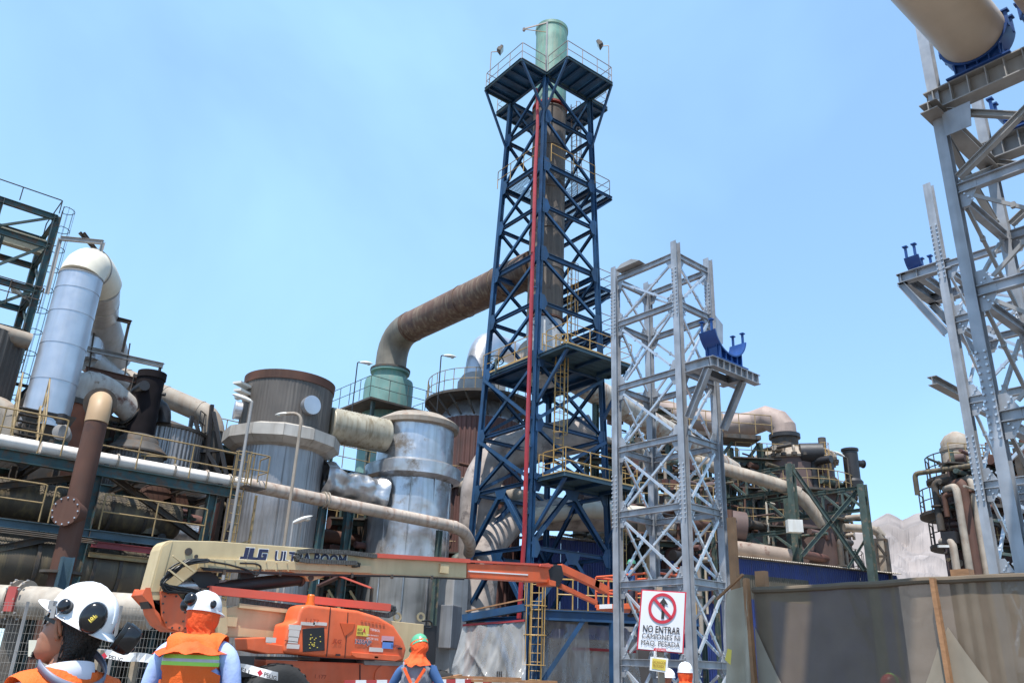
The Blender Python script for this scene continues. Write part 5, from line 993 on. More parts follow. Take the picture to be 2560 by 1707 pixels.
# lift cylinder
a, b = pv(545, 1470, VB+.25), pv(772, 1443, VB+.25); MB().tube([a-V(.9, 0, .05), a+(b-a)*.35], .1, 20).build('cylinder_rod', galvb, bl_, True); MB().tube([a-(b-a)*.05, a+(b-a)*.93], .135, 24).build('lift_cylinder', black, bl_, True)
m_ = MB(); flange(m_, a+(b-a)*.9, b-a, .16, .05, 24); m_.build('cylinder_collar', rack, bl_, True); MB().box(a+(b-a)*.28+V(0, 0, .16), (.3, .12, .16)).build('valve_block', black, bl_)
tr([(470, 1432), (520, 1425), (545, 1440), (552, 1470), (500, 1470)], VB+.15, .25, black, 'cylinder_mount')
# hoses round the knuckle
rnd = random.Random(3)
for k in range(16):
    p = [(rnd.uniform(500, 525), rnd.uniform(1397, 1404)), (rnd.uniform(465, 480), rnd.uniform(1398, 1412)), (rnd.uniform(420, 440), rnd.uniform(1420, 1440)), (rnd.uniform(402, 412), rnd.uniform(1440, 1460)), (rnd.uniform(410, 425), rnd.uniform(1462, 1478)), (rnd.uniform(450, 470), rnd.uniform(1468, 1482)), (rnd.uniform(495, 505), rnd.uniform(1470, 1486))]
    vv = VB-.06-.1*rnd.random(); P = [pv(x, y, vv-rnd.random()*.08) for x, y in p]; Q = []
    for i in range(len(P)-1):
        for t in (0, .33, .66): 
            p0, p1, p2, p3 = P[max(i-1, 0)], P[i], P[i+1], P[min(i+2, len(P)-1)]; Q.append(.5*((2*p1)+(p2-p0)*t+(2*p0-5*p1+4*p2-p3)*t*t+(-p0+3*p1-3*p2+p3)*t**3))
    MB().tube(Q+[P[-1]], .016, 7).build('hose', hose, bl_, True)
for p in ([(520, 1402), (570, 1410), (620, 1424), (640, 1440), (648, 1432), (655, 1415), (640, 1408), (600, 1407)], [(865, 1412), (885, 1404), (900, 1407), (898, 1416), (880, 1416)], [(1055, 1552), (1075, 1550), (1082, 1560), (1078, 1570), (1065, 1568)]):
    MB().tube(bend([pv(x, y, VB-.08) for x, y in p], .08, 4), .018, 7).build('hose', hose, bl_, True)
for a, b in (((432, 1388), (485, 1428)), ((422, 1424), (458, 1452))): MB().bar(pv(*a, VB-.22), pv(*b, VB-.22), .05, .03).build('hose_guard', boomc, bl_)
# cable chains
def cchain(path, v, n, w=.09, par=None):
    P = [pv(x, y, v) for x, y in path]; L_ = [0]
    for a, b in zip(P[:-1], P[1:]): L_.append(L_[-1]+np.linalg.norm(b-a))
    m_ = MB()
    for i in range(n):
        s_ = L_[-1]*(i+.5)/n; k = max(j for j in range(len(P)-1) if L_[j] <= s_); d = nrm(P[k+1]-P[k]); c = P[k]+d*(s_-L_[k]); m_.bar(c-d*L_[-1]/n*.44, c+d*L_[-1]/n*.44, .12, w)
    o = m_.build('cable_chain', chain, par or bl_); o['kind'] = 'stuff'; return o
cchain([(940, 1390), (860, 1380), (770, 1376), (748, 1379), (740, 1388), (745, 1398), (770, 1402), (890, 1407)], VB-.06, 60)
cchain([(602, 1500), (680, 1511), (740, 1518)], VB+.1, 26); cchain([(880, 1527), (970, 1538), (985, 1530), (982, 1518), (965, 1516)], VB+.1, 26)
# red cable tracks
MB().bar(pv(940, 1388, VB-.02), pv(1172, 1402, VB-.02), .12, .09).build('cable_track', coral, bl_); MB().bar(pv(1160, 1402, VB+.1), pv(1378, 1413, VB+.1), .14, .05).build('cable_track', coral, bl_)
MB().bar(pv(520, 1474, VB-.02), pv(972, 1518, VB-.02), .16, .15).build('cable_track', coral, bl_); MB().bar(pv(530, 1466, VB-.04), pv(532, 1500, VB-.04), .2, .05, (0, 1, 0)).build('track_strap', black, bl_)
# knuckle
tr([(359, 1486), (366, 1471), (374, 1471), (380, 1500), (388, 1535), (404, 1562), (430, 1578), (470, 1580), (470, 1570), (412, 1555), (400, 1530)], VB-.02, .62, orange, 'knuckle', None, .02)
tr([(401, 1478), (427, 1472), (442, 1480), (468, 1515), (470, 1560), (453, 1578), (420, 1570), (405, 1540)], VB-.1, .06, orange, 'knuckle_plate', None, .006)
tr([(370, 1500), (400, 1500), (402, 1520), (376, 1520)], VB+.05, .5, black, 'knuckle_gap')
# tower boom
tb = tr([(566, 1519), (597, 1512), (746, 1529), (960, 1549), (1060, 1560), (1056, 1660), (717, 1596), (554, 1590), (552, 1545)], VB, .6, boomc, 'tower_boom', None, .012)
tr([(540, 1500), (566, 1500), (570, 1580), (556, 1595), (546, 1590)], VB-.06, .1, boomc, 'boom_bracket', tb, .01); MB().bar(pv(597, 1513, VB-.03), pv(746, 1530, VB-.03), .08, .08).build('side_rail', boomc, tb); MB().box(pv(576, 1553, VB-.02), (.25, .04, .17)).build('access_cover', boomc, tb)
MB().bar(pv(1060, 1562, VB+.2), pv(1055, 1660, VB+.2), .7, .04, (0, 1, 0)).build('end_seal', black, tb)
for x in (993, 1052): MB().lathe(pv(x, 1541, VB+.2), [(.06, -.02), (.1, -.02), (.1, .02), (.06, .02), (.06, -.02)], 18, ax=(.2, 1, 0), cap=False).build('lifting_eye', boomc, tb, True)
# turntable hood
VH = 15.4
hd = tr([(709, 1632), (711, 1610), (720, 1559), (743, 1553), (748, 1531), (755, 1515), (772, 1510), (830, 1517), (895, 1525), (948, 1541), (986, 1563), (1010, 1600), (1017, 1622), (1010, 1652), (850, 1645)], VH, .6, orange, 'engine_hood', None, .07, True, 4)
tr([(616, 1594), (664, 1592), (667, 1606), (709, 1612), (712, 1634), (668, 1634), (620, 1624)], VH+.05, .55, orange, 'counterweight_shelf', None, .02)
MB().bar(pv(826, 1518, VH-.004), pv(816, 1640, VH-.004), .012, .02, (0, 1, 0)).build('door_gap', black, hd)
tr([(757, 1571), (811, 1567), (812, 1625), (758, 1629)], VH-.02, .05, black, 'control_panel', hd, .008)
for k in range(18): MB().box(pv(770+rnd.random()*34, 1585+rnd.random()*34, VH-.024), (.022, .006, .016)).build('panel_mark', sgy, hd)
m_ = tr([(850, 1556), (888, 1558), (882, 1575), (862, 1590)], VH-.012, .02, mat('deep orange recess', (.6, .09, .02), .5, var=.1), 'vent_recess', hd, .004)
tr([(880, 1629), (1000, 1638), (1004, 1646), (990, 1652), (890, 1643), (880, 1637)], VH-.03, .04, orange, 'hood_step', hd, .01)
MB().lathe(pv(775, 1513, VH+.3), [(.09, 0), (.09, .06), (.075, .06), (.075, .19), (.06, .21)], 18).build('beacon', mat('amber beacon', (.75, .16, .01), .2, var=.05), hd, True)
for x, y, w, h in ((752, 1557, .3, .06), (783, 1557, .3, .06), (722, 1566, .26, .09), (722, 1582, .22, .13), (721, 1598, .2, .12), (717, 1614, .26, .08), (923, 1622, .33, .08), (665, 1598, .2, .09)):
    q = pv(x, y, VH-.008); MB().box(q+V(w/2, 0, 0), (w, .006, h)).build('decal', mat('decal white', (.62, .55, .5), .5, var=.1), hd)
q = pv(892, 1575, VH-.01); MB().box(q+V(.14, 0, 0), (.28, .006, .2)).build('decal', sgy, hd); lab('ALO', 893, 1575, 905, 1576, 6, sgb, hd, VH-.016, bold=.02); lab('RENTAL', 893, 1584, 908, 1585, 6, sgb, hd, VH-.016, bold=.02)
m_ = MB(); m_.poly([pv(x, y, VH-.016) for x, y in ((904, 1583), (912, 1568), (914, 1583), (909, 1577))], (0, -.002, 0)); m_.build('decal', sgr, hd)
lab('1250AJP', 887, 1607, 928, 1611, 11, dkb, hd, VH-.014, wht, .02); lab('BAP0225', 978, 1617, 1001, 1622, 9, dkb, hd, VH-.012); lab('600 200 1616', 916, 1597, 945, 1600, 6, wht, hd, VH-.012); lab('www.alorental.cl', 916, 1587, 945, 1590, 4, wht, hd, VH-.012); lab('TERBOL', 925, 1575, 950, 1579, 6, wht, hd, VH-.012)
lab('JLG', 831, 1605, 853, 1608, 10, mat('dark orange ink', (.35, .05, .02), .5, var=.1), hd, VH-.012, shear=.2, bold=.03); lab('1.177', 764, 1553, 797, 1557, 9, mat('dark orange ink', (.3, .05, .02), .5), hd, VH-.012)
q = pv(957, 1596, VH-.01); MB().box(q+V(.12, 0, 0), (.3, .006, .12)).build('decal', mat('pink decal', (.6, .32, .36), .5, var=.1), hd); q = pv(957, 1610, VH-.01); MB().box(q+V(.12, 0, 0), (.26, .006, .15)).build('decal', mat('blue decal', (.12, .25, .6), .5, var=.1), hd)
# chassis and wheels
ch = tr([(664, 1648), (1016, 1661), (1018, 1790), (664, 1790)], VH+.15, 2.2, orange, 'chassis', None, .02); lab('1.177', 787, 1694, 815, 1696, 10, mat('dark orange ink', (.3, .05, .02), .5), ch, VH+.146)
tr([(664, 1640), (800, 1643), (800, 1650), (664, 1648)], VH+.2, 1.8, rack, 'slew_ring_deck'); tr([(910, 1650), (1020, 1655), (1020, 1664), (912, 1661)], VH+.1, 1.9, galvw, 'deck_plate')
MB().lathe(pv(840, 1660, VH+1.2)-V(0, 0, .1), [(.8, 0), (.8, .25)], 30).build('slew_ring', black, bl_, True)
wc = pv(703, 1741, VH-.25); wc[2] = .93
for du_ in (0, 3.6):
    for dv_ in (0, 2.45):
        c = wc+V(du_, dv_, 0); w_ = MB(); w_.lathe(c, [(.4, -.02), (.52, -.03), (.6, .0), (.655, .06), (.66, .12), (.66, .38), (.655, .42), (.6, .48), (.4, .47)], 48, ax=(0, 1, 0)); wo = w_.build('tyre', rubber, bl_, True)
        for k in range(24):
            a_ = 2*math.pi*k/24; 
            for s_ in (0, 1): a2 = a_+s_*.13; d_ = V(math.cos(a2), 0, math.sin(a2)); MB().bar(c+d_*.655+V(0, .07+.19*s_, 0), c+d_*.655+V(0, .22+.19*s_, 0)+V(-math.sin(a2), 0, math.cos(a2))*.05, .07, .05, d_).build('tread_lug', rubber, wo)
        MB().lathe(c, [(.05, .02), (.3, .06), (.36, .0), (.4, -.015), (.41, .05), (.41, .4)], 36, ax=(0, 1, 0)).build('rim', wht, wo, True)
MB().box(wc+V(-.75, .6, .6), (.5, .7, .35)).build('axle_guard', black, bl_)
fd = pv(605, 1662, VH+.9); MB().box(fd-V(0, 0, .25), (.7, .6, .5)).build('tool_box', black, bl_, False, .06)
# jib and basket
k0 = tr([(1372, 1424), (1386, 1410), (1404, 1412), (1410, 1440), (1398, 1466), (1384, 1462), (1376, 1450)], VB+.05, .4, black, 'jib_knuckle', None, .01); tr([(1352, 1409), (1372, 1407), (1380, 1413), (1376, 1418), (1350, 1415)], VB, .45, coral, 'fly_cap', fly, .006)
tr([(1372, 1448), (1390, 1452), (1390, 1465), (1374, 1462)], VB, .5, orange, 'levelling_bracket', fly, .006)
MB().bar(pv(1398, 1418, VB+.25), pv(1492, 1462, VB+.25), .2, .19).build('jib_arm', orange, bl_); MB().bar(pv(1398, 1463, VB+.25), pv(1490, 1506, VB+.25), .12, .11).build('jib_link', orange, bl_); MB().bar(pv(1482, 1456, VB+.25), pv(1516, 1476, VB+.25), .2, .19).build('jib_arm', orange, bl_)
b0 = pv(1490, 1518, VB+1.3); zt_ = pv(1490, 1442, VB+1.3)[2]; x0, y0, z0 = b0[0], VB-1.0, b0[2]; W_, D__ = 1.05, 2.3; MB().box((x0+W_/2, y0+D__/2, z0), (W_, D__, .16)).build('basket_floor', orange, bl_, False, .02)
MB().box((x0-.015, y0+1.9, z0+.02), (.006, .5, .12)).build('decal', wht, bl_)
for z in (zt_, z0+(zt_-z0)*.52): MB().tube(bend([(x0, y0, z), (x0+W_, y0, z), (x0+W_, y0+D__, z), (x0, y0+D__, z), (x0, y0, z)], .06, 3), .032, 8).build('basket_rail', orange, bl_, True)
for x in (x0, x0+W_/2, x0+W_):
    for y in (y0, y0+D__): MB().tube([(x, y, z0), (x, y, zt_)], .03, 8).build('basket_post', orange, bl_, True)
for y in (y0+.75, y0+1.5): MB().tube([(x0, y, z0), (x0, y, zt_)], .03, 8).build('basket_post', orange, bl_, True)
MB().box((x0+W_-.15, y0+.5, z0+.85), (.3, .6, .4)).build('control_console', black, bl_, False, .02); MB().tube(bend([(x0+.75, y0+.1, zt_), (x0+.7, y0+.1, zt_+.28), (x0+1.1, y0+.1, zt_+.22), (x0+1.15, y0+.3, zt_)], .06, 3), .03, 8).build('console_guard', orange, bl_, True)
BASKET = (x0, y0, z0)
# ------------------------------------------------------------------ foot of the tower: service platform, ladder, plastic sheets
sv_ = thing('service_platform', 'low navy steel platform with yellow handrails at the foot of the blue tower', 'platform', (23, 23, 0)); zp = 3.85; c0_ = V(21.9, 22.2, zp)
MB().ib((21.6, 23.9, zp-.2), (26.4, 20.0, zp-.2), .36, .2, .03).build('edge_beam', blue, sv_); MB().ib((22.9, 25.4, zp-.2), (27.7, 21.5, zp-.2), .36, .2, .03).build('edge_beam', blue, sv_); ex = nrm(V(4.8, -3.9, 0)); ey = V(-ex[1], ex[0], 0); cc0 = V(21.6, 23.9, zp)
planks(sv_, cc0, ex*6.2, ey*1.95, rack, 6)
for t, s_ in ((0.2, 0), (3, 0), (6, 0), (.2, 1.9), (6, 1.9)): q = cc0+ex*t+ey*s_; MB().ib((q[0], q[1], 0), (q[0], q[1], zp-.38), .24, .24, .02).build('post', blue, sv_)
handrail(sv_, [cc0+ex*.9, cc0+ex*3.2], yel, h=1.1, sp=.55, r=.03); handrail(sv_, [cc0+ex*3.3, cc0+ex*6.1, cc0+ex*6.1+ey*1.9], yel, h=1.1, sp=.8, r=.03)
MB().bar(cc0+ex*1.9-V(0, 0, .3), cc0+ex*.2-V(0, 0, 2.8), .16).build('brace', blue, sv_)
ladder(sv_, cc0+ex*.12-ey*.12-V(0, 0, zp), cc0+ex*.12-ey*.12+V(0, 0, 1.15), yel, -ey-ex*.4, .46, c0=1.9, cr=.42)
plast = mat('clear plastic sheet', (.62, .61, .59), .2, var=.2, vs=1.); plast.node_tree.nodes['Principled BSDF'].inputs['Alpha'].default_value = .38
def sheet(lb, px, D0, D1, n=64, amp=.42, fl=.35, seed=0):
    (xl, yl), (xr, yr), zb = px; a, b = pd(xl, yl, D0), pd(xr, yr, D1); t_ = thing('plastic_sheet', lb, 'sheeting', V(*((a+b)/2)[:2], 0)); m_ = MB(); vs = []; d = nrm((b-a)*V(1, 1, 0)); nn = V(d[1], -d[0], 0)
    for i in range(n+1):
        s_ = i/n; top = a+(b-a)*s_-V(0, 0, .35*math.sin(math.pi*s_)*.2)
        for j in range(n+1):
            t = j/n; z = top[2]*(1-t)+zb*t; f_ = amp*(mn.noise(Vector((s_*5+seed, t*1.2, seed)))+.5*mn.noise(Vector((s_*13+seed+t*2, t*2.5, 1+seed)))+.3*abs(mn.noise(Vector((s_*5-t*2.5, t*1.5+s_*3, 5+seed))))+.12*abs(mn.noise(Vector((s_*11+t*3, t*2.5-s_*5, 9+seed)))))*(.25+.9*t)+fl*t*t*.6+.2*t*((1-abs(mn.noise(Vector((s_*3.5+t*1.1+seed, t*.8, seed+20)))))**5+(1-abs(mn.noise(Vector((s_*2.5-t*2.2+seed, t*1.1, seed+31)))))**7)
            vs.append((top[0]+nn[0]*f_+d[0]*(s_-.5)*fl*t*.9, top[1]+nn[1]*f_+d[1]*(s_-.5)*fl*t*.9, z))
    k = n+1; m_.add(vs, [(i*k+j, i*k+j+1, (i+1)*k+j+1, (i+1)*k+j) for i in range(n) for j in range(n)]); m_.build('sheet', plast, t_, True, ang=80); return t_, a, b
t_, a, b = sheet('crumpled clear plastic sheet hung at the left foot of the blue tower', ((1158, 1562), (1312, 1550), .6), 32.8, 31.9, fl=.7, seed=2)
MB().bar(a, b, .1, .07).build('red_batten', redp, t_); MB().bar(a+V(0, 0, .25), b+V(0, 0, .45), .3, .25).build('beam', blue, t_); MB().bar(a+V(.1, 0, .5), b+V(0, 0, .75), .12, .05).build('timber', wood, t_)
t_, a, b = sheet('smoky plastic sheet hung below the service platform behind the yellow ladder', ((1335, 1545), (1470, 1552), .4), 33.2, 33.6, fl=.3, seed=7); t_, a2, b2 = sheet('dark plastic sheet hung in the shade under the service platform', ((1440, 1555), (1590, 1565), .4), 34.2, 34.6, fl=.4, seed=11); MB().bar(pd(1430, 1620, 34), pd(1590, 1628, 34), .12, .1).build('red_batten', redp, t_)
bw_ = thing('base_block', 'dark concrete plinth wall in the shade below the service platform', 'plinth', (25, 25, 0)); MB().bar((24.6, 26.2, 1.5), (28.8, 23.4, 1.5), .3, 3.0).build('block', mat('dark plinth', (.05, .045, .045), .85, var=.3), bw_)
# banded barrier and planks in front of the tower
ba = thing('barrier', 'low red and white striped barrier plank with loose timber on it', 'barrier', pd(1060, 1707, 18)*V(1, 1, 0)); a, b = pd(860, 1715, 17), pd(1250, 1710, 19); n = 16
for i in range(n): MB().bar(a+(b-a)*i/n, a+(b-a)*(i+.995)/n, .04, .22).build('stripe_panel', wht if i % 2 else mat('barrier red', (.45, .05, .05), .6, var=.2), ba)
for q in (a, (a+b)/2, b): MB().box((q[0], q[1], q[2]/2), (.08, .08, q[2])).build('leg', woodg, ba)
for (p, q) in (((1075, 1700), (1150, 1688)), ((1130, 1691), (1300, 1696)), ((1180, 1700), (1390, 1704))): MB().bar(pd(*p, 18.5), pd(*q, 19.2), .14, .05).build('timber_plank', wood, ba)
for x in (1243, 1248, 1253): MB().tube([pd(x, 1700, 21), pd(x, 1677, 21)], .015, 5).build('rebar', black, ba)
ik = thing('ventilation_casing', 'grey dented sheet-metal trunk standing behind the plastic sheet', 'duct', (21, 27.5, 0)); q = pd(1125, 1560, 35); MB().box((q[0], q[1], 2.6), (1.0, .9, 5.2), .3).build('casing', galvw, ik, False, .03); MB().box((q[0]-.3, q[1]-.3, 3.2), (.9, .7, 1.6), .5).build('hood', clad, ik, False, .03)
# ------------------------------------------------------------------ wire fence, tape, stakes
wf = thing('wire_fence', 'welded wire mesh fence panels standing behind the barrier tape', 'fence', pd(250, 1700, 13.6)*V(1, 1, 0)); fa, fb = pd(-420, 1520, 19.6)*V(1, 1, 0), pd(760, 1530, 20.4)*V(1, 1, 0); wirem = mat('galvanised wire', (.26, .24, .21), .6, metal=.2, var=.2); npn = 5
fd_ = nrm(fb-fa); fL = np.linalg.norm(fb-fa); fn_ = V(fd_[1], -fd_[0], 0)
for k in range(npn):
    p0 = fa+(fb-fa)*k/npn; w = fL/npn-.06; m_ = MB(); nv = int(w/.075)
    for i in range(nv+1): q = p0+fd_*(.03+w*i/nv); m_.bar(q+V(0, 0, .05), q+V(0, 0, 2.68), .006, .006, fn_)
    for z in (.1, .3, .36, .52, .74, .94, 1.0, 1.18, 1.4, 1.58, 1.64, 1.82, 2.02, 2.2, 2.4, 2.6, 2.66): m_.bar(p0+fn_*(.03 if z in (.36, 1.0, 1.64) else 0)+V(0, 0, z), p0+fd_*w+fn_*(.03 if z in (.36, 1.0, 1.64) else 0)+V(0, 0, z), .007, .007)
    o = m_.build('mesh_panel', wirem, wf); o['kind'] = 'stuff'
    MB().box(p0+V(0, 0, 1.35), (.06, .06, 2.7)).build('fence_post', galvw, wf)
MB().poly([pd(72, 1599, 19.4), pd(93, 1599, 19.4), pd(91, 1640, 19.4), pd(70, 1640, 19.4)], hf*.01).build('paper_notice', mat('faded notice', (.6, .57, .46), .7, var=.1), wf)
tape = mat('white barrier tape', (.74, .72, .70), .5, var=.08); 
tp_ = thing('barrier_tape', 'white danger tape with red diamonds strung between timber stakes', 'tape', pd(330, 1707, 9)*V(1, 1, 0))
def ribbon(px, D, w=.085, words=True):
    P = [pd(x, y, D+.15*math.sin(i*1.7)) for i, (x, y) in enumerate(px)]; P = bend(P, .12, 3); m_ = MB(); vs = []
    for i, p in enumerate(P): k = math.sin(i*.9)*.5; d_ = V(0, 0, 1)*math.cos(k*.8)-hf*math.sin(k*.8); vs += [p-d_*w/2, p+d_*w/2]
    m_.add(vs, [(2*i, 2*i+1, 2*i+3, 2*i+2) for i in range(len(P)-1)]); m_.build('ribbon', tape, tp_)
    L_ = np.linalg.norm(P[-1]-P[0]); n = max(1, int(L_/.28)); r_ = random.Random(4)
    for i in range(n):
        c = P[0]+(P[-1]-P[0])*(i+.4)/n; c = c+V(0, 0, np.interp((i+.4)/n, np.linspace(0, 1, len(P)), [q[2] for q in P])-c[2])-hf*.06; xd_ = nrm(P[-1]-P[0]); s_ = .034
        MB().poly([c-xd_*s_, c-V(0, 0, s_), c+xd_*s_, c+V(0, 0, s_)], -hf*.002).build('diamond', sgr, tp_)
        text(tp_, 'PELIGRO'[:4+i % 4], c+xd_*.05-V(0, 0, .022), xd_+V(0, 0, r_.uniform(-.15, .15)), V(0, 0, 1), .042, sgb, width=.15, bold=.02)
ribbon([(150, 1622), (262, 1632), (320, 1643), (355, 1640), (400, 1652)], 9); ribbon([(560, 1662), (610, 1668), (660, 1682), (695, 1690)], 9.4)
for x, y, D in ((340, 1640, 9.1), (590, 1664, 9.5), (250, 1634, 9.1)): q = pd(x, y, D); MB().box((q[0], q[1], q[2]/2+.02), (.06, .05, q[2]+.04), .6).build('timber_stake', woodg, tp_)
# ------------------------------------------------------------------ people
rp_ = MB(); rp_.box((4.3, 8.2, .1), (5.6, 9, .2)); o = rp_.build('raised_pavement', conc); o['kind'] = 'structure'
rp_ = MB(); rp_.box((9.4, 16.6, .135), (9, 4.8, .27)); o = rp_.build('raised_pavement', conc); o['kind'] = 'structure'
def headmesh(Mx, o, mb, mi=0, s=1.):
    lv = [(-.128, .045, .005, .018), (-.122, .075, .0, .034), (-.108, .09, -.02, .047), (-.092, .089, -.045, .056), (-.078, .093, -.06, .060), (-.066, .097, -.07, .063), (-.059, .091, -.073, .065), (-.051, .099, -.077, .067), (-.04, .094, -.08, .069), (-.028, .093, -.084, .071), (-.014, .09, -.088, .072), (0, .083, -.092, .073), (.014, .089, -.096, .074), (.026, .096, -.098, .074), (.045, .095, -.1, .075), (.065, .087, -.097, .072), (.085, .068, -.085, .062), (.1, .045, -.062, .046), (.112, .008, -.025, .018)]
    n = 36; vs = []
    for z, f, b, w in lv:
        for j in range(n):
            t = 2*math.pi*j/n; x = w*math.copysign(abs(math.cos(t))**.85, math.cos(t)); y = (f+b)/2+(f-b)/2*math.sin(t)
            if math.sin(t) > 0:
                na_ = np.interp(z, [-.05, -.038, -.028, -.012, .005, .02], [0, .012, .026, .02, .012, 0]); y += na_*math.exp(-(x/.0135)**2)
                y -= .010*math.exp(-((abs(x)-.032)/.016)**2-((z-.002)/.013)**2)
            vs.append(o+Mx@(V(x, y, z)*s))
    mb.add(vs, [(i*n+j, i*n+(j+1) % n, (i+1)*n+(j+1) % n, (i+1)*n+j) for i in range(len(lv)-1) for j in range(n)]+[tuple(range(n)), tuple((len(lv)-1)*n+j for j in range(n))], mi)
    for sx in (-1, 1):                          # ears
        pth = [o+Mx@(V(sx*(.071+.016*math.sin(math.pi*t)**.7+.004), -.012-.016*math.cos(2*math.pi*(t*.72+.12))*1.0, -.012+.031*math.sin(2*math.pi*(t*.72-.06)))*s) for t in np.linspace(0, 1, 12)]
        mb.tube(pth, [.004*s]+[.0065*s]*10+[.008*s], 8, True, mi)
        mb.add([o+Mx@(V(sx*(.073+.008*(1 if k % 2 else .4)), -.010+.014*math.cos(2*math.pi*k/8), -.012+.025*math.sin(2*math.pi*k/8))*s) for k in range(8)], [tuple(range(8))], mi)
def rot(fwd, pitch=0., roll=0.):
    f = nrm(V(fwd[0], fwd[1], 0)); r = np.cross(f, V(0, 0, 1)); c, s = math.cos(pitch), math.sin(pitch); f2 = f*c+V(0, 0, 1)*s; u2 = np.cross(r, f2); c, s = math.cos(roll), math.sin(roll); r2 = r*c+u2*s; u3 = u2*c-r2*0-r*s; return np.array([r2, f2, nrm(np.cross(r2, f2))]).T
def person(label, xy, fwd, H, mats, pose=None, hrot=None, hoff=(0, 0, 0), group='workers on the site', wide=1.):
    """mats: torso, arm, legs; returns thing, body, vest-able data, head origin and matrix"""
    t_ = thing('person', label, 'person', V(xy[0], xy[1], xy[2] if len(xy) > 2 else 0), group); Mx = rot(fwd); k = H/1.75; base = V(xy[0], xy[1], xy[2] if len(xy) > 2 else 0)
    J = dict(pel=(0, 0, .97, .15, 2), sp=(0, .005, 1.12, .145, 0), ch=(0, .0, 1.28, .16, 0), up=(0, -.01, 1.40, .13, 0), nb=(0, -.015, 1.475, .068, 3), nk=(0, .0, 1.54, .058, 3), hd=(0, .01, 1.60, .055, 3))
    E_ = [('pel', 'sp'), ('sp', 'ch'), ('ch', 'up'), ('up', 'nb'), ('nb', 'nk'), ('nk', 'hd')]
    for s_, q in ((-1, 'l'), (1, 'r')):
        J.update({q+'cl': (.11*s_, -.01, 1.42, .085, 0), q+'sh': (.195*s_, -.01, 1.40, .072, 1), q+'el': (.25*s_, -.02, 1.12, .05, 1), q+'wr': (.27*s_, .05, .88, .034, 1), q+'hn': (.275*s_, .075, .80, .036, 3), q+'hp': (.10*s_, 0, .90, .115, 2), q+'kn': (.115*s_, .02, .50, .075, 2), q+'an': (.12*s_, -.02, .10, .052, 2), q+'to': (.135*s_, .15, .045, .045, 4), q+'he': (.12*s_, -.05, .05, .045, 4)})
        E_ += [('up', q+'cl'), (q+'cl', q+'sh'), (q+'sh', q+'el'), (q+'el', q+'wr'), (q+'wr', q+'hn'), ('pel', q+'hp'), (q+'hp', q+'kn'), (q+'kn', q+'an'), (q+'an', q+'to'), (q+'an', q+'he')]
    for a, b in (pose or {}).items(): J[a] = tuple(b)+J[a][3:]
    J = {a: (b[0]*wide,)+tuple(b[1:3])+(b[3]*(wide if a[1:] in ('l', 'h', 'p', 'el') or a in ('ch', 'sp', 'up', 'pel', 'lcl', 'rcl', 'lsh', 'rsh', 'lel', 'rel') else 1),)+tuple(b[4:]) for a, b in J.items()}
    for s_, q in ((-1, 'l'), (1, 'r')):         # fingers hang from the hand, thumb to the front
        h = V(*J[q+'hn'][:3]); w = V(*J[q+'wr'][:3]); d = nrm(h-w); fw = V(0, 1, 0)-d*d[1]; fw = nrm(fw); cu = nrm(np.cross(d, fw))*-s_
        for i, (o_, L_) in enumerate(((.03, .075), (.01, .085), (-.011, .08), (-.03, .062))):
            a = h+fw*o_+d*.025; b = a+d*L_*.55; c = b+d*L_*.38+cu*-.02; J[q+'f%da' % i] = (*a, .0105, 3); J[q+'f%db' % i] = (*b, .0095, 3); J[q+'f%dc' % i] = (*c, .008, 3); E_ += [(q+'hn', q+'f%da' % i), (q+'f%da' % i, q+'f%db' % i), (q+'f%db' % i, q+'f%dc' % i)]
        a = w+d*.03+fw*.03; b = a+d*.035+fw*.022; c = b+d*.03+fw*.004; J[q+'ta'] = (*a, .013, 3); J[q+'tb'] = (*b, .011, 3); J[q+'tc'] = (*c, .009, 3); E_ += [(q+'hn', q+'ta'), (q+'ta', q+'tb'), (q+'tb', q+'tc')]
    names = list(J); idx = {n: i for i, n in enumerate(names)}; bm = bmesh.new(); lay = bm.verts.layers.skin.verify()
    for n in names:
        v = bm.verts.new(tuple(base-ORG[t_.name]+Mx@(V(*J[n][:3])*k))); r = J[n][3]*k; v[lay].radius = (r*(1.18 if n in ('ch', 'sp', 'pel') else 1), r*(.85 if n in ('ch', 'up', 'sp') else 1)); v[lay].use_root = n == 'pel'
    bm.verts.ensure_lookup_table()
    for a, b in E_: bm.edges.new((bm.verts[idx[a]], bm.verts[idx[b]]))
    me = bpy.data.meshes.new('body'); bm.to_mesh(me); bm.free(); ob = bpy.data.objects.new('body', me); C.objects.link(ob); sk = ob.modifiers.new('skin', 'SKIN'); sk.use_smooth_shade = True; ss = ob.modifiers.new('sub', 'SUBSURF'); ss.levels = 2; ss.render_levels = 2
    bpy.context.view_layer.update(); ev = bpy.data.meshes.new_from_object(ob.evaluated_get(bpy.context.evaluated_depsgraph_get())); bpy.data.objects.remove(ob)
    for q in mats: ev.materials.append(q)
    pts = []; ids = []
    for a, b in E_:
        for t in (0, .25, .5, .75, 1): pts.append([J[a][i]*(1-t)+J[b][i]*t for i in range(3)]); ids.append(J[a][4] if t < .5 else J[b][4])
    pts = np.array(pts); ids = np.array(ids); Mi = Mx.T; cen = np.array([tuple(p.center) for p in ev.polygons])@Mi.T/k
    near = ids[np.argmin(((cen[:, None, :]-pts[None])**2).sum(-1), axis=1)]
    ev.polygons.foreach_set('material_index', near.astype(np.int32)); ev.polygons.foreach_set('use_smooth', [True]*len(ev.polygons))
    ho = base+Mx@(V(*J['hd'][:3])*k)+Mx@(V(0, .012, .055)*k)+V(*hoff); HM = Mx if hrot is None else hrot
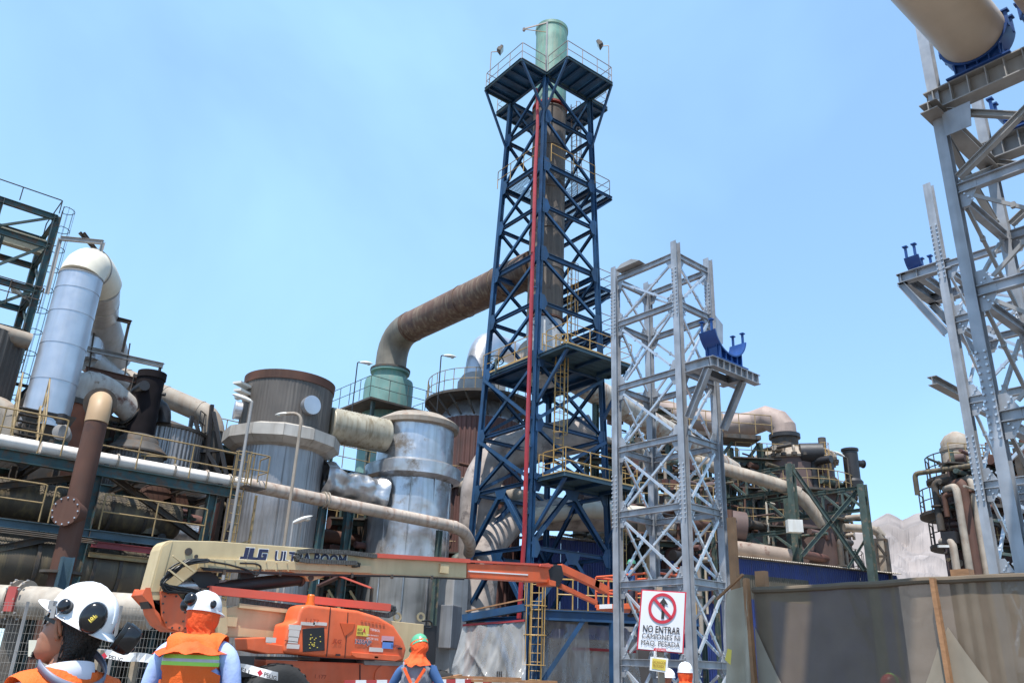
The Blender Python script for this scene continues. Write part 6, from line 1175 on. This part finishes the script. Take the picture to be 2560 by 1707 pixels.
    hm = MB(); headmesh(HM, ho-ORG[t_.name], hm, 0, k); hme = bpy.data.meshes.new('head'); hme.from_pydata(hm.v, [], hm.f); bm = bmesh.new(); bm.from_mesh(ev); n0 = len(bm.faces); bm.from_mesh(hme); bm.faces.ensure_lookup_table()
    for f in bm.faces[n0:]: f.material_index = 3; f.smooth = True
    bmesh.ops.recalc_face_normals(bm, faces=bm.faces[n0:]); bm.to_mesh(ev); bm.free(); ev.name = 'body'
    ob = bpy.data.objects.new('body', ev); C.objects.link(ob); ob.parent = t_; ORG[ob.name] = ORG[t_.name]
    return t_, ob, near, ho, HM, Mx, k, base
def vestshell(t_, ob, near, Mx, k, base, mt, off=.022, z0=.86, z1=1.50, bands=(), cat=(0, 2), xlim=.205, name='vest'):
    me = ob.data; n0 = len(near); bm = bmesh.new(); bm.from_mesh(me); bm.faces.ensure_lookup_table(); L = Vector(base-ORG[t_.name]); M3 = Matrix([list(r) for r in Mx]).transposed()
    kill = []
    for i, f in enumerate(bm.faces):
        c = M3@(f.calc_center_median()-L)/k
        if i >= n0 or not (z0-.02 < c.z < z1+.02) or abs(c.x) > xlim or near[i] == 3 and c.z > 1.5 or (near[i] == 1 and abs(c.x) > .17): kill.append(f)
    bmesh.ops.delete(bm, geom=kill, context='FACES'); bm.normal_update()
    for v in bm.verts: v.co += v.normal*(off*k*(1+.35*mn.noise(v.co*14))+.010*mn.noise(Vector((v.co.x*9+v.co.z*5, v.co.y*9, v.co.z*13))))
    bmesh.ops.subdivide_edges(bm, edges=bm.edges[:], cuts=1, use_grid_fill=True, smooth=.5); bm.normal_update()
    for v in bm.verts: v.co += v.normal*.006*mn.noise(Vector((v.co.x*16-v.co.z*9, v.co.y*12, v.co.z*22)))
    up = Vector((0, 0, 1))
    for z in sorted({e for b in bands for e in b[:2]}|{z0}): bmesh.ops.bisect_plane(bm, geom=bm.verts[:]+bm.edges[:]+bm.faces[:], plane_co=L+Vector((0, 0, z*k)), plane_no=up, clear_inner=(z == z0))
    for f in bm.faces:
        f.smooth = True; z = (f.calc_center_median()-L).z/k; f.material_index = 0
        for j, b in enumerate(bands):
            if b[0] < z < b[1]: f.material_index = j+1
    nm = bpy.data.meshes.new(name); bm.to_mesh(nm); bm.free(); nm.materials.append(mt)
    for b in bands: nm.materials.append(b[2])
    o = bpy.data.objects.new(name, nm); C.objects.link(o); o.parent = t_; ORG[o.name] = ORG[t_.name]; return o
def helmet(t_, ho, HM, k, mt, brim='full', tilt=0., up=.035, name='hard_hat', s=1.):
    c, s_ = math.cos(tilt), math.sin(tilt); T = HM@np.array([[1, 0, 0], [0, c, -s_], [0, s_, c]]); o = ho+HM@V(0, -.008, up)*k; m_ = MB(); n = 40; vs = []; rows = []
    for i in range(10): a = math.pi/2*i/9; rows.append((math.cos(a)**.8 if i < 9 else 0.001, math.sin(a)))
    for r, z in rows: vs += [o+T@(V(.108*r*math.cos(2*math.pi*j/n), .136*r*math.sin(2*math.pi*j/n)-.006, .125*z))*k*s for j in range(n)]
    m_.add(vs, [(i*n+j, i*n+(j+1) % n, (i+1)*n+(j+1) % n, (i+1)*n+j) for i in range(9) for j in range(n)])
    hh_ = m_.build(name, mt, t_, True, ang=60); m_ = MB(); vs = []
    for q, dz_ in ((1.0, .012), (1.0, -.004), (1.1, -.012), (1.2, -.02), (1.22, -.024), (1.2, -.026), (1.0, -.012), (.93, .0)):
        for j in range(n):
            a = 2*math.pi*j/n; fr = max(0, math.sin(a)); e = (q-1)*((1.05+1.0*fr**3) if brim == 'full' else (.12+1.9*fr**2)); vs.append(o+T@(V(.108*(min(q, 1)+e)*math.cos(a), .136*(min(q, 1)+e)*math.sin(a)-.006, dz_))*k*s)
    m_.add(vs, [(i*n+j, i*n+(j+1) % n, (i+1)*n+(j+1) % n, (i+1)*n+j) for i in range(7) for j in range(n)]); m_.build('brim', mt, hh_, True, ang=60)
    m_ = MB(); m_.tube([o+T@(V(0, .136*math.cos(a)-.006, .127*math.sin(a)))*k*s for a in np.linspace(.25, math.pi-.25, 12)], .006, 6); m_.build('ridge', mt, hh_, True); return hh_, o, T
def cup(par, c, ax, mt, r=.045, d=.05, up=V(0, 0, 1), el=1.25, name='earmuff'):
    ax = nrm(ax); u_ = nrm(up-ax*(up@ax)); s_ = np.cross(u_, ax); pr = [(.7, -.02), (1.0, -.02), (1.02, 0), (1., .35), (.93, .75), (.75, .95), (.4, 1.04), (.02, 1.06)]; n = 28; m_ = MB()
    m_.add([c+ax*z*d+(s_*math.cos(2*math.pi*j/n)+u_*el*math.sin(2*math.pi*j/n))*r*q for q, z in pr for j in range(n)], [(i*n+j, i*n+(j+1) % n, (i+1)*n+(j+1) % n, (i+1)*n+j) for i in range(7) for j in range(n)]); o = m_.build(name, mt, par, True, ang=50)
    m_ = MB(); m_.add([c+ax*z+(s_*math.cos(2*math.pi*j/n)+u_*el*math.sin(2*math.pi*j/n))*r*q for q, z in ((.6, -.018), (.95, -.016), (.98, -.004), (.95, .0)) for j in range(n)], [(i*n+j, i*n+(j+1) % n, (i+1)*n+(j+1) % n, (i+1)*n+j) for i in range(3) for j in range(n)]); m_.build('cushion', hose, o, True); return o
def hoodcloth(t_, ho, HM, Mx, k, mt, low=.33, spread=.2, seed=1, face=True, top=.04, deep=.16, fold=1., name='sun_hood'):
    m_ = MB(); n = 56; rows = 22; vs = []
    for i in range(rows+1):
        t = i/rows; z = top-t*(low+top-.04)
        rx = np.interp(t, [0, .25, .5, .7, .85, 1], [.108, .104, .088, .105, .5*spread+.07, spread]); ry = np.interp(t, [0, .25, .5, .7, .85, 1], [.136, .124, .10, .115, .6*deep+.055, deep])
        for j in range(n):
            a = 2*math.pi*j/n; f_ = (1+.2*fold*t*mn.noise(Vector((math.cos(a)*2.6+seed, math.sin(a)*2.6, t*2.2)))+.11*fold*mn.noise(Vector((math.cos(a)*6, math.sin(a)*6+seed, t*5+math.cos(a)*2)))*(.3+t)+.05*fold*abs(mn.noise(Vector((math.cos(a)*11, math.sin(a)*11+seed, t*9))))*(.2+t)); zz_ = z-(.05*t*t*mn.noise(Vector((math.cos(a)*2, math.sin(a)*2, seed+3))) if t > .6 else 0)
            R_ = HM if t < .45 else Mx; vs.append(ho+R_@V(rx*math.cos(a)*f_, ry*math.sin(a)*f_-.012-.02*t, zz_)*k)
    fs = [(i*n+j, i*n+(j+1) % n, (i+1)*n+(j+1) % n, (i+1)*n+j) for i in range(rows) for j in range(n) if not (face and 1 < i < 10 and abs((j+.5)/n-.25) < .11)]
    m_.add(vs, fs); return m_.build(name, mt, t_, True, ang=80)
# ---- man in the white brimmed hard hat, close by
f1 = nrm(-hr*.97+hf*.2); hp1 = pd(184, 1562, 3.2); HR1 = rot(f1, math.radians(17), math.radians(-4)); bf1 = nrm(-hr*.8+hf*.6); H1 = 1.80; r1_ = bf1
fo = hp1; t_, ob, near, ho, HM, Mx, k, base = person('man in orange vest and white brimmed hard hat with black earmuffs, face turned left', (hp1[0]-f1[0]*.02-.0, hp1[1]-f1[1]*.02), bf1, H1, [shirtw, shirtw, trous, skin, boot], hrot=HR1, pose={'hd': (0, .0, 1.585), 'nk': (0, -.01, 1.53)})
dl = hp1-ho                                     # nudge the whole figure so that the head sits where it should
t_.location = tuple(np.array(t_.location)+V(dl[0], dl[1], 0)); 
for dct in (ORG,):
    pass
ORG[t_.name] = ORG[t_.name]+V(dl[0], dl[1], 0); ORG[ob.name] = ORG[t_.name]; ho = ho+V(dl[0], dl[1], 0); base = base+V(dl[0], dl[1], 0)
vestshell(t_, ob, near, Mx, k, base, vest, .025, .80, 1.505, bands=((.98, 1.03, refl),), xlim=.25)
hh_, o, T = helmet(t_, ho, HM, k, helm, 'full', math.radians(7), .052, s=.90)
# hair under the hat
m_ = MB(); n = 40; vs = []; rr_ = [(.07, .078, .082, -.102), (.045, .081, .075, -.109), (.02, .081, .06, -.109), (-.005, .080, .03, -.107), (-.03, .078, -.012, -.102), (-.055, .074, -.035, -.096), (-.08, .067, -.045, -.09), (-.10, .058, -.05, -.083)]
for z, w, f, b in rr_:
    for j in range(n):
        a = 2*math.pi*j/n; y = (f+b)/2+(f-b)/2*math.sin(a); vs.append(ho+HM@V((w+.003*mn.noise(Vector((a*9, z*90, 1))))*math.copysign(abs(math.cos(a))**.85, math.cos(a)), y, z)*k)
m_.add(vs, [(i*n+j, i*n+(j+1) % n, (i+1)*n+(j+1) % n, (i+1)*n+j) for i in range(len(rr_)-1) for j in range(n)]); m_.build('hair', hair, t_, True, ang=80)
m_ = MB(); rnd = random.Random(9)
for i in range(260):
    a = rnd.uniform(.08, .92)*math.pi; z = rnd.uniform(-.09, .03); w = np.interp(z, [-.1, -.03, .05], [.060, .080, .083]); 
    x, y = w*math.cos(a), -.02-.088*abs(math.sin(a))**1 if math.sin(a) < 0 or True else 0
    x = w*math.cos(a); y = -.015-.092*math.sin(abs(a)) ; p = V(x, y, z); m_.tube([ho+HM@p*k, ho+HM@(p*V(1.03, 1.03, 1)+V(rnd.uniform(-.004, .004), -.004, -.028))*k], [.0016, .0006], 4)
o_ = m_.build('hair_strands', hair, t_); o_['kind'] = 'stuff'
# sunglasses
gl_ = MB()
for sx in (-1, 1): gl_.add([ho+HM@V(sx*(.008+.052*u_), .108-.03*u_**2-.004*abs(w), .004+w*.021)*k for u_ in (0, .35, .7, 1) for w in (-1, 0, 1)], [(i*3+j, i*3+j+1, (i+1)*3+j+1, (i+1)*3+j) for i in range(3) for j in range(2)])
go = gl_.build('sunglasses', shade, t_, True); 
for sx in (-1, 1): MB().bar(ho+HM@V(sx*.062, .08, .008)*k, ho+HM@V(sx*.079, -.01, .006)*k, .004, .012).build('temple_arm', hose, go)
MB().tube([ho+HM@V(-.012, .115, .01)*k, ho+HM@V(.012, .115, .01)*k], .003, 6).build('bridge', hose, go)
m_ = MB()                                       # goatee
for i in range(160): x = rnd.uniform(-.026, .026); z = rnd.uniform(-.125, -.095); y = .088-abs(x)*.5+rnd.uniform(-.004, .004); m_.tube([ho+HM@V(x, y, z)*k, ho+HM@V(x*1.05, y+.007, z-.012)*k], [.0014, .0006], 4)
o_ = m_.build('beard', hair, t_); o_['kind'] = 'stuff'
# earmuffs parked on the hat, camera side of the head is his left (-x)
em = cup(hh_, o+T@V(-.085, -.105, .03)*k, T@V(-1, -.55, .12), muff, .043*k, .052*k, T@V(0, .25, 1)); cup(hh_, o+T@V(.065, -.145, .0)*k, T@V(.75, -1, -.1), muff, .042*k, .055*k, T@V(0, 0, 1))
ax_ = nrm(T@V(-1, -.55, .12)); c_m = o+T@V(-.085, -.105, .032)*k; xd_ = nrm(T@V(0, -1, -.2)); yd_ = nrm(np.cross(ax_, xd_)); text(em, '101', c_m+ax_*.0565*k+xd_*.012-yd_*.016, yd_, -xd_, .013, sgy, bold=.02); 
for i in range(5): MB().bar(c_m+ax_*.057*k-xd_*(.004+.0025*i)*-1-yd_*.014, c_m+ax_*.057*k+xd_*(.004+.0025*i)+yd_*.014, .0012, .001, ax_).build('print_line', sgy, em)
hg = cup(hh_, o+T@V(-.108, .0, .018)*k, T@V(-1, .05, .2), muff, .022*k, .022*k, T@V(0, 0, 1), 1.05, 'muff_hinge'); MB().tube([o+T@V(-.122, .028, .012)*k, o+T@V(-.118, .0, -.02)*k, o+T@V(-.118, -.03, -.01)*k], .002, 6).build('wire_arm', galvb, hg, True); MB().box(o+T@V(-.112, .045, .0)*k, (.02, .02, .03), .6).build('hinge_clip', galvw, hg); MB().box(o+T@V(-.114, .02, -.014)*k, (.018, .018, .04), .6).build('hinge_clip', galvw, hg)
# neck strap, collar
npt = base+Mx@V(0, -.02, 1.475)*k; m_ = MB(); n = 40; vs = []
for z, r in ((-.015, .086), (-.01, .09), (.03, .082), (.045, .078), (.03, .076)): vs += [npt+Mx@V(r*1.0*math.cos(2*math.pi*j/n), r*1.02*math.sin(2*math.pi*j/n)+.0, z-.02*math.sin(2*math.pi*j/n))*k for j in range(n)]
m_.add(vs, [(i*n+j, i*n+(j+1) % n, (i+1)*n+(j+1) % n, (i+1)*n+j) for i in range(4) for j in range(n)]); m_.build('shirt_collar', shirtw, t_, True, ang=60)
m_ = MB(); pth = [npt+Mx@V(.118*math.cos(a), .112*math.sin(a)-.012, .055+.075*math.sin(a))*k for a in np.linspace(-math.pi*.98, math.pi*.15+.2, 26)]
vs = []; 
for p in pth: vs += [p-V(0, 0, .014), p+V(0, 0, .014)]
m_.add(vs, [(2*i, 2*i+1, 2*i+3, 2*i+2) for i in range(len(pth)-1)]); o_ = m_.build('earmuff_headband', strapm, t_, True); sm = o_.modifiers.new('thick', 'SOLIDIFY'); sm.thickness = .006
# shoulder stripes of the vest
m_ = MB(); q0, q1 = base+Mx@V(-.13, -.10, 1.43)*k, base+Mx@V(-.13, -.17, 1.05)*k
# ---- man in orange hood
hp2 = pd(505, 1562, 6.4); f2 = nrm(hf*.96+hr*.28); H2 = 1.80
t_, ob, near, ho, HM, Mx, k, base = person('man seen from behind in orange vest, orange sun hood and white hard hat', (hp2[0], hp2[1], .2), nrm(hf), H2, [vest, shirt, trous, skin, boot], hrot=rot(f2, math.radians(-4)), wide=1.2)
dl = hp2-ho; print('man2 dz', dl)
vestshell(t_, ob, near, Mx, k, base, vest, .03, .72, 1.50, bands=((1.325, 1.35, lime), (1.35, 1.37, refl), (1.37, 1.395, lime), (.95, .99, refl)), xlim=.23)
hoodcloth(t_, ho, HM, Mx, k, hoodm, .30, .25, 2, deep=.225, fold=1.15); hh_, o, T = helmet(t_, ho, HM, k, helm, 'cap', math.radians(-2), .045)
cup(hh_, o+T@V(-.03, -.135, .04)*k, T@V(-.2, -1, .25), muff, .042*k, .045*k, T@V(0, 0, 1), 1.05); cup(hh_, o+T@V(-.118, -.04, .02)*k, T@V(-1, -.1, 0), muff, .04*k, .05*k, T@V(0, 0, 1), 1.1); cup(hh_, o+T@V(.095, -.06, .025)*k, T@V(1, -.7, .2), muff, .022*k, .022*k, T@V(0, 0, 1), 1.3, 'muff_hinge')
MB().tube([base+Mx@V(-.07, -.19, 1.05)*k, base+Mx@V(-.03, -.195, 1.18)*k, base+Mx@V(.09, -.19, 1.175)*k, base+Mx@V(.1, -.19, 1.1)*k], .004, 6).build('pocket_seam', hoodm, t_)
# ---- man with harness
hp3 = pd(1046, 1632, 11); t_, ob, near, ho, HM, Mx, k, base = person('man in grey vest and harness with orange hood, arms out, seen from behind', (hp3[0], hp3[1], .2), nrm(hf*.9+hr*.1), 1.74, [vestg, denim, trous, skin, boot], hrot=rot(nrm(hf*.8-hr*.5), math.radians(-25)), pose={'lel': (-.34, .02, 1.15), 'rel': (.36, .02, 1.15), 'lwr': (-.38, .16, .95), 'rwr': (.46, .14, .96), 'lhn': (-.38, .22, .90), 'rhn': (.48, .2, .9)})
vestshell(t_, ob, near, Mx, k, base, vestg, .028, .80, 1.49, xlim=.23); hoodcloth(t_, ho, HM, Mx, k, hoodm, .24, .17, 5, top=.06, deep=.19, fold=1.2); helmet(t_, ho, HM, k, mat('green helmet shell', (.10, .36, .2), .3, var=.05), 'cap', 0, .045, s=.98)
for a, b in (((-.13, -.17, 1.42), (.12, -.175, 1.0)), ((.13, -.17, 1.42), (-.12, -.175, 1.0))): MB().bar(base+Mx@V(*a)*k, base+Mx@V(*b)*k, .035, .012, hf).build('harness_strap', hoodm, t_)
MB().lathe(base+Mx@V(0, -.185, 1.22)*k, [(.02, 0), (.04, 0), (.04, .02), (.02, .02)], 14, ax=-hf).build('harness_ring', galvb, t_)
# ---- man in red vest
hp4 = pd(1713, 1662, 13.2); t_, ob, near, ho, HM, Mx, k, base = person('man in red vest, orange hood and white hard hat before the pipe tower', (hp4[0], hp4[1], 0), nrm(hf), 1.78, [vestr, shirtw, trous, skin, boot])
vestshell(t_, ob, near, Mx, k, base, vestr, .03, .80, 1.5, bands=((1.33, 1.365, refl),), xlim=.24); hoodcloth(t_, ho, HM, Mx, k, hoodm, .27, .2, 8, deep=.2); helmet(t_, ho, HM, k, helm, 'cap', 0, .045)
for y in range(4): MB().bar(base+Mx@V(-.09, -.185, 1.28-.02*y)*k, base+Mx@V(.09, -.185, 1.28-.02*y)*k, .012, .004, hf).build('print_line', refl, t_)
# ---- man in orange overalls behind the sign post
hp5 = pd(1668, 1652, 14.6); t_, ob, near, ho, HM, Mx, k, base = person('man in orange overalls half hidden behind the small yellow notice', (hp5[0], hp5[1], 0), nrm(-hr*.7+hf*.4), 1.70, [vest, vest, vest, skin, boot]); vestshell(t_, ob, near, Mx, k, base, hoodm, .02, .8, 1.48, bands=((1.2, 1.25, refl), (.95, 1.0, refl)), xlim=.22); helmet(t_, ho, HM, k, helm, 'cap', 0, .045)
# ---- man behind the net
hp6 = pd(2228, 1708, 9.8); t_, ob, near, ho, HM, Mx, k, base = person('man in red helmet with lime band seen dimly through the net screen', (hp6[0], hp6[1]), nrm(hr*.8+hf*.3), 1.68, [vestr, vestr, trous, skin, boot]); hh_, o, T = helmet(t_, ho, HM, k, mat('red helmet shell', (.5, .03, .02), .35, var=.1), 'cap', 0, .04, s=1.05); MB().tube([o+T@V(.115*math.cos(a), -.02, .13*math.sin(a))*k for a in np.linspace(.1, 3.04, 12)], .014, 6).build('lime_band', lime, hh_, True); vestshell(t_, ob, near, Mx, k, base, vestr, .02, .8, 1.48, bands=((1.25, 1.31, lime),), xlim=.23)
# ---- man in the basket
x0, y0, z0 = BASKET; t_, ob, near, ho, HM, Mx, k, base = person('man in dark overalls and green helmet standing in the lift basket', (x0+.45, y0+1.3, z0+.08-.35), nrm(hf*.3-hr*.8), 1.55, [denim, denim, trous, skin, boot], pose={'lel': (-.2, .2, 1.15), 'rel': (.2, .2, 1.15), 'lwr': (-.15, .4, 1.1), 'rwr': (.15, .4, 1.1), 'lhn': (-.14, .46, 1.1), 'rhn': (.14, .46, 1.1)}); helmet(t_, ho, HM, k, mat('green helmet shell', (.10, .36, .2), .3), 'cap', 0, .045)
# ------------------------------------------------------------------ dense piping behind the towers
def cluster(label, xr, yr, D, seed, n=16, mts=None, plat=2, dep=3.):
    r = random.Random(seed); mts = mts or [creamd, rack, rustp, tealc, redv, vess, clado, cream]
    c = pd((xr[0]+xr[1])/2, (yr[0]+yr[1])/2, D); t_ = thing('piping_skid', label, 'piping', V(c[0], c[1], 0), 'dense process piping behind the towers')
    lo, hi = pd(xr[0], yr[1], D), pd(xr[1], yr[0], D); W_ = (hi-lo)@hr; z0, z1 = lo[2], hi[2]; o = V(lo[0], lo[1], 0)
    u1 = V(1, 0, 0); v1_ = V(0, 1, 0)
    def P(a, b, z): return o+hr*a*W_+hf*b*dep+V(0, 0, z0+(z1-z0)*z)
    for i in range(n):
        a, b, z = r.random(), r.random(), r.random(); m_ = r.choice(mts); rd = r.choice((.07, .1, .14, .2, .28)); p = P(a, b, z); k = r.random(); L_ = r.uniform(1.5, 4)
        if k < .45: q = [p-u1*L_*.5, p+u1*L_*.5, p+u1*(L_*.5+.05)+V(0, 0, r.choice((-1, 1))*r.uniform(.6, 1.8))]
        elif k < .6: q = [p-v1_*L_*.4, p+v1_*L_*.4, p+v1_*L_*.4-V(0, 0, 1.2)]
        else: q = [V(p[0], p[1], max(0, p[2]-L_)), p, p+(u1 if r.random() < .6 else -v1_)*r.uniform(.5, 1.6)]
        pp = MB().tube(bend(q, rd*1.8, 4), rd, 12).build('pipe', m_, t_, True)
        if r.random() < .6:
            m2 = MB(); flange(m2, q[0]+(q[1]-q[0])*.5, q[1]-q[0], rd*1.7, .08, 14); m2.build('flange', rack, pp, True)
        if r.random() < .35: MB().box(q[0]+(q[1]-q[0])*.7, (rd*3, rd*3, rd*3.2)).build('valve', r.choice((black, rack, redv)), pp)
    for i in range(4): a = (i+.5)/4+r.uniform(-.1, .1); p = P(a, .4, 0); MB().ib((p[0], p[1], 0), (p[0], p[1], z1), .2, .2).build('column', tealc, t_)
    for i in range(plat):
        z = (i+.6)/plat; p = P(.05, .3, z); L_ = W_*.75; d = u1*.8-v1_*.6; MB().bar(p, p+d*L_, 1.0, .08).build('deck', rack, t_); handrail(t_, [p-v1_*.4+V(0, 0, .05), p+d*L_-v1_*.4+V(0, 0, .05)], yelo, sp=1.1, r=.03)
        MB().ib(p-V(0, 0, .14), p+d*L_-V(0, 0, .14), .2, .14).build('beam', tealc, t_)
    for i in range(5): p, q = P(r.random(), .5, r.random()), P(r.random(), .5, r.random()); MB().bar(p, p+nrm(q-p)*min(3, np.linalg.norm(q-p)), .1).build('brace', r.choice((tealc, rack)), t_)
cluster('rusty pipes and walkways behind the foot of the free-standing tower', (1560, 1800), (1150, 1390), 47, 5, 30, plat=3)
cluster('brown pipework above the shed between the two big towers', (1440, 1600), (1090, 1360), 45, 8, 22, plat=2)
cluster('dark pipes and valves at the side of the domed vessel', (1720, 1880), (1110, 1340), 62, 11, 22, plat=2)
cluster('pipework on the shed roof in front of the domed vessel', (1830, 2130), (1260, 1400), 56, 17, 22, plat=1, dep=2)
cluster('pipes and rails crowding the column at the far right', (2410, 2600), (1120, 1420), 44, 23, 34, plat=3)
cluster('shadowy pipework behind the dented silver tank', (1060, 1240), (1150, 1480), 44, 29, 24, [redv, rack, rustp, clado, tealc], 2)
cluster('dark pipes tucked between the rack and the corrugated tank', (480, 620), (1180, 1420), 35, 31, 18, [rack, clado, rustp, tealc, creamd], 2)
cluster('dim pipework in the gap between the two clad tanks', (780, 960), (1230, 1560), 36, 37, 22, [redv, rack, rustp, clado, tealc], 2)
cluster('jumble of pipes and cable runs deep under the rack', (0, 520), (1330, 1560), 30, 41, 26, [rack, clado, rustp, creamd, tealc], 1)
cluster('pipes and stair rails above the rack beside the silver duct', (0, 330), (960, 1120), 30.5, 43, 22, [rack, clado, rustp, creamd, black], 1, 2)
# thinner pipe tangles and cable runs
for lb, xr, yr, D, sd_, n in (('thin brown pipes and rails on the upper deck of the domed vessel', (1830, 2090), (1120, 1260), 57, 51, 26), ('fine rusty pipework between the blue tower and the domed vessel', (1520, 1720), (980, 1180), 55, 53, 26), ('thin rusty pipework filling the bays behind the free-standing tower', (1580, 1830), (1230, 1400), 43, 57, 26), ('thin pipes and valves standing beside the red-brown vessel', (1040, 1240), (1060, 1300), 46, 59, 22), ('fine pipes and conduits crowding the rack behind the brown pipe', (20, 480), (1180, 1330), 29.6, 61, 30), ('cable runs and small pipes under the lower rack walkway', (0, 380), (1330, 1480), 27.5, 67, 22)):
    cluster(lb, xr, yr, D, sd_, n, [rack, rustp, redv, clado, tealc, black, creamd], 2, 2.5)
# working details on the lift
bolts(bl_, [pv(x, y, VB-.1) for x, y in ((412, 1490), (420, 1482), (440, 1490), (455, 1508), (462, 1530), (458, 1552), (448, 1568), (430, 1568), (415, 1555), (408, 1530), (407, 1508))], (0, -1, 0), rack, .018, .02)
bolts(bl_, [pv(x, 1397+(x-500)*.045, VB-.055) for x in range(510, 920, 26)]+[pv(x, 1421+(x-500)*.024, VB-.055) for x in range(510, 760, 30)], (0, -1, 0), boomc, .014, .02)
for k in range(3):
    MB().tube([pv(500+k*4, 1418+k*3, VB-.075), pv(640, 1428+k*2, VB-.08), pv(760, 1434+k*2, VB-.08), pv(1000, 1439+k, VB-.03), pv(1160, 1446+k, VB-.03)], .012, 6).build('hydraulic_line', hose, bl_, True)
for x in (560, 640, 700, 880, 980, 1080): MB().box(pv(x, 1430+(x-560)*.025, VB-.07), (.05, .04, .09)).build('line_clamp', rack, bl_)
for a, b in (((870, 1530), (862, 1644)), ((712, 1600), (745, 1604)), ((748, 1640), (1008, 1653))): MB().bar(pv(*a, VH-.005), pv(*b, VH-.005), .01, .012, (0, 1, 0)).build('panel_gap', black, hd)
for k in range(7): MB().box(pv(905+k*9, 1550+k*1.5, VH-.012), (.05, .012, .012)).build('louvre', mat('deep orange recess', (.6, .09, .02)), hd)
for x, y in ((845, 1636), (940, 1642), (1000, 1620)): MB().box(pv(x, y, VH-.015), (.09, .03, .035)).build('latch', black, hd)
for x in (680, 730, 900, 960): MB().bar(pv(x, 1660, VH+.14), pv(x, 1760, VH+.14), .02, .014, (0, 1, 0)).build('panel_gap', black, ch)
MB().lathe(pv(960, 1690, VH+.12), [(.22, 0), (.22, .05), (.18, .06)], 24, ax=(0, 1, 0)).build('hub_cover', orange, ch, True)
